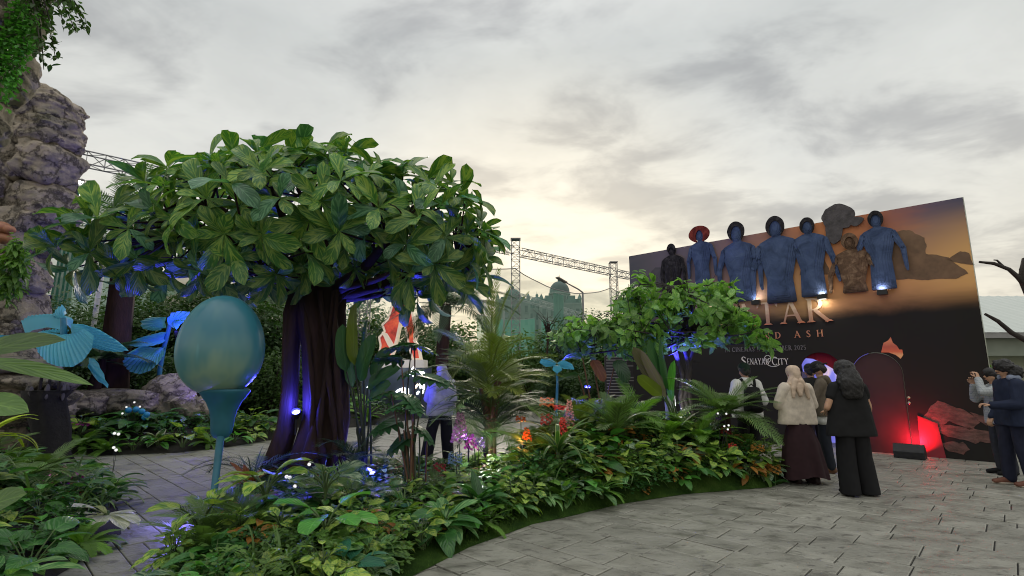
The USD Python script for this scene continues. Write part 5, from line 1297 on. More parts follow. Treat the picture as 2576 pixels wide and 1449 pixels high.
LAND3 = [('the white edged plant', (-7.0, 11.3)), ('the blue bulb cluster', (-7.6, 11.5)), ('the long grey boulder', (-9.2, 12.2)), ('the humped boulder', (-8.0, 12.6)), ('the bed corner by the big tree', (-6.1, 12.2)), ('the black stump', (-8.3, 9.8)), ('the first blue flower', (-8.6, 10.4)), ('the second blue flower', (-8.9, 12.6)), ('the violet flowers', (-9.0, 10.8)), ('the low fern palm', (-9.8, 12.0))]
fill(dict(pothos=2, aglaonema=1.5, dark_philodendron=2, fern=1.6, tiny_dark=2.4, glossy=2, tiny=1, lime=1), SH['left'].buffer(-.10).difference(Point(-9.2, 12.4).buffer(.9)).intersection(sbox(-12.5, 9, -5.4, 13.2)), .36, 130, 'left', LAND3, 1.3, lambda p: abs(p[0]) < p[1] * 1.02, 7)
LAND4 = [('the letter sculpture', (-4.2, 20)), ('the info board', (3.4, 16)), ('the right tree fern', (-2.0, 17)), ('the far paving edge', (1.0, 22)), ('the lit sign panel', (-3.5, 19.8)), ('the little blue flower', (1.2, 13.5)), ('the left path bend', (-6.5, 15.6)), ('the billboard back', (6.5, 17.5)), ('the bare small tree', (1.4, 21))]
fill(dict(pothos=2, aglaonema=1.5, glossy=2, fern=2, tiny_dark=2.4, tiny=1.4, small_palm=1.5), SH['back'].buffer(-.3).difference(SH['back'].buffer(-2.2)).intersection(sbox(-8, 14.5, 9, 24)), .75, 90, 'back', LAND4, 1.9, lambda p: abs(p[0]) < p[1] * .6, 8)

# ================================================================== hedges and trees round the yard
def shrubb(mat, n, rx, rz, L, lob, seed0):
    def build(p, rng):
        mb = MB(); st = MB()
        ls = [(np.array([rng.uniform(-.6, .6) * rx, rng.uniform(-.4, .4) * rx, rz * rng.uniform(.25, .85)]), np.array([rng.uniform(.4, .62) * rx, rng.uniform(.4, .6) * rx, rng.uniform(.2, .32) * rz])) for _ in range(lob)]
        for c, r in ls:
            st.tube(bez((0, 0, -.05), (c[0] * .3, c[1] * .3, c[2] * .5), c, 7), np.linspace(.05, .012, 7), 6, cap=False)
        for k in range(n):
            c, r = ls[rng.integers(lob)]; d = unit(rng.normal(size=3)); q = c + d * r * rng.uniform(.5, 1.08) ** .7; q[2] = max(q[2], .03)
            v, f, uv = leaf(L * rng.uniform(.7, 1.3), L * .45, rng.uniform(.1, .8), .2, 2, 1, 'ovate'); mb.add(v, f, uv, R=aim(math.atan2(d[1], d[0]) + rng.normal(0, .7), rng.uniform(-.7, .5), rng.uniform(-.8, .8)), t=q)
        a = mb.arrays(); usdkit.mesh(stage, numbered(p, 'foliage'), a[:2], L_[mat], smooth=True, uv=a[2]).GetPrim().SetCustomDataByKey('kind', 'stuff')
        usdkit.mesh(stage, numbered(p, 'trunk'), st.arrays()[:2], M['bark'], smooth=True)
    return build
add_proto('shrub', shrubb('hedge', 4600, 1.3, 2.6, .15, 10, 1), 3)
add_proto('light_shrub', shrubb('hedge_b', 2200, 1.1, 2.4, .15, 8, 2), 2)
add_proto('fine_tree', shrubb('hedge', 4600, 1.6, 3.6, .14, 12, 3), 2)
rng = np.random.default_rng(303)
def shrub(u, vtop, Y, key, desc, s=None, dx=0):
    top_ = P(u, vtop, Y); h0 = dict(shrub=2.6, light_shrub=2.4, fine_tree=3.6)[key]; sz = top_[2] / (h0 * 1.02)
    v = PROTO[key]
    instance({'shrub': 'tall_shrub', 'light_shrub': 'light_shrub', 'fine_tree': 'background_tree'}[key], v[int(rng.integers(len(v)))], (top_[0], Y, 0), rng.uniform(0, 6.28), (sz * (s or 1), sz * (s or 1), sz), desc, 'tree' if key == 'fine_tree' else 'shrub', 'shrubs and trees enclosing the garden')
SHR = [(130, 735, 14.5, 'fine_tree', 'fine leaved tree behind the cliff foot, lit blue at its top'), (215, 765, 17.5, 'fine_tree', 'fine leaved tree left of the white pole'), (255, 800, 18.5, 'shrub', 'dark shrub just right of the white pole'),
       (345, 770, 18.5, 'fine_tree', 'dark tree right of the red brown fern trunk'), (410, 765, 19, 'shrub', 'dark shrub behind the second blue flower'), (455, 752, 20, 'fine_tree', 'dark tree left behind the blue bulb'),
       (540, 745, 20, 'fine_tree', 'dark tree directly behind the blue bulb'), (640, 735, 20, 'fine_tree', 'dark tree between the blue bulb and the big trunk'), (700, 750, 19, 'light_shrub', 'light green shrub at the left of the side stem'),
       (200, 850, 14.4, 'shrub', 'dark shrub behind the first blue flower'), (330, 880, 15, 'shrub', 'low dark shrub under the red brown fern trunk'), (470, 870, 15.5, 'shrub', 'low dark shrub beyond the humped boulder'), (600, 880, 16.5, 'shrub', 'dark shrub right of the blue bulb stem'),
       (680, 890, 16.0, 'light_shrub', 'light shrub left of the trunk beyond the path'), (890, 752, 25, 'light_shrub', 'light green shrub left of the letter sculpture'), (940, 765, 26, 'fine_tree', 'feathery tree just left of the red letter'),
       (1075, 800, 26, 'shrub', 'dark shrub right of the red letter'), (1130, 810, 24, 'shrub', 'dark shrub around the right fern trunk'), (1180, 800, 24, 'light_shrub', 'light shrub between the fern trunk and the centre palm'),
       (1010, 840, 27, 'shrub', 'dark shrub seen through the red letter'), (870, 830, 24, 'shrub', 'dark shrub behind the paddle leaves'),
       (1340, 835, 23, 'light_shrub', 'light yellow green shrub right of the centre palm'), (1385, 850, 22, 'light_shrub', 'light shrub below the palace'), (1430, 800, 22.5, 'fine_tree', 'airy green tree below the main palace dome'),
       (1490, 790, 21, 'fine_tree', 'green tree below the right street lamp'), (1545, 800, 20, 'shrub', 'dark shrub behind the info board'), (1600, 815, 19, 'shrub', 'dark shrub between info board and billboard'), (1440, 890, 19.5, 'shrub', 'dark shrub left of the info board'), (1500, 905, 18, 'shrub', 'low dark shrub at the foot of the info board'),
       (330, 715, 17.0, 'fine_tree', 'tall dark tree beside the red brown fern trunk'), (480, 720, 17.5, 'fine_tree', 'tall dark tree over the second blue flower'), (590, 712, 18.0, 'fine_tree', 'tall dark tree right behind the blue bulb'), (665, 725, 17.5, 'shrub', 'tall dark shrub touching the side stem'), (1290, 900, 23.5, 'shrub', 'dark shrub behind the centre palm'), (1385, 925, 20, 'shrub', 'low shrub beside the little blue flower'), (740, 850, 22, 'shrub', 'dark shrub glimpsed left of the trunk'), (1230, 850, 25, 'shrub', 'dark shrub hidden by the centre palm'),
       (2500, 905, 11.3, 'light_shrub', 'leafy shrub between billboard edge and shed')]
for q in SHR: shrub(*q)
# small bare tree before the palace
bt2 = Thing('bare_tree', 'little leafless tree below the palaces', 'bare tree', P(1375, 1000, 21) * (1, 1, 0))
rng = np.random.default_rng(8); b0 = bt2.base
bt2.part('trunk', MB().tube([b0, P(1377, 880, 21), P(1380, 830, 21)], [.07, .05, .04], 6), M['bark'])
for j in range(14):
    e = P(1340 + 80 * rng.random(), 770 + 50 * rng.random(), 21 + rng.normal(0, .4)); bt2.part('branch', MB().tube(bez(P(1379, 850 - 4 * j % 30, 21), P(1379 + rng.normal(0, 12), 815, 21), e, 6), np.linspace(.022, .006, 6), 4, cap=False), M['bark'])

# ================================================================== tree ferns and palms
def tree_fern(lab, base_uv, top_uv, Y, n, L, mat, trunkmat, r, el=(.1, 1.1), bend=(.8, 1.5), ll=.36, seed=1):
    rng = np.random.default_rng(seed); b = P(*base_uv, Y) * (1, 1, 0); t = P(*top_uv, Y); th = Thing('tree_fern', lab, 'tree fern', b)
    mid = P(base_uv[0] * .5 + top_uv[0] * .5 - 4, base_uv[1] * .5 + top_uv[1] * .5, Y)
    pts = [b, np.r_[P(base_uv[0], base_uv[1] - 30, Y)[:2], mid[2] * .4], mid, t, t + (0, 0, .25)]
    th.part('trunk', fluted(pts, [r * 1.3, r * 1.15, r, r * .95, r * .8], 16, seed, .12, 5), trunkmat, smooth=True)
    for i in range(n):
        a = i * 2.39996; e = rng.uniform(*el); l_ = L * rng.uniform(.8, 1.1)
        v, f, uv = frond(l_, 32, ll, .034, rng.uniform(*bend), .5, 1.15, .08, .014, .15, i)
        th.part('frond', (v @ aim(a, e, rng.uniform(-.2, .2)).T + t + (0, 0, .2), f, uv), L_[mat], smooth=True)
    return th
tree_fern('tree fern with thick red brown trunk behind the left side of the crown', (285, 1010), (318, 640), 12.6, 20, 2.5, 'palm', M['bark_red'], .27, (.2, 1.25), (.7, 1.3), .42, 3)
tree_fern('dark tree fern against the bright sky right of the red letter', (1112, 1000), (1122, 785), 17, 24, 2.4, 'palm_d', M['bark_red'], .2, (.0, .8), (.8, 1.5), .45, 5)
tree_fern('low dark fern palm left of the second blue flower', (235, 1000), (250, 930), 12.0, 16, 1.3, 'palm_d', M['bark'], .12, (.0, .9), (.8, 1.5), .26, 6)

# the dense palm in the centre
pb = np.array([-.33, 8.25, 0]); pb[2] = hz('island', -.33, 8.25)
cp = Thing('palm', 'dense tall feathery palm in the centre of the island', 'palm', pb); rng = np.random.default_rng(15)
for j in range(6):
    e = pb + (rng.normal(0, .10), rng.normal(0, .10), rng.uniform(.7, 1.3)); cp.part('stem', MB().tube(bez(pb + (rng.normal(0, .08), rng.normal(0, .08), -.1), pb + (0, 0, .5), e, 6), np.linspace(.055, .028, 6), 8, jitter=.3), M['stem_b'], smooth=True)
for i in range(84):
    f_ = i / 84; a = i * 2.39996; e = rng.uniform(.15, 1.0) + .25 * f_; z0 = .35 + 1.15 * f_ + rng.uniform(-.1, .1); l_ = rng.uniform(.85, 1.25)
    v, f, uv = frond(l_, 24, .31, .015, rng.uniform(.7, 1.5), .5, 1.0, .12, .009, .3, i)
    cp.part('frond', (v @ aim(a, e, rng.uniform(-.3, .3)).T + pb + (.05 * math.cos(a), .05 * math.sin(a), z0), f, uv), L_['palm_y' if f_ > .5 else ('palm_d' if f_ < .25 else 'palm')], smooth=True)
for (u, v_, du) in ((1250, 690, -4), (1318, 742, 30), (1205, 745, -25), (1280, 720, 12), (1235, 725, -18)):
    tip = P(u, v_, 8.1); st0 = pb + (0, 0, 1.45); d = tip - st0; a = math.atan2(d[1], d[0]); e = math.atan2(d[2], np.linalg.norm(d[:2]))
    v, f, uv = frond(np.linalg.norm(d) * 1.06, 26, .24, .015, .5, .3, .85, .15, .010, .3, 99); cp.part('frond', (v @ aim(a, e + .2, 0).T + st0, f, uv), L_['palm_y'], smooth=True)

def palm_at(name, lab, cat, base, n, L, mat, el, bend, ll, h=.1, tr=.05, trunk=None, cnt=24, lw=.016, droop=.5, angle=1.0, seed=0, vee=.25):
    rng = np.random.default_rng(seed); th = Thing(name, lab, cat, base)
    if trunk is not None: th.part('trunk', MB().tube([base - (0, 0, .1), base + (0, 0, h * .5), base + (0, 0, h)], [tr * 1.1, tr, tr * .85], 10, jitter=.35), trunk, smooth=50)
    for i in range(n):
        a = i * 2.39996 + rng.uniform(-.2, .2); l_ = L * rng.uniform(.75, 1.1); v, f, uv = frond(l_, cnt, ll, lw, rng.uniform(*bend), droop, angle, .1, .008, vee, i + seed)
        th.part('frond', (v @ aim(a, rng.uniform(*el), rng.uniform(-.2, .2)).T + base + (0, 0, h), f, uv), L_[mat], smooth=True)
    return th
def ib(x, y, k='island'): return np.array([x, y, hz(k, x, y)])
palm_at('fan_palm', 'dark spreading cycad palm on a short rusty trunk at the right end', 'palm', ib(3.28, 8.1), 30, .98, 'palm', (.05, 1.05), (.5, 1.2), .24, .45, .07, M['bark_red'], 26, .017, .3, 1.1, 31)
palm_at('feather_palm', 'soft light feathery palm before the info board', 'palm', ib(1.5, 7.6), 18, .75, 'palm', (.3, 1.3), (.6, 1.3), .24, .12, .04, None, 24, .014, .5, .95, 32)
palm_at('feather_palm', 'drooping feathery palm right of the trunk foot', 'palm', ib(-2.15, 7.25), 12, .8, 'palm_d', (.4, 1.3), (.7, 1.5), .26, .2, .04, None, 26, .016, .5, .9, 33)
palm_at('feather_palm', 'wispy palm arching over the path left of the trunk', 'palm', ib(-3.3, 6.9), 9, 1.05, 'palm_d', (.3, .9), (.8, 1.5), .20, .2, .03, None, 24, .012, .5, .8, 34)
palm_at('feather_palm', 'low feathery palm behind the coral flowers', 'palm', ib(.9, 8.3), 12, .6, 'palm', (.3, 1.3), (.6, 1.3), .2, .1, .03, None, 22, .018, .5, .9, 35)
palm_at('feather_palm', 'tall feathery palm between the soft palm and the paddle leaves', 'palm', ib(1.95, 8.3), 16, .8, 'fern', (.4, 1.35), (.6, 1.2), .22, .2, .03, None, 24, .015, .5, .95, 46)
palm_at('feather_palm', 'bushy feathery palm right behind the coral flowers', 'palm', ib(1.15, 8.5), 16, .75, 'palm_y', (.4, 1.35), (.6, 1.2), .22, .2, .03, None, 24, .015, .5, .95, 47)
palm_at('feather_palm', 'feathery palm at the front left of the small tree stems', 'palm', ib(2.75, 7.75), 14, .6, 'fern', (.4, 1.3), (.6, 1.3), .2, .15, .03, None, 22, .015, .5, .95, 48)
palm_at('feather_palm', 'dark feathery palm behind the edged strap plant', 'palm', ib(.35, 7.9), 14, .6, 'palm', (.3, 1.2), (.6, 1.3), .2, .15, .03, None, 22, .015, .5, .95, 49)
palm_at('feather_palm', 'green feather fern beside the white bin', 'palm', ib(2.3, 7.8), 12, .6, 'fern', (.2, 1.1), (.7, 1.4), .14, .1, .03, None, 22, .018, .4, 1.1, 36)
lf = palm_at('lime_fern', 'bright lime fern fronds at the left edge before the stump', 'fern', np.array([-7.25, 7.25, .25]), 12, .85, 'lime', (.5, 1.2), (1.2, 2.0), .07, .35, .03, M['bark'], 40, .02, .5, 1.2, 37)
palm_at('feather_palm', 'blurred grey green fern at the near left edge', 'palm', np.array([-5.2, 5.7, .25]), 14, .8, 'palm', (.2, .9), (.7, 1.4), .2, .15, .03, None, 24, .014, .4, .9, 38)

# reed-like plant with splayed black leaflets, the strap plant with pale edges, the spiky plants
def straps(name, lab, base, n, L, W, mat, el, bend, seed=0, h=.0):
    rng = np.random.default_rng(seed); th = Thing(name, lab, 'plant', base)
    for i in range(n):
        a = i * 2.39996 + rng.uniform(-.2, .2); l_ = rng.uniform(*L); v, f, uv = leaf(l_, W, rng.uniform(*bend), .3, 8, 1, 'strap', rng.uniform(-.3, .3))
        th.part('leaf', (v @ aim(a, rng.uniform(*el)).T + base + (0, 0, h * i / n), f, uv), L_[mat], smooth=True)
    th.part('crown', MB().tube([base - (0, 0, .06), base + (0, 0, max(.05, h))], [.03, .02], 6), M['stem']); return th
straps('dracaena', 'long yellow edged strap leaved plant at the front of the island', ib(.58, 6.72) + (0, 0, .18), 20, (.45, .75), .062, 'spider', (.35, 1.4), (.8, 2.0), 41, .15)
straps('spiky_plant', 'spiky green leaved plant left of the blue bulb stem', ib(-3.02, 5.75), 24, (.22, .36), .026, 'palm', (.2, 1.4), (.2, .7), 42)
straps('reed_plant', 'dark arching reeds around the foot of the big trunk', ib(-3.2, 6.6), 26, (.6, 1.0), .016, 'palm_d', (.6, 1.4), (.8, 1.7), 43)
straps('reed_plant', 'dark arching reeds in front of the big trunk foot', ib(-2.3, 6.5), 26, (.35, .6), .018, 'palm', (.6, 1.4), (.6, 1.5), 44)

# tall split-leaf plant on bare stems
mbase = ib(-1.18, 6.25); ms = Thing('split_leaf_plant', 'tall split-leaf plant on a bundle of bare canes', 'plant', mbase); rng = np.random.default_rng(51)
MON = [(1062, 868, .26, 'mon_y', -.3, .5), (1012, 868, .27, 'mon', 2.7, .4), (1090, 945, .30, 'mon', .2, .5), (985, 905, .25, 'mon', 2.9, .2), (1005, 1010, .24, 'mon', 3.4, .6), (975, 1060, .25, 'mon', 3.5, .6), (1040, 995, .27, 'mon', -.9, .8), (1070, 1075, .22, 'mon', .1, .9), (1005, 1095, .24, 'mon', 3.3, .9), (960, 985, .24, 'mon', 3.0, .6), (1030, 930, .2, 'mon', 4.0, .6)]
for j, (u, v_, r, mt, a, dp) in enumerate(MON):
    e = P(u, v_, 6.2 + rng.uniform(-.15, .15)); b_ = mbase + (rng.normal(0, .045), rng.normal(0, .045), -.05)
    dirn = np.array([math.cos(a), math.sin(a) * .4 - .35, 0]); at_ = e - unit(dirn) * r * .45
    lf_ = ms.part('leaf', (lambda q: (q[0] @ aim(math.atan2(dirn[1], dirn[0]), .35 - dp, rng.uniform(-.3, .3)).T + at_, q[1], q[2]))(monstera(r * .78, .5, 5, j)), L_[mt], smooth=True)
    ms.part('stem', MB().tube(bez(b_, b_ + (e - b_) * .55 + (0, 0, .25), at_, 12), np.linspace(.013, .008, 12), 6), M['stem_b' if j % 3 == 0 else 'stem_d'], smooth=True)
for j in range(7):
    b_ = mbase + (rng.normal(0, .06), rng.normal(0, .05), -.05); ms.part('stem', MB().tube(bez(b_, b_ + (0, 0, .4), b_ + (rng.normal(0, .05), rng.normal(0, .05), rng.uniform(.6, 1.0)), 6), [.012] * 5 + [.008], 6), M['stem_b'], smooth=True)

# paddle leaved plants
def paddles(name, lab, base, specs, seed=0, stem='stem_d', wob=.35):
    rng = np.random.default_rng(seed); th = Thing(name, lab, 'plant', base)
    for (ub, vb, ut, vt, W, mt, Y, roll, bend) in specs:
        b_, t_ = P(ub, vb, Y), P(ut, vt, Y - .15); d = t_ - b_; Lq = np.linalg.norm(d); a = math.atan2(d[1], d[0]); e = math.atan2(d[2], np.linalg.norm(d[:2]))
        v, f, uv = leaf(Lq, W, bend, .18, 10, 2, 'paddle', rng.uniform(-.2, .2), .015, start=bend * .45)
        yaw = rotz(a) @ roty(-e) @ rotx(roll)
        th.part('leaf', (v @ yaw.T + b_, f, uv), L_[mt], smooth=True)
        s0 = base + (rng.normal(0, .05), rng.normal(0, .04), -.06); th.part('stem', MB().tube(bez(s0, s0 + (b_ - s0) * .5 + (0, 0, .15), b_, 8), np.linspace(.018, .010, 8), 7), M[stem], smooth=True)
    return th
paddles('paddle_leaf_plant', 'tall paddle-leaved plant with dark stems right of the big trunk', ib(-2.0, 7.35), [(893, 920, 893, 762, .27, 'pad_y', 7.3, 1.25, .25), (872, 935, 862, 815, .24, 'pad', 7.2, 1.3, .3), (905, 960, 945, 838, .34, 'pad', 7.35, 1.5, .35), (935, 955, 985, 875, .30, 'pad', 7.2, 1.1, .5), (925, 975, 1010, 925, .26, 'pad', 7.1, 1.0, .6), (888, 975, 880, 850, .22, 'pad', 7.5, 1.4, .2), (930, 1000, 985, 965, .24, 'pad', 7.0, .9, .6), (915, 930, 925, 800, .2, 'pad', 7.6, 1.6, .3)], 52)
paddles('paddle_leaf_plant', 'broad paddle-leaved plant in front of the small tree', ib(2.62, 8.35), [(1668, 985, 1592, 872, .23, 'pad_p', 8.3, 1.25, .15), (1672, 985, 1632, 852, .22, 'pad', 8.35, 1.35, .2), (1685, 985, 1662, 852, .25, 'pad', 8.4, 1.6, .2), (1690, 1012, 1697, 905, .24, 'bright', 8.35, 1.5, .2), (1665, 995, 1603, 945, .20, 'pad_y', 8.2, 1.1, .4), (1675, 1000, 1612, 880, .15, 'pad_p', 8.25, 1.2, .2)], 53, 'stem')
paddles('drooping_leaf_plant', 'open branched plant with hanging dark leaves on brown stems', ib(1.42, 8.75), [(1465, 900, 1410, 908, .22, 'mon', 8.7, .5, .8), (1455, 945, 1400, 962, .2, 'mon', 8.6, .5, .8), (1550, 905, 1578, 965, .24, 'mon', 8.7, .6, .5), (1490, 905, 1520, 962, .2, 'rust', 8.8, .6, .6), (1440, 1010, 1412, 1062, .2, 'mon', 8.7, .6, .5), (1560, 1010, 1600, 1035, .22, 'mon', 8.6, .6, .6), (1480, 1000, 1440, 1012, .12, 'palm_y', 8.5, .6, .6)], 54, 'stem_b')

# big out-of-focus leaves that hang in at the left edge
nl = Thing('broad_leaf_plant', 'close broad grey green leaf reaching in at the left edge before the blue flower', 'plant', np.array([-5.4, 4.4, .25]))
for (ub, vb, ut, vt, W, Y) in ((-110, 900, 150, 866, .30, 4.6), (-60, 905, 210, 985, .16, 4.8), (-70, 1010, 60, 1045, .25, 4.5), (-60, 1290, 60, 1250, .25, 4.3)):
    b_, t_ = P(ub, vb, Y), P(ut, vt, Y); d = t_ - b_; v, f, uv = leaf(np.linalg.norm(d), W, .3, .15, 8, 2, 'lance', .1)
    nl.part('leaf', (v @ (rotz(math.atan2(d[1], d[0])) @ roty(-math.asin(d[2] / np.linalg.norm(d)) - .15) @ rotx(.75)).T + b_, f, uv), L_['palm'], smooth=True)
    nl.part('stem', MB().tube(bez(np.array([-5.4, 4.4, .2]), np.array([-5.6, 4.4, .9]), b_, 8), np.linspace(.02, .012, 8), 6), M['stem'], smooth=True)

# ivy and leafy branches at the top left
rng = np.random.default_rng(61)
iv = Thing('hanging_ivy', 'bright green small leaved ivy hanging from the overhanging rock', 'ivy', np.array([-5.0, 5.6, 5.3]))
for j in range(16):
    x0 = P(30 + rng.uniform(0, 75), 40 + rng.uniform(-40, 40), 5.45); n_ = rng.integers(7, 15); pts = [x0]
    for q in range(n_): pts.append(pts[-1] + (rng.normal(-.012, .02), rng.normal(0, .012), -.07))
    iv.part('strand', MB().tube(pts, .006, 4, cap=False), M['stem'])
    mb = MB()
    for q in pts:
        for k in range(6):
            v, f, uv = leaf(rng.uniform(.05, .085), .045, .6, .2, 3, 1, 'ovate'); mb.add(v, f, uv, R=aim(rng.uniform(0, 6.3), rng.uniform(-.9, .3)), t=q + rng.normal(0, .035, 3))
    iv.part('leaves', mb, L_['bright'], smooth=True, kind='stuff')
for (us, vs) in (((20, 60), (620, 700)),):
    for j in range(10):
        x0 = P(rng.uniform(*us), rng.uniform(600, 640), 9.2); pts = [x0]
        for q in range(8): pts.append(pts[-1] + (rng.normal(0, .02), -.0, -.10))
        mb = MB()
        for q in pts:
            for k in range(4):
                v, f, uv = leaf(rng.uniform(.16, .28), .07, .7, .2, 4, 1, 'lance'); mb.add(v, f, uv, R=aim(rng.uniform(0, 6.3), rng.uniform(-1.1, .2)), t=q + rng.normal(0, .06, 3))
        if j == 0: iv2 = Thing('hanging_ivy', 'long leaved greenery hanging below the orange growth on the cliff', 'ivy', x0)
        iv2.part('leaves', mb, L_['fern'], smooth=True, kind='stuff'); iv2.part('strand', MB().tube(pts, .01, 4, cap=False), M['stem'])
lb = Thing('leafy_branch', 'dark leafy branch drooping against the sky in the top left corner', 'branch', np.array([-5.3, 5.6, 6.4]))
root = P(-30, -120, 5.6)
for j, (u, v_) in enumerate([(215, 70), (205, 35), (180, 25), (130, 80), (140, 150), (110, 175), (190, 82), (150, 20), (95, 60), (125, 30), (160, 60), (100, 130), (70, 110)]):
    e = P(u, v_, 5.6 + rng.uniform(-.25, .25)); b_ = bez(root + (rng.uniform(0, .5), 0, 0), (root + e) / 2 + (.25, 0, .28), e, 12); tw_ = lb.part('twig', MB().tube(b_, np.linspace(.018, .004, 12), 5, cap=False), M['bark_dark'])
    mb = MB()
    for q in range(46):
        t_ = rng.uniform(.42, 1); k = t_ * 11; p = b_[int(k)] + (b_[min(11, int(k) + 1)] - b_[int(k)]) * (k % 1)
        v, f, uv = leaf(rng.uniform(.07, .12), .045, .5, .2, 3, 1, 'ovate'); mb.add(v, f, uv, R=aim(rng.uniform(0, 6.3), rng.uniform(-1.2, .1)), t=p + rng.normal(0, .035, 3))
    lb.part('leaves', mb, L_['hedge'], smooth=True, kind='stuff')
lb.part('bough', MB().tube([P(-160, 40, 5.6), root, root + (.6, 0, .02)], [.08, .05, .02], 8), M['bark_dark'])

# ================================================================== the blue bulb plant
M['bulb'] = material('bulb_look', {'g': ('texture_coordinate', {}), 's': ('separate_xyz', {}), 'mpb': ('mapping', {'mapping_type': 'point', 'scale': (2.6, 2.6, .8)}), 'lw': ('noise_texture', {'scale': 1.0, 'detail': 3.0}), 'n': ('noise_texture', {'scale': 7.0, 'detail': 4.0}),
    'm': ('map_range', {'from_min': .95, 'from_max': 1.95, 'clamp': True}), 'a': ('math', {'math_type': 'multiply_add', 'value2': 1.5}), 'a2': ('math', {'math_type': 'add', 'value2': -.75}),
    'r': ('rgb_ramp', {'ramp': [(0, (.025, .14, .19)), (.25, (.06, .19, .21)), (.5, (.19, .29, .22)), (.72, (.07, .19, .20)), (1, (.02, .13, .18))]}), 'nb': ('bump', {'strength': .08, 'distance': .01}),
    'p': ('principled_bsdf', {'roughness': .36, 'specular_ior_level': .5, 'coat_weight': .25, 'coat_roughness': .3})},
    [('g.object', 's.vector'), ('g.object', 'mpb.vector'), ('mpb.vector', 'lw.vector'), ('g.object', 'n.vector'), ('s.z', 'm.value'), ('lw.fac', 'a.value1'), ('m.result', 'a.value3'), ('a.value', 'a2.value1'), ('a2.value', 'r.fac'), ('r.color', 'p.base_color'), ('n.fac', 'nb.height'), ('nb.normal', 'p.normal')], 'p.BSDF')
M['bulb_stem'] = plain('bulb_stem_look', (.018, .105, .15), .5, .15, 5)
YB = 5.5
cb = P(558, 868, YB); bot = G(528, 1325, .18); bb = Thing('bulb_plant', 'tall plant with one huge teal blue egg-shaped bulb', 'bulb plant', (bot[0], bot[1], 0))
axis = np.array([0.0, 0, 1]); R0, Hh = .42, .53
prof = [(R0 * math.sin(a) ** .92 * (1 + .10 * math.cos(a)), -Hh * math.cos(a)) for a in np.linspace(.02, PI - .02, 30)]
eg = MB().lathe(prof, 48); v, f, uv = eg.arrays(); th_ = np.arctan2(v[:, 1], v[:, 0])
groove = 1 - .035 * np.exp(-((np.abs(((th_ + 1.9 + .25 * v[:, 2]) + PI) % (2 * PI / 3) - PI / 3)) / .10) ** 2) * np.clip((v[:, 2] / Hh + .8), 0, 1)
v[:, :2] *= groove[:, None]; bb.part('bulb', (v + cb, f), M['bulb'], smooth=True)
cr = P(566, 990, YB); nk = P(556, 1090, YB)
cup = [(.03, -.46), (.07, -.445), (.098, -.40), (.106, -.34), (.112, -.27), (.128, -.18), (.165, -.09), (.20, -.045), (.215, -.02), (.237, .01), (.242, .03), (.232, .045), (.2, .05), (.17, .03), (.1, -.04)]
bb.part('cup', MB().lathe(cup, 32, cr), M['bulb_stem'], smooth=40)
bb.part('stem', MB().tube([bot - (0, 0, .15), bot + (nk - bot) * .5, nk + (0, 0, .02)], [.030, .032, .038], 14), M['bulb_stem'], smooth=True)

# ================================================================== blue pleated flower plants (left)
M['petal'] = material('blue_petal_look', {'uv': ('uvmap', {'attribute': 'st'}), 's': ('separate_xyz', {}), 'r': ('rgb_ramp', {'ramp': [(0, (.12, .50, .64)), (.35, (.27, .67, .78)), (.7, (.40, .76, .84)), (1, (.22, .66, .82))]}), 'n': ('noise_texture', {'scale': 6.0, 'detail': 4.0}),
    'w': ('math', {'math_type': 'multiply', 'value2': 94.0}), 'sn': ('math', {'math_type': 'sine'}), 'mr': ('map_range', {'from_min': -1.0, 'from_max': 1.0, 'to_min': .78, 'to_max': 1.12}), 'c': ('combine_xyz', {}), 'm': ('mix_color', {'blend_type': 'multiply', 'fac': 1.0}),
    'p': ('principled_bsdf', {'roughness': .45}), 't': ('translucent_bsdf', {}), 'x': ('mix_closure', {'fac': .3})},
    [('uv.UV', 's.vector'), ('s.y', 'r.fac'), ('s.x', 'w.value1'), ('w.value', 'sn.value1'), ('sn.value', 'mr.value'), ('mr.result', 'c.x'), ('mr.result', 'c.y'), ('mr.result', 'c.z'), ('r.color', 'm.a'), ('c.vector', 'm.b'), ('m.result', 'p.base_color'), ('m.result', 't.color'), ('p.BSDF', 'x.closure1'), ('t.BSDF', 'x.closure2')], 'x.closure')
M['petal_stem'] = plain('blue_stem_look', (.03, .18, .30), .5, .2, 6)
def petal(L, W, pleats=14, amp=.012, curl=.6, cup=.25, nl=9, scal=.05, shape=.7):
    nw = pleats * 2; s = np.linspace(0, 1, nl + 1)[:, None]; t = np.linspace(-1, 1, nw + 1)[None]
    w = W / 2 * np.clip(s, 0, 1) ** shape * (1 - .25 * np.clip(s - .75, 0, 1) / .25) + .03 * W
    ll = L * (1 - scal * np.abs(np.sin(t * pleats * PI / 2))) * (1 - .18 * t ** 2)
    ang = -curl * s ** 1.4; x = ll * s * np.cos(ang * .6); z = ll * s * np.sin(ang * .6) + amp * s * (1 - 2 * (np.arange(nw + 1)[None] % 2)) - cup * (t ** 2) * w
    V = np.stack([x + 0 * t, w * t, z], -1).reshape(-1, 3); UV = np.stack(np.broadcast_arrays(t * .5 + .5, s), -1).reshape(-1, 2); m = nw + 1
    i, j = np.meshgrid(np.arange(nl), np.arange(nw), indexing='ij'); F = np.stack([i * m + j, (i + 1) * m + j, (i + 1) * m + j + 1, i * m + j + 1], -1).reshape(-1, 4)
    return V, np.vstack([F[:, [0, 1, 2]], F[:, [0, 2, 3]]]), UV
def resample(pts, n):
    p = np.asarray(pts, float); d = np.concatenate([[0], np.cumsum(np.linalg.norm(np.diff(p, axis=0), axis=1))]); t = np.linspace(0, d[-1], n)
    return np.stack([np.interp(t, d, p[:, k]) for k in range(p.shape[1])], 1)
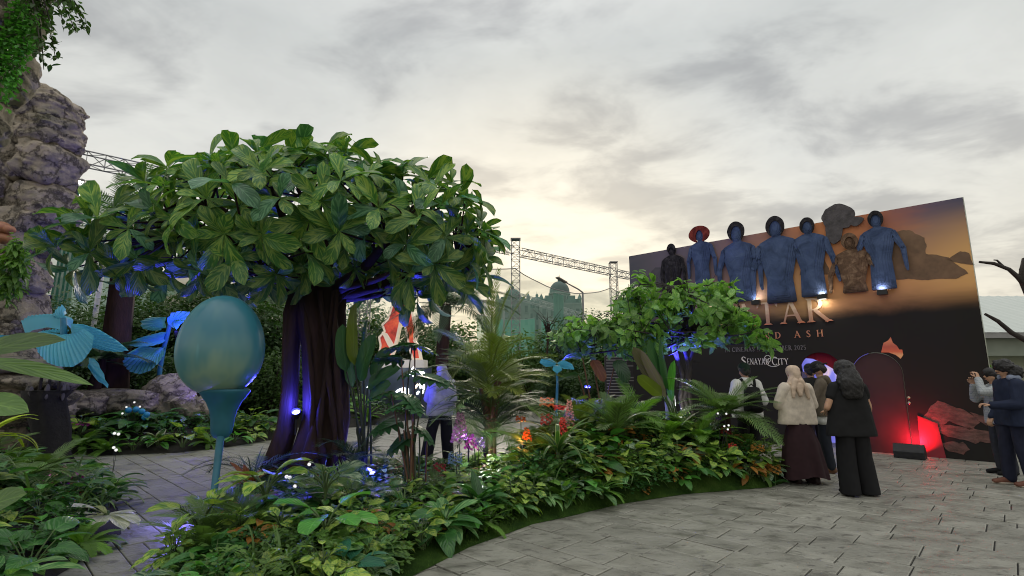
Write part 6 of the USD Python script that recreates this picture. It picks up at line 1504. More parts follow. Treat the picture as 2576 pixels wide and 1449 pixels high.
def sheet_petal(inner, outer, Y, out, bulge, pleats=15, amp=.014, nl=10):
    """A pleated petal spread between the edge where it is held and its free rim, which comes OUT metres forward."""
    m = pleats * 2 + 1; a = resample([P(u, v, Y) for u, v in inner], m); b = resample([P(u, v, Y - out) for u, v in outer], m)
    s = np.linspace(0, 1, nl + 1)[:, None, None]; z = (1 - 2 * (np.arange(m) % 2))[None, :, None]
    nrm_ = unit(np.cross(b[m // 2] - a[m // 2], b[-1] - b[0])); nrm_ = nrm_ if nrm_[1] < 0 else -nrm_
    V = a[None] * (1 - s) + b[None] * s + nrm_ * (bulge * np.sin(PI * np.minimum(1, s * .9 + .05)) + amp * np.sqrt(s) * z) + (b - a)[None] * (.018 * z * s ** 4)
    UV = np.stack(np.broadcast_arrays(np.linspace(0, 1, m)[None], s[:, :, 0]), -1).reshape(-1, 2); V = V.reshape(-1, 3)
    i, j = np.meshgrid(np.arange(nl), np.arange(m - 1), indexing='ij'); F = np.stack([i * m + j, (i + 1) * m + j, (i + 1) * m + j + 1, i * m + j + 1], -1).reshape(-1, 4)
    return V, np.vstack([F[:, [0, 1, 2]], F[:, [0, 2, 3]]]), UV
def blue_flower(lab, Y, stem_uv, petals, r=(.07, .05)):
    b = P(*stem_uv[0], Y); th = Thing('blue_flower_plant', lab, 'flower plant', (b[0], b[1], 0))
    pts = [np.r_[b[:2], .1]] + [P(u, v_, Y) for u, v_ in stem_uv]
    th.part('stem', MB().tube(pts, np.linspace(r[0], r[1], len(pts)), 12), M['petal_stem'], smooth=True)
    for inner, outer, dy, out, bulge, pl in petals:
        th.part('petal', sheet_petal(inner, outer, Y + dy, out, bulge, pl), M['petal'], smooth=25)
    return th
blue_flower('big blue flower plant with pleated petals beside the cliff', 9.75, [(112, 965), (118, 930), (140, 890), (160, 850), (160, 800)],
    [([(118, 838), (150, 842), (178, 842), (205, 836)], [(88, 866), (100, 893), (122, 915), (150, 924), (185, 925), (212, 908), (232, 880), (238, 848)], .0, .75, .12, 18),
     ([(182, 816), (180, 828), (183, 842), (190, 858)], [(212, 816), (250, 828), (296, 856), (327, 882), (300, 886), (262, 882), (232, 874), (206, 862)], .15, .35, .10, 15),
     ([(66, 846), (82, 834), (120, 826), (155, 832)], [(56, 812), (76, 799), (120, 796), (160, 797), (186, 806), (180, 832)], .25, -.35, .16, 15),
     ([(80, 850), (70, 856), (60, 862)], [(50, 843), (0, 842), (-45, 850), (-30, 866), (20, 866)], .1, .4, .06, 9), ([(143, 800), (155, 800), (166, 800)], [(136, 790), (145, 775), (158, 767), (166, 778), (168, 792)], .3, -.1, .05, 6),
     ([(226, 900), (224, 908), (226, 914)], [(240, 902), (256, 928), (277, 978), (252, 962), (234, 934)], .1, .25, .05, 5), ([(100, 842), (130, 836), (160, 836)], [(105, 832), (135, 828), (175, 830)], .1, .1, .02, 9)])
bf2 = blue_flower('blue flower plant glowing deep blue left of the bulb', 12.9, [(398, 995), (402, 930), (412, 875), (428, 815)],
    [([(440, 826), (438, 812), (442, 798)], [(424, 800), (430, 788), (452, 782), (480, 784), (480, 802), (458, 812), (446, 828)], .1, .3, .08, 8), ([(420, 798), (416, 810), (420, 824)], [(404, 798), (376, 799), (356, 808), (358, 826), (384, 832), (410, 830)], .2, -.2, .1, 10),
     ([(420, 838), (416, 848), (418, 860)], [(400, 838), (352, 850), (310, 868), (342, 873), (386, 870), (412, 862)], .0, .4, .08, 11), ([(418, 876), (404, 874), (388, 878)], [(415, 890), (402, 912), (380, 933), (352, 943), (326, 936), (310, 917), (314, 896), (345, 880)], .0, .6, .12, 16)], (.06, .05))
blue_flower('little blue flower plant seen right of the centre palm', 13.5, [(1400, 1030), (1402, 960), (1400, 925)],
    [([(1396, 918), (1400, 914)], [(1372, 922), (1356, 912), (1362, 902), (1385, 902)], 0, .3, .05, 8), ([(1402, 914), (1406, 918)], [(1420, 906), (1440, 916), (1446, 930), (1420, 928)], 0, .3, .05, 8), ([(1394, 920), (1406, 920)], [(1390, 932), (1402, 940), (1414, 932)], 0, .4, .05, 8)], (.035, .03))

# black stump
sb = P(118, 1160, 9.3); sb[2] = .05
sm = Thing('tree_stump', 'black broken stump with splintered top beside the left path', 'stump', sb)
tz = P(120, 982, 9.3)
sm.part('trunk', fluted([sb - (0, 0, .1), sb + (0, 0, .12), sb + (.01, 0, .5), tz - (0, 0, .2), tz], [.40, .30, .25, .26, .33], 22, 7, .1, 5), plain('charred_look', (.012, .011, .011), .9, .4, 10, .8, 30), smooth=True)
rng = np.random.default_rng(71)
for j in range(16):
    a = j * .9; p = tz + (.27 * math.cos(a), .27 * math.sin(a), -.1); v, f = rock(1, 70 + j, 2, .2, (1, 1, 1), 5)
    sm.part('splinter', (v * np.array([.03, .045, rng.uniform(.06, .17)]) + p + (0, 0, .08), f), plain('grey_wood_look', (.10, .092, .085), .8, .4, 10) if j == 0 else UsdShade.Material.Get(stage, '/World/Looks/grey_wood_look'), smooth=40)
for j, (du, h) in enumerate(((-22, .35), (0, .3), (26, .22))):
    p = P(120 + du, 985, 9.25); sm.part('spike', MB().tube([p - (0, 0, .1), p + (.01, 0, h * .6), p + (.0, 0, h)], [.03, .025, .012], 6), M['bark_dark'])

# ================================================================== the letter sculpture on its plinth
YA = 20.0
sc0 = P(1018, 1035, YA); sx = lambda u, v: np.array([P(u, v, YA)[0], P(u, v, YA)[2]])
AX = np.array([[1, 0, 0], [0, 0, -1], [0, 1, 0]], float)        # polygon x, y -> world x, z; depth towards the camera
ls = Thing('letter_sculpture', 'red flame coloured giant letter A standing on a white plinth', 'letter sculpture', (sc0[0], YA, 0))
pl = [(955, 905), (962, 870), (958, 850), (972, 835), (966, 818), (980, 805), (996, 755), (1006, 742), (1030, 742), (1036, 760), (1048, 830), (1052, 845), (1046, 858), (1056, 872), (1062, 905), (1042, 905), (1034, 880), (1029, 852), (1020, 812), (1016, 804), (1011, 814), (1003, 852), (994, 885), (985, 905)]
outer = Polygon([sx(u, v) for u, v in pl]).buffer(0)
face_ = outer.buffer(-.055)
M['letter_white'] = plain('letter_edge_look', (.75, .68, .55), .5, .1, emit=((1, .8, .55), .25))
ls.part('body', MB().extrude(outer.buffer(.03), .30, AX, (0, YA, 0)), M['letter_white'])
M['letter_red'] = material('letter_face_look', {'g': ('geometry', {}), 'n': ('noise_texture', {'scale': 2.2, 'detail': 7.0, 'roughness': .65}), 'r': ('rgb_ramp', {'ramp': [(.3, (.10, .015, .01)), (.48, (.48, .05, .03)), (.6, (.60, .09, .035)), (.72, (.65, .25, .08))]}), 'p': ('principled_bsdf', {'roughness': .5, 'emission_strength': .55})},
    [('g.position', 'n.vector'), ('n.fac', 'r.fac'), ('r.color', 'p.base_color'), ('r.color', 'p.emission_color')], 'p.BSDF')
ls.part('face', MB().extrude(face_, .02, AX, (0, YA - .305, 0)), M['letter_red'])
for pts in ([(968, 838), (978, 842), (1000, 878), (994, 886), (982, 868)], [(1046, 842), (1056, 838), (1054, 850), (1046, 852)]):
    ls.part('flame_rib', MB().extrude(Polygon([sx(*q) for q in pts]).buffer(.03), .03, AX, (0, YA - .33, 0)), M['letter_white'])
z0, z1 = sx(1018, 930)[1], sx(1018, 906)[1]; xl, xr_ = sx(962, 930)[0], sx(1072, 930)[0]
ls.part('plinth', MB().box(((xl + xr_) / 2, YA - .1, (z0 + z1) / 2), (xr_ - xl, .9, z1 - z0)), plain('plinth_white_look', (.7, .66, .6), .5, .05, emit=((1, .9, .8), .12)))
ls.part('base', MB().box(((xl + xr_) / 2, YA, z0 / 2), (xr_ - xl - .1, .7, z0)), plain('plinth_grey_look', (.18, .18, .19), .6, .1))
sp = Thing('sign_panel', 'dark blue grey sign panel with glowing white letters under the red letter', 'sign', (sc0[0] - .4, YA - 1.2, 0))
px = lambda u, v: np.array([P(u, v, YA - 1.2)[0], P(u, v, YA - 1.2)[2]])
a_, b_ = px(905, 1035), px(1085, 925)
sp.part('board', MB().box(((a_[0] + b_[0]) / 2, YA - 1.1, b_[1] / 2), (b_[0] - a_[0], .12, b_[1])), plain('sign_board_look', (.05, .068, .095), .4, .1))
M['white_glow'] = emitter('sign_letter_glow', (.95, .97, 1.0), 5.0); M['warm_glow'] = emitter('sign_letter_warm_glow', (1.0, .8, .55), 4.0)
strokes = [((925, 975), (950, 955)), ((935, 990), (938, 970)), ((945, 972), (962, 948)), ((955, 950), (965, 945)), ((1030, 940), (1040, 925)), ((1040, 945), (1044, 930)), ((1048, 935), (1066, 938)), ((1050, 948), (1068, 946)), ((998, 985), (1006, 980)), ((1012, 990), (1012, 978)), ((1018, 990), (1018, 978)), ((1026, 990), (1026, 980)), ((1045, 975), (1050, 968)), ((1058, 975), (1058, 966)), ((1066, 978), (1066, 970)), ((1050, 990), (1052, 986)), ((1062, 988), (1064, 984))]
for j, (p, q) in enumerate(strokes):
    sp.part('letter_stroke', MB().extrude(LineString([px(*p), px(*q)]).buffer(.035), .03, AX, (0, YA - 1.165, 0)), M['warm_glow' if j in (3, 12) else 'white_glow'])
sp.part('post', MB().box((a_[0] + .1, YA - 1.0, .7), (.1, .1, 1.4)), M['steel']); sp.part('post', MB().box((b_[0] - .1, YA - 1.0, .7), (.1, .1, 1.4)), M['steel'])
lamp(sp.path, (0.3, -.6, 1.9), (.9, .95, 1.0), 3, .25)

# info board and things round it
ibp = P(1557, 1010, 15.5); IB = Thing('info_board', 'dark tall notice board with many faint text lines', 'notice board', ibp * (1, 1, 0))
xa, xb = P(1519, 860, 15.5)[0], P(1597, 860, 15.5)[0]; zt_ = P(1557, 856, 15.5)[2]; zb_ = .35
IB.part('board', MB().box(((xa + xb) / 2, 15.5, (zt_ + zb_) / 2), (xb - xa, .10, zt_ - zb_)), plain('notice_dark_look', (.022, .02, .02), .5, .1))
rng = np.random.default_rng(91); M['grey_line'] = plain('text_line_look', (.20, .19, .18), .6, .1)
for j in range(22):
    z = zt_ - .16 - j * (zt_ - zb_ - .3) / 22; w_ = (xb - xa) * rng.uniform(.55, .92) * (1 if j else .5)
    IB.part('text_line', MB().box((xa + .04 + w_ / 2, 15.444, z), (w_, .004, .026)), M['grey_line'] if j else M['print_rock'])
for x_ in (xa + .1, xb - .1): IB.part('leg', MB().box((x_, 15.53, .4), (.07, .07, .8)), M['black'])
wb = ib(2.68, 8.9); wb_top = P(1646, 998, 8.9)
WB = Thing('waste_bin', 'white round bin between the paddle leaves and the small tree', 'bin', wb)
hb_ = wb_top[2] - wb[2]; WB.part('body', MB().lathe([(.001, .0), (.075, 0), (.08, .02), (.088, hb_ - .04), (.088, hb_)], 24, wb), plain('bin_white_look', (.55, .55, .52), .5, .06), smooth=40)
WB.part('rim', MB().lathe([(.088, hb_), (.094, hb_), (.094, hb_ + .015), (.08, hb_ + .015), (.08, hb_ - .05), (.001, hb_ - .06)], 24, wb), plain('bin_rim_look', (.5, .5, .48), .5, .06), smooth=40)

# ================================================================== lamps hidden in the planting
M['blue_glow'] = emitter('blue_lamp_glow', (.10, .12, 1.0), 14.0); M['blue_core'] = emitter('blue_lamp_core', (.35, .4, 1.0), 9.0); M['white_lamp'] = emitter('small_white_lamp', (1, .98, .95), 5.0)
def spot(lab, pos, col, inten, glow, r=.045, aimv=(0, 0, 1), src=.04, offs=None, up=False):
    th = Thing('garden_lamp', lab, 'lamp', pos); z = unit(aimv); Fm = frame(z, (0, 1, 0) if abs(z[2]) > .9 else (0, 0, 1)); Rm = np.stack([Fm[:, 1], Fm[:, 2], Fm[:, 0]], 1)
    th.part('housing', MB().lathe([(.001, -.10), (r * .8, -.10), (r * 1.1, -.05), (r * 1.2, .02), (r * 1.05, .02), (r * 1.0, -.01)], 14, pos, Rm), M['black'], smooth=40)
    th.part('lens', MB().lathe([(.001, .012), (r * .6, .008), (r * .98, -.008)], 14, pos, Rm), glow, smooth=True)
    th.part('stake', MB().tube([pos - z * .08, pos - z * .08 - (0, 0, .25)], .012, 6), M['black'])
    if inten: lamp(th.path, np.asarray(offs if offs is not None else z * .06), col, inten, src, aim=z if up else None)
    return th
BLUE = (.05, .05, 1.0)
spot('blue spotlight glaring between the two stems of the big tree', tp(745, 1037, 7.25), BLUE, 14, M['blue_core'], .05, (.15, -.6, .6), .05, (-.02, -.08, .10))
spot('blue lamp low among leaves right of the big trunk', P(937, 1190, 6.9), BLUE, 7, M['blue_core'], .04, (0, -.35, .8), .04, (0, -.05, .10))
spot('blue uplight hidden behind the big tree trunk', TB + (.35, .85, .6), BLUE, 40, M['blue_glow'], .05, (0, 0, 1), .05, (.0, .0, .15), True)
spot('blue uplight hidden left behind the big tree trunk', TB + (-.75, .7, .6), BLUE, 40, M['blue_glow'], .05, (-.1, 0, 1), .05, (.0, .0, .15), True)
spot('blue uplight behind the paddle leaves', np.array([-2.15, 7.75, .55]), BLUE, 1.5, M['blue_glow'], .04, (.1, -.1, 1))
spot('blue uplight at the foot of the small tree', RB + (-.30, .25, .12), BLUE, 14, M['blue_glow'], .045, (0, 0, 1), .04, (0, 0, .12))
spot('blue uplight strapped under the crown of the small tree', rp_(1700, 925, 9.15), BLUE, 16, M['blue_glow'], .04, (0, .1, 1), .05, (0, -.02, .14), True)
spot('blue lamp behind the drooping leaf plant', P(1478, 975, 9.3), BLUE, 10, M['blue_glow'], .05, (0, -.5, 1))
spot('blue lamp under the second blue flower', P(445, 835, 12.6), BLUE, 6, M['blue_glow'], .05, (0, 0, 1), .04, (.0, -.1, .1))
spot('violet blue lamp by the boulder behind the bulb', P(500, 985, 11.9), (.2, .12, 1), 4, M['blue_glow'], .04, (0, -.3, 1))
spot('blue lamp low on the near path edge', P(395, 1330, 5.6) + (.25, .0, .06), (.18, .15, 1), 3.2, M['blue_glow'], .03, (-.5, 0, .6), .03, (-.04, 0, .1))
spot('white lamp at the foot of the centre palm', P(1222, 1130, 7.6), (.95, 1.0, .85), 5, M['white_lamp'], .035, (0, .2, 1), .03, (0, 0, .09))
spot('white lamp before the small tree foot', P(1712, 1040, 8.9), (.95, .95, 1.0), 2.2, M['white_lamp'], .035, (0, .2, 1), .03, (0, .05, .12))
spot('violet lamp beside the pink flower spike', P(1175, 1110, 7.5), (.45, .2, 1), 1.1, M['blue_glow'], .03, (-.3, 0, 1))
spot('magenta lamp among flowers in the near left bed', P(150, 1225, 6.2), (1, .2, .9), 1.6, emitter('magenta_glow', (1, .3, .9), 4), .025, (0, -.3, 1), .03, (0, -.05, .1))
spot('blue lamp in the fern tree at the far left', P(125, 745, 13.4), BLUE, 5, M['blue_glow'], .05, (0, 0, 1), .05, (0, -.25, .15))
spot('warm orange lamp beside the orange flowers', P(1318, 1118, 7.3), (1, .35, .12), 1.4, emitter('orange_glow', (1, .4, .15), 4), .025, (0, 0, 1), .03, (0, 0, .09))

# ================================================================== flowers
def blossoms(c, axis, n, r, spread, rng, taper=True):
    mb = MB()
    for i in range(n):
        t_ = i / n; a = i * 2.39996; rr = spread * ((1 - .75 * t_) if taper else 1); p = c + axis * t_ + np.array([rr * math.cos(a), rr * math.sin(a), 0])
        for q in range(5):
            v, f, uv = leaf(r * (1 - .4 * t_), r * .8, .9, .3, 3, 1, 'round'); mb.add(v, f, uv, R=aim(a + (q - 2) * .75, .6 - .35 * q % 1.1), t=p)
    return mb
FM = {}
for k, c in dict(pink=(.62, .33, .48), coral=(.85, .12, .10), orange=(.80, .17, .02), purple=(.12, .04, .28), magenta=(.55, .06, .42), sky=(.22, .38, .50), cream=(.55, .48, .28), white=(.66, .66, .6), yellow=(.62, .42, .03), red=(.28, .03, .03), peach=(.75, .42, .38), amber=(.5, .26, .05)).items():
    FM[k] = leafmat('flower_%s_look' % k, c, tuple(min(1, x * 1.25 + .03) for x in c), amount=.4, rough=.6, trans=.25, var=.2, tcol=(1.1, 1.0, 1.0))
def flower(lab, u, v_top, Y, h, n, r, spread, col, k='island', taper=True, name='flower_spike', base=None, seed=0):
    rng = np.random.default_rng(seed + int(u)); t = P(u, v_top, Y); b = np.array([t[0] + rng.normal(0, .04), t[1], max(hz(k, t[0], t[1]), 0)]) if base is None else base
    th = Thing(name, lab, 'flower', b)
    th.part('stem', MB().tube(bez(b - (0, 0, .05), (b + t) / 2 + rng.normal(0, .03, 3), t, 8), np.linspace(.010, .005, 8), 5), M['stem'], smooth=True)
    th.part('blossom', blossoms(t - (0, 0, h), np.array([0, 0, h]), n, r, spread, rng, taper), FM[col], smooth=True)
    for q in range(5):
        v, f, uv = leaf(.2, .06, .9, .25, 5, 1, 'lance'); th.part('leaf', (v @ aim(q * 1.4, .6).T + b + (0, 0, .02), f, uv), L_['dark'], smooth=True)
    return th
flower('fat pink and lilac flower spike left of the centre palm', 1158, 1038, 7.4, .40, 60, .045, .11, 'pink')
flower('lower pink flower spike half hidden by leaves', 1185, 1092, 7.45, .20, 30, .04, .08, 'magenta')
flower('tall pale pink flower spike behind the strap plant', 1432, 1005, 7.7, .42, 44, .04, .065, 'peach')
flower('coral flower spray left of the pale pink spike', 1375, 1040, 7.8, .16, 26, .04, .07, 'coral', taper=False)
flower('coral flower spike touching the pale pink spike', 1415, 1050, 7.6, .26, 34, .042, .06, 'coral')
flower('orange flower cluster at the back of the island', 1310, 1045, 7.7, .07, 14, .04, .05, 'orange', taper=False)
flower('hanging orange flower cluster below the orange lamp', 1325, 1075, 7.5, .22, 26, .042, .06, 'orange')
flower('deep purple flower beside the pink spike', 1206, 1100, 7.5, .12, 18, .035, .05, 'purple', taper=False)
flower('pale blue flower ball behind the split-leaf plant', 1145, 1138, 7.0, .14, 36, .032, .075, 'sky', taper=False)
flower('cream blossom spray in the dark front foliage', 822, 1352, 5.2, .22, 60, .026, .06, 'cream', taper=False)
flower('small white blossom beside the cream spray', 650, 1355, 5.0, .06, 8, .05, .02, 'white', taper=False)
flower('yellow pointed flower low in the front foliage', 563, 1412, 4.75, .08, 5, .05, .012, 'yellow', taper=False)
flower('dark purple flower before the right fan palm', 1800, 1040, 7.7, .08, 16, .035, .05, 'purple', taper=False)
flower('maroon flower below the white beads', 1825, 1075, 7.6, .08, 16, .035, .05, 'red', taper=False)
flower('pink red flower at the foot of the right fan palm', 1843, 1115, 7.5, .07, 12, .035, .04, 'coral', taper=False)
flower('amber flower cluster at the top of the island tip', 1905, 1118, 7.55, .08, 20, .036, .07, 'amber', taper=False)
flower('amber leafy bloom low on the island tip', 1945, 1170, 7.45, .10, 22, .042, .07, 'amber', taper=False)
flower('white star flowers at the island tip', 1925, 1140, 7.5, .10, 22, .032, .06, 'white', taper=False)
flower('dull orange bloom low at the front edge', 1620, 1225, 6.75, .12, 22, .036, .06, 'amber', taper=False)
flower('rusty feathery bloom right of the silver plant', 880, 1270, 5.7, .16, 30, .034, .06, 'amber', taper=False)
flower('maroon flowers at the foot of the split-leaf canes', 1105, 1165, 6.6, .08, 16, .036, .06, 'red', taper=False)
flower('magenta shiny flowers in the near left bed', 155, 1188, 6.0, .10, 40, .05, .17, 'magenta', 'near', False)
flower('second magenta flower cluster left in the near bed', 100, 1212, 5.9, .10, 26, .05, .10, 'magenta', 'near', False)
flower('coral pink bloom in the near left bed', 185, 1235, 5.7, .16, 34, .05, .07, 'coral', 'near', False)
flower('violet small flowers in the left bed beyond the path', 200, 1062, 10.6, .06, 16, .05, .14, 'magenta', 'left', False)
flower('orange flowers beyond the path behind the centre palm', 1375, 1000, 13.0, .2, 24, .07, .14, 'orange', 'back', False, base=np.array([.9, 13.0, 0]))
flower('red orange flowers right of the little blue flower', 1412, 1018, 13.0, .12, 20, .07, .14, 'coral', 'back', False, base=np.array([1.25, 13.0, 0]))
# white leaved plant at the near bed's tip, reddish bromeliads, featured leaves in front
def ros(name, lab, base, mat, n, L, W, el, bend, shape, seed, sl=0.0, cat='plant'):
    rng = np.random.default_rng(seed); th = Thing(name, lab, cat, base)
    for i in range(n):
        a = i * 2.39996 + rng.uniform(-.2, .2); e = rng.uniform(*el); l_ = rng.uniform(*L); v, f, uv = leaf(l_, l_ * W, rng.uniform(*bend), .2, 8, 2, shape, rng.uniform(-.3, .3), .02)
        d = np.array([math.cos(a) * math.cos(e), math.sin(a) * math.cos(e), math.sin(e)]); at_ = base + d * sl + (0, 0, sl * .5)
        th.part('leaf', (v @ aim(a, e - (.4 if sl else 0), rng.uniform(-.25, .25)).T + at_, f, uv), L_[mat], smooth=True)
        if sl: th.part('stem', MB().tube(bez(base - (0, 0, .05), base + (0, 0, sl * .7), at_, 6), [.008] * 6, 5, cap=False), M['stem'], smooth=True)
    if not sl: th.part('crown', MB().tube([base - (0, 0, .06), base + (0, 0, .04)], [.03, .02], 6), M['stem'])
    return th
ros('white_leaved_plant', 'felted white leaved plant at the tip of the near left bed', P(268, 1296, 5.15), 'white', 13, (.22, .36), .42, (-.1, .9), (.4, 1.1), 'obovate', 81)
ros('white_edged_plant', 'white edged hosta at the path side of the left bed', P(395, 1108, 10.8), 'hosta', 16, (.3, .45), .4, (.1, 1.1), (.5, 1.3), 'ovate', 82)
ros('mottled_leaf_plant', 'large mottled yellow green leaves overhanging the near path', np.array([-2.72, 4.75, .10]), 'pothos', 9, (.24, .32), .66, (.1, 1.0), (.3, .8), 'heart', 83, .26)
ros('mottled_leaf_plant', 'large mottled leaves right of the bulb stem', np.array([-2.35, 5.15, .32]), 'pothos', 9, (.24, .34), .66, (.2, 1.1), (.3, .9), 'heart', 84, .22)
ros('silver_leaf_plant', 'silver veined leaves in the middle of the front foliage', np.array([-1.78, 5.15, .38]), 'silver', 11, (.22, .30), .48, (.2, 1.1), (.4, .9), 'ovate', 85, .16)
ros('round_leaf_plant', 'big plain round green leaves at the bottom of the front foliage', np.array([-1.52, 4.45, .22]), 'bright', 7, (.22, .30), .72, (.2, 1.0), (.3, .8), 'round', 86, .18)
ros('bromeliad', 'rust red pointed bromeliad right of the bulb stem', np.array([-2.75, 5.65, .36]), 'rust', 12, (.22, .34), .22, (.4, 1.3), (.2, .8), 'lance', 87)
ros('bromeliad', 'red tipped bromeliad behind the blue ground lamp', ib(-1.95, 7.5), 'rust', 9, (.2, .3), .22, (.5, 1.3), (.2, .8), 'lance', 88)
ros('blue_lit_plant', 'broad leaved plant glowing blue around the ground lamp', P(940, 1195, 7.05), 'teal', 12, (.16, .26), .4, (.0, .9), (.3, 1.0), 'ovate', 89)
ros('long_leaf_plant', 'plant with long streaked leaves trailing onto the paving', np.array([1.05, 6.35, .14]), 'aglao', 14, (.3, .44), .30, (.0, 1.0), (.6, 1.3), 'lance', 90)
ros('long_leaf_plant', 'drooping streaked leaves at the front bend of the island', np.array([-.62, 5.05, .16]), 'aglao', 14, (.28, .4), .36, (.0, 1.0), (.6, 1.3), 'lance', 91)
ros('lily_plant', 'dark lily leaved plant beside the grass bend', np.array([-.35, 5.55, .22]), 'dark', 15, (.25, .38), .36, (.3, 1.2), (.4, 1.2), 'lance', 92)
# white bead lights and blue bud plants
def beads(lab, spots, Y, k='island', r=.016, mat=None, name='bead_light', cat='garden light'):
    b = P(spots[0][0], spots[0][1] + 60, Y); b[2] = hz(k, b[0], b[1]); th = Thing(name, lab, cat, b)
    m_ = mat or emitter('bead_glow', (1, 1, .96), .9) if not UsdShade.Material.Get(stage, '/World/Looks/bead_glow') or mat else UsdShade.Material.Get(stage, '/World/Looks/bead_glow')
    for u, v_ in spots:
        p = P(u, v_, Y); s_ = trimesh.creation.icosphere(2, r)
        th.part('wire', MB().tube(bez(b, (b + p) / 2 + (.02, 0, .06), p, 6), .003, 4, cap=False), M['black']); th.part('bead', (np.array(s_.vertices) + p, s_.faces), m_, smooth=True)
beads('spray of five white bead lights before the big trunk', [(778, 1168), (763, 1190), (721, 1199), (729, 1201), (742, 1223), (777, 1252)], 5.9, 'island', .019)
beads('white bead lights before the right fan palm', [(1806, 1040), (1827, 1041), (1833, 1070), (1822, 1072), (1831, 1080)], 7.5, 'island', .014)
beads('white bead lights at the near bed beside the path', [(288, 1090), (298, 1092), (286, 1126), (292, 1132)], 8.2, 'near', .022)
beads('white bead lights over the long boulder', [(338, 1012), (318, 1024), (352, 1023), (308, 1040)], 11.0, 'left', .02)
beads('cluster of small blue bud flowers in the left bed', [(323, 1032), (342, 1030), (357, 1035), (369, 1043), (364, 1050)], 10.9, 'left', .06, plain('blue_bud_look', (.02, .22, .45), .4, .1), 'blue_bud_plant', 'flower')

# ================================================================== people
def _sph(p, r, n=14): return m3d.Manifold.sphere(r, n).translate([float(x) for x in p])
def hull(*pr):
    return m3d.Manifold.batch_hull([_sph(p, r) for p, r in pr])
def chain(*pr):
    return [hull(pr[i], pr[i + 1]) for i in range(len(pr) - 1)]
def blob(parts, edge=.03, it=8, wr=0.0, seed=0, fold=(14, 14, 5)):
    m = m3d.Manifold.batch_boolean(parts, m3d.OpType.Add).refine_to_length(edge); q = m.to_mesh()
    t = trimesh.Trimesh(np.array(q.vert_properties[:, :3]), np.array(q.tri_verts), process=True)
    trimesh.smoothing.filter_taubin(t, .5, .52, it)
    if wr:
        n = np.array(t.vertex_normals); v = np.array(t.vertices); k = meshkit.fbm(v * np.array(fold) + seed, 3, seed) - .5; t = trimesh.Trimesh(v + n * (k * wr * 2)[:, None], t.faces, process=False)
    return np.array(t.vertices), np.array(t.faces)

def hand(w, d, side, s=1.0):
    """A palm with four curled fingers of different lengths and a thumb; w wrist, d direction of the hand."""
    d = unit(d); F = frame(d); across, nrm = F[:, 1] * side, F[:, 2]; w = np.asarray(w, float); out = []
    k = [w + d * .02 * s + across * x * s for x in (-.028, .028)]; e = [w + d * .085 * s + across * x * s for x in (-.034, .034)]
    out.append(hull((k[0], .014 * s), (k[1], .014 * s), (e[0], .012 * s), (e[1], .012 * s)))
    for i, (x, L) in enumerate(((-.033, .062), (-.011, .074), (.011, .078), (.033, .070))):
        a = w + d * .09 * s + across * x * s; b = a + (d * .8 - nrm * .45) * L * .45 * s; c = b + (d * .35 - nrm * .9) * L * .35 * s; g_ = c + (-nrm * .9 - d * .2) * L * .28 * s
        out += chain((a, .0095 * s), (b, .0088 * s), (c, .0082 * s), (g_, .0075 * s))
    a = w + d * .03 * s + across * .034 * s; b = a + (d * .6 + across * .6 - nrm * .3) * .04 * s; c = b + (d * .85 - nrm * .35) * .035 * s
    out += chain((a, .013 * s), (b, .0105 * s), (c, .009 * s)); return out

def skin(c, nm): return plain(nm, c, .5, .1, 12, spec=.4)
def cloth(nm, c, rough=.85, var=.18): return plain(nm, c, rough, var, 14, .25, 160, spec=.2)
SK = skin((.42, .24, .15), 'skin_look'); SK2 = skin((.33, .18, .11), 'tan_skin_look')
HAIR = plain('black_hair_look', (.010, .009, .009), .45, .3, 30, .6, 60, stretch=(1, 1, .2))

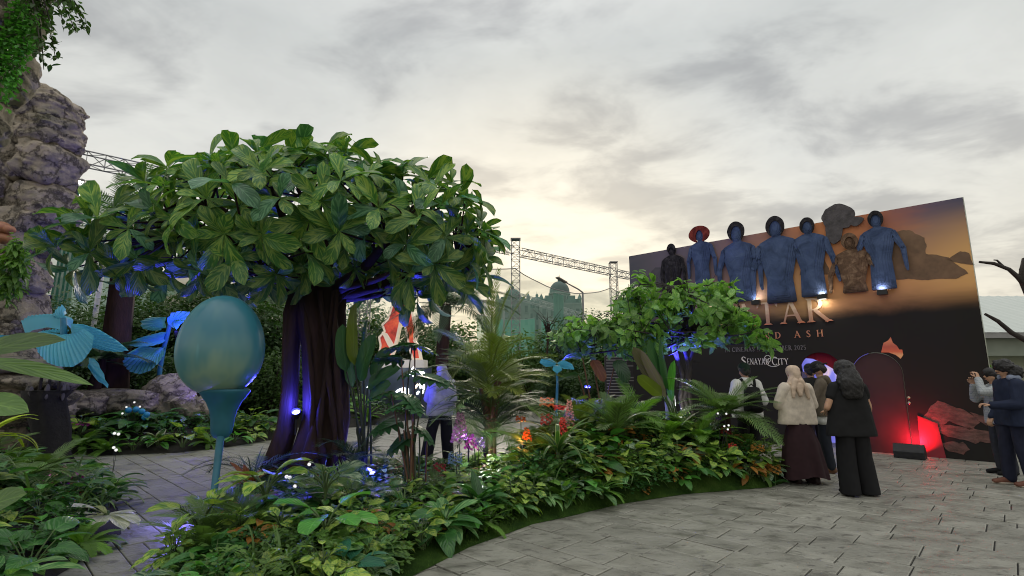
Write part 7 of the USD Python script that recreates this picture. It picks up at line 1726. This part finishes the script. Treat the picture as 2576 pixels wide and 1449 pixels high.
class Person:
    def __init__(self, label, xy, face, H=1.66, group=None, lean=0.0):
        self.th = Thing('person', label, 'person', (xy[0], xy[1], 0), group); self.o = np.array([xy[0], xy[1], 0.0]); self.R = rotz(face); self.s = H / 1.70
    def put(self, name, vf, mat, under=None, smooth=True):
        v, f = vf; return self.th.part(name, ((v * self.s) @ self.R.T + self.o, f), mat, smooth=smooth, under=under)
    def body(self, arms, legs, headturn=0.0, nod=0.0, mat=None, hat=0, legw=1.0):
        """arms: ((elbow), (wrist), hand direction) for left and right, legs: feet positions."""
        J = []
        J += [hull(((-.09, 0, .95), .10), ((.09, 0, .95), .10), ((-.08, .01, 1.10), .085), ((.08, .01, 1.10), .085))]
        J += [hull(((-.08, .01, 1.10), .085), ((.08, .01, 1.10), .085), ((-.12, 0, 1.33), .085), ((.12, 0, 1.33), .085)), hull(((-.12, 0, 1.33), .085), ((.12, 0, 1.33), .085), ((-.165, -.01, 1.41), .055), ((.165, -.01, 1.41), .055), ((0, -.005, 1.46), .06))]
        J += chain(((0, -.005, 1.44), .058), ((0, .012, 1.56), .050))
        hc = np.array([0, .02, 1.61]); Rh = rotz(headturn) @ rotx(-nod)
        hp = lambda x, y, z: hc + Rh @ np.array([x, y, z])
        J += [hull((hp(0, -.012, .022), .078), (hp(0, .018, .03), .072), (hp(-.025, .0, -.02), .06), (hp(.025, .0, -.02), .06), (hp(0, .035, -.075), .03)), hull((hp(0, .085, .005), .010), (hp(0, .103, -.022), .011), (hp(0, .085, -.028), .014)),
              hull((hp(-.02, .078, -.058), .009), (hp(.02, .078, -.058), .009)), hull((hp(-.076, -.008, .012), .016), (hp(-.078, -.012, -.022), .010)), hull((hp(.076, -.008, .012), .016), (hp(.078, -.012, -.022), .010)), hull((hp(-.03, .076, .028), .010), (hp(.03, .076, .028), .010))]
        for side, (el, wr, hd) in zip((-1, 1), arms):
            J += chain(((side * .175, -.01, 1.39), .055), (el, .040), (wr, .027)); J += hand(wr, hd, -side)
        for side, ft in zip((-1, 1), legs):
            an = np.array([ft[0], ft[1] - .04, .09]); kn = (np.array([side * .09, 0, .93]) + an) / 2 + (0, .03, .02)
            J += chain(((side * .09, 0, .92), .088 * legw), (kn, .058), (an + (0, 0, .12), .048), (an, .040)); J += [hull((an - (0, .02, .04), .035), (np.array([ft[0], ft[1] + .12, .03]), .03))]
        self.head = hp; self.Rh = Rh; self.arms, self.legs = arms, legs
        self.put('body', blob(J, .022, 5), mat or SK)
    def top(self, mat, hem=.90, flare=.02, sleeve=.5, wr=.008, seed=1, puff=.0, name='shirt'):
        J = [hull(((-.13, 0, 1.33), .102), ((.13, 0, 1.33), .102), ((-.16, -.01, 1.405), .066), ((.16, -.01, 1.405), .066), ((0, -.01, 1.455), .068)),
             hull(((-.13, 0, 1.33), .102), ((.13, 0, 1.33), .102), ((-.11 - flare, .01, hem), .105 + flare * .5), ((.11 + flare, .01, hem), .105 + flare * .5))]
        for side, (el, wr_, hd) in zip((-1, 1), self.arms):
            el, w_ = np.asarray(el), np.asarray(wr_); sh = np.array([side * .175, -.01, 1.385])
            if sleeve > 1: J += chain((sh, .072 + puff), (el, .056 + puff), (el + (w_ - el) * min(1, sleeve - 1), .044 + puff * .5))
            elif sleeve > 0: J += chain((sh, .074 + puff), (sh + (el - sh) * sleeve * 1.4, .064 + puff))
        v, f = blob(J, .03, 6, wr, seed, (16, 16, 9)); v[:, 2] = np.maximum(v[:, 2], hem - .02); return self.put(name, (v, f), mat)
    def trousers(self, mat, wide=0.0, seed=2, short=.0):
        J = [hull(((-.09, 0, .97), .115), ((.09, 0, .97), .115), ((-.085, 0, .87), .11), ((.085, 0, .87), .11))]
        for side, ft in zip((-1, 1), self.legs):
            an = np.array([ft[0], ft[1] - .04, .09 + short]); kn = (np.array([side * .09, 0, .93]) + an) / 2 + (0, .03, .02)
            J += chain(((side * .09, 0, .90), .108), (kn, .078 + wide * .6), (an, .058 + wide))
        v, f = blob(J, .03, 5, .007, seed, (18, 18, 6)); v[:, 2] = np.maximum(v[:, 2], .025); return self.put('trousers', (v, f), mat)
    def shoes(self, mat, sole=None):
        for ft in self.legs:
            v, f = blob([hull(((ft[0], ft[1] - .07, .045), .042), ((ft[0], ft[1] + .03, .05), .043), ((ft[0] - .015, ft[1] + .15, .032), .030), ((ft[0] + .015, ft[1] + .15, .032), .030)), hull(((ft[0], ft[1] - .06, .08), .045), ((ft[0], ft[1] - .02, .1), .042))], .025, 4)
            v[:, 2] = np.maximum(v[:, 2], .012); sh = self.put('shoe', (v, f), mat)
            sb_ = [hull(((ft[0], ft[1] - .075, .012), .012), ((ft[0] - .03, ft[1] - .06, .012), .012), ((ft[0] + .03, ft[1] - .06, .012), .012), ((ft[0] - .035, ft[1] + .1, .012), .012), ((ft[0] + .035, ft[1] + .1, .012), .012), ((ft[0], ft[1] + .175, .012), .012))]
            self.put('sole', blob(sb_, .03, 1), sole or mat, under=sh)
    def hair(self, length=0.0, vol=0.0, mat=None, name='hair', seed=5, wr=.012):
        h = self.head; J = [hull((h(0, -.02, .035), .088 + vol), (h(0, .028, .052), .076 + vol), (h(0, -.045, -.01), .066 + vol), (h(-.045, -.015, .02), .05 + vol), (h(.045, -.015, .02), .05 + vol))]
        if length: J += [hull((h(0, -.045, -.01), .075 + vol), ((-.05, -.085, 1.58 - length * .5), .075 + vol), ((.05, -.085, 1.58 - length * .5), .075 + vol)), hull(((-.05, -.085, 1.58 - length * .5), .075 + vol), ((.05, -.085, 1.58 - length * .5), .075 + vol), ((-.06, -.10, 1.58 - length), .05 + vol * .7), ((.06, -.10, 1.58 - length), .05 + vol * .7))]
        return self.put(name, blob(J, .018, 3, wr, seed, (34, 34, 26)), mat or HAIR)

LOOK = cloth
# woman in a cream head scarf, arms folded
q = G(2022, 1216); a = Person('person in cream headscarf, ivory blouse and long maroon skirt, arms folded', q[:2], .06, 1.61, 'visitors standing before the billboard')
a.body([((-.27, .02, 1.14), (-.02, .19, 1.13), (.9, .25, .05)), ((.27, .02, 1.14), (.02, .20, 1.10), (-.9, .25, .05))], [(-.10, .02), (.14, -.05)], 0, .1)
a.top(LOOK('ivory_blouse_look', (.56, .49, .40)), .88, .055, 2.0, .012, 3, .022, 'blouse')
sk_ = MB(); zz = np.linspace(.98, .10, 16); an = np.arange(56) * 2 * PI / 56
V = []
for i, z in enumerate(zz):
    t = (.98 - z) / .88; r = .118 + .06 * min(1, t * 2.2) + .13 * t; V.append(np.stack([(r * 1.12 + .012 * t * np.sin(an * 11 + 1)) * np.cos(an) + .03 * t, (r * .80 + .02 * t * np.sin(an * 9)) * np.sin(an), np.full(56, z) + (.03 * np.sin(an * 3) if i == 15 else 0)], 1))
V = np.vstack(V); i, j = np.meshgrid(np.arange(15), np.arange(56), indexing='ij'); Fq = np.stack([i * 56 + j, (i + 1) * 56 + j, (i + 1) * 56 + (j + 1) % 56, i * 56 + (j + 1) % 56], -1).reshape(-1, 4)
a.put('skirt', (V, np.vstack([Fq[:, [0, 1, 2]], Fq[:, [0, 2, 3]]])), LOOK('maroon_skirt_look', (.030, .014, .017)))
a.shoes(LOOK('dark_shoe_look', (.02, .012, .012), .5))
h = a.head
hj = [hull((h(0, -.02, .04), .096), (h(0, .03, .055), .085), (h(0, -.045, -.02), .078), (h(0, .02, -.06), .07)), hull((h(0, -.035, -.05), .085), ((-.08, -.03, 1.46), .06), ((.08, -.03, 1.46), .06), ((0, .06, 1.45), .06))]
hj += chain(((-.04, -.085, 1.50), .05), ((-.10, -.115, 1.40), .035), ((-.115, -.125, 1.27), .022)) + chain(((.04, -.085, 1.50), .05), ((.10, -.115, 1.40), .035), ((.12, -.125, 1.25), .022)) + [hull(((-.05, -.10, 1.45), .035), ((.05, -.10, 1.45), .035), ((0, -.125, 1.30), .03))]
a.put('headscarf', blob(hj, .02, 4, .008, 4, (26, 26, 16)), LOOK('cream_scarf_look', (.52, .40, .30), .7))
# woman in black with loose curly hair
q = G(2160, 1246); a = Person('person with long loose dark hair in sleeveless black top and wide black trousers', q[:2], -.05, 1.64, 'visitors standing before the billboard')
a.body([((-.30, -.02, 1.13), (-.20, .22, 1.05), (.5, .8, .1)), ((.27, .02, 1.14), (.34, .16, .93), (.2, .7, -.5))], [(-.12, 0), (.14, .03)], 0, .12)
BLK = LOOK('black_cloth_look', (.012, .012, .0125)); a.top(BLK, .78, .07, .28, .008, 8, .01, 'top'); a.trousers(LOOK('black_trouser_look', (.009, .009, .010)), .065, 9, -.05); a.shoes(BLK)
a.hair(.26, .04, None, 'hair', 6, .018)
# man in a brown jacket looking down at a phone
q = G(2088, 1188); a = Person('person in brown hooded jacket looking down at a phone, cap reversed', q[:2], .95, 1.68, 'visitors standing before the billboard')
a.body([((-.24, .10, 1.13), (-.03, .34, 1.15), (.5, .8, .2)), ((.24, .08, 1.13), (.04, .34, 1.16), (-.4, .85, .2))], [(-.10, .0), (.12, .06)], .15, .5, SK)
JK = LOOK('brown_jacket_look', (.105, .085, .062)); a.put('tee_hem', blob([hull(((-.12, .01, 1.0), .118), ((.12, .01, 1.0), .118), ((-.12, .01, .84), .116), ((.12, .01, .84), .116))], .04, 4), LOOK('white_tee_look', (.62, .62, .6)))
a.top(JK, .90, .035, 1.85, .012, 11, .012, 'jacket'); a.put('hood', blob([hull(((-.08, -.07, 1.47), .055), ((.08, -.07, 1.47), .055), ((0, -.11, 1.40), .05)), hull(((-.1, 0, 1.47), .04), ((-.08, -.07, 1.47), .05)), hull(((.1, 0, 1.47), .04), ((.08, -.07, 1.47), .05))], .02, 4, .008, 12), JK)
a.trousers(LOOK('dark_jeans_look', (.016, .019, .027)), .005, 13); a.shoes(LOOK('brown_shoe_look', (.11, .055, .03), .5)); a.hair(.0, .012)
h = a.head; a.put('cap', blob([hull((h(0, -.01, .06), .093), (h(0, .02, .065), .085), (h(0, -.03, .05), .088)), hull((h(-.05, -.06, .06), .02), (h(.05, -.06, .06), .02), (h(-.03, -.16, .035), .012), (h(.03, -.16, .035), .012))], .02, 2), BLK)
ph = Thing('phone', 'dark phone held by the person in the brown jacket', 'phone', a.o + a.R @ np.array([0, .40, 1.19])); Rp = a.R @ rotx(math.radians(-35))
ph.part('case', MB().box(ph.base, (.075, .150, .009), Rp), M['black']); ph.part('screen', MB().box(ph.base + Rp @ np.array([0, 0, .0062]), (.066, .138, .002), Rp), emitter('phone_glow', (.5, .55, .8), .8))
# person in black facing the lit arch
a = Person('person in black with a dark cap facing the blue lit archway', (5.42, 9.45), -.1, 1.66, 'visitors standing before the billboard')
a.body([((-.26, -.02, 1.12), (-.24, .1, .88), (0, .3, -.9)), ((.26, -.02, 1.12), (.24, .1, .88), (0, .3, -.9))], [(-.11, 0), (.11, .03)], 0, 0, SK2)
a.top(BLK, .86, .03, .62, .01, 21, .01); a.trousers(LOOK('plum_trouser_look', (.02, .015, .026)), .012, 22); a.shoes(BLK); a.hair(.0, .004)
h = a.head; a.put('cap', blob([hull((h(0, -.01, .065), .092), (h(0, .02, .07), .084)), hull((h(-.05, .08, .05), .012), (h(.05, .08, .05), .012), (h(0, .16, .03), .01))], .02, 2), BLK)
# man with a backpack
a = Person('person in white tee with black backpack and dark green cap behind the fan palm', (3.92, 8.75), .12, 1.66)
a.body([((-.28, -.03, 1.12), (-.22, .2, 1.02), (.3, .8, 0)), ((.28, -.03, 1.12), (.22, .2, 1.02), (-.3, .8, 0))], [(-.11, 0), (.12, .02)], .1, 0, SK2)
a.top(LOOK('white_shirt_look', (.66, .66, .63)), .86, .04, .72, .012, 31, .022); a.trousers(BLK, .02, 32); a.shoes(BLK); a.hair(.0, .006)
h = a.head; a.put('cap', blob([hull((h(0, -.015, .062), .095), (h(0, .02, .07), .086), (h(0, -.03, .03), .085)), hull((h(-.05, .08, .05), .012), (h(.05, .08, .05), .012), (h(0, .16, .03), .01))], .02, 2), LOOK('green_cap_look', (.012, .028, .018)))
bp_ = Thing('backpack', 'black backpack worn by the person in the white tee', 'backpack', a.o + a.R @ np.array([0, -.19, 1.0]))
def bpart(nm, hl, und=None, mt=BLK, e=.03):
    v, f = blob(hl, e, 3, .004, 33); return bp_.part(nm, ((v * a.s) @ a.R.T + a.o, f), mt, smooth=True, under=und)
bpart('pack', [hull(((-.09, -.17, 1.30), .05), ((.09, -.17, 1.30), .05), ((-.11, -.18, .98), .06), ((.11, -.18, .98), .06), ((-.08, -.25, 1.02), .05), ((.08, -.25, 1.02), .05), ((0, -.22, 1.24), .05))])
for s in (-1, 1): bpart('strap', chain(((s * .07, -.15, 1.33), .024), ((s * .115, -.075, 1.475), .022), ((s * .12, .06, 1.45), .02), ((s * .12, .12, 1.30), .02), ((s * .15, .05, 1.06), .018)))
bpart('handle', chain(((-.04, -.16, 1.36), .010), ((0, -.165, 1.40), .010), ((.04, -.16, 1.36), .010)), e=.015)
# man in navy at the right edge
q = G(2558, 1222); a = Person('person in navy jacket and trousers with brown shoes at the right edge', q[:2] + (.1, 0), 1.35, 1.68)
a.body([((-.24, .06, 1.12), (-.10, .30, 1.10), (.3, .9, .2)), ((.25, -.03, 1.12), (.24, .12, .92), (-.1, .5, -.8))], [(-.12, .0), (.12, .12)], .0, .05, SK)
NV = LOOK('navy_jacket_look', (.016, .022, .045)); a.top(NV, .84, .04, 1.95, .012, 41, .02, 'jacket'); a.put('hood', blob([hull(((-.09, -.06, 1.49), .05), ((.09, -.06, 1.49), .05), ((0, -.12, 1.40), .055)), hull(((-.1, .02, 1.49), .04), ((-.08, -.07, 1.48), .05)), hull(((.1, .02, 1.49), .04), ((.08, -.07, 1.48), .05))], .02, 4, .01, 42), LOOK('grey_blue_hood_look', (.22, .25, .33)))
a.trousers(LOOK('navy_trouser_look', (.014, .016, .032)), .02, 43); a.shoes(LOOK('tan_shoe_look', (.14, .06, .04), .5), LOOK('pale_sole_look', (.45, .4, .33))); a.hair(.02, .022, None, 'hair', 8, .03)
# person photographing with raised arm
a = Person('person in pale checked shirt raising a phone to take a picture', (7.62, 8.25), 1.25, 1.58)
a.body([((-.21, .26, 1.34), (-.07, .24, 1.57), (.35, .1, .9)), ((.21, .20, 1.22), (.05, .27, 1.47), (-.2, .1, .95))], [(-.10, 0), (.12, .05)], .1, -.05, SK)
CK = material('checked_shirt_look', {'tc': ('texture_coordinate', {}), 'b': ('brick_texture', {'offset': 0.0, 'color1': (.30, .32, .33), 'color2': (.36, .38, .38), 'mortar': (.14, .16, .18), 'scale': 14.0, 'mortar_size': .02, 'brick_width': .5, 'row_height': .5}), 'mp': ('mapping', {'mapping_type': 'point', 'rotation': (1.57, 0, 0)}), 'p': ('principled_bsdf', {'roughness': .85})},
    [('tc.object', 'mp.vector'), ('mp.vector', 'b.vector'), ('b.color', 'p.base_color')], 'p.BSDF')
a.top(CK, .84, .04, 1.9, .012, 51, .015); a.trousers(LOOK('slate_trouser_look', (.03, .032, .04)), .015, 52); a.shoes(BLK); a.hair(.03, .012)
ph = Thing('phone', 'phone raised overhead by the person in the checked shirt', 'phone', a.o + a.R @ (np.array([0, .27, 1.62]) * a.s)); ph.part('case', MB().box(ph.base, (.15, .009, .075), a.R), M['black']); ph.part('screen', MB().box(ph.base + a.R @ np.array([0, -.0062, 0]), (.138, .002, .066), a.R), emitter('raised_phone_glow', (.6, .62, .7), .7))
# person in a long pale veil beyond the island
a = Person('person in long pale grey veil and black trousers beyond the split-leaf plant', (-1.27, 9.45), .5, 1.66)
a.body([((-.26, .05, 1.12), (-.12, .26, 1.05), (.5, .8, 0)), ((.26, .05, 1.12), (.12, .26, 1.05), (-.5, .8, 0))], [(-.26, .05), (.12, -.05)], 0, .15)
a.top(LOOK('pale_tunic_look', (.40, .40, .42)), .84, .05, 1.9, .012, 61, .015, 'tunic'); a.trousers(BLK, .05, 62); a.shoes(BLK); h = a.head
a.put('veil', blob([hull((h(0, -.02, .04), .098), (h(0, .03, .055), .086), (h(0, -.045, -.03), .085)), hull((h(0, -.04, -.03), .09), ((-.16, -.03, 1.40), .075), ((.16, -.03, 1.40), .075)), hull(((-.16, -.03, 1.40), .09), ((.16, -.03, 1.40), .09), ((-.18, -.06, 1.08), .09), ((.18, -.06, 1.08), .09))], .025, 4, .014, 63, (16, 16, 4)), LOOK('veil_look', (.40, .40, .40)))
settle_labels()
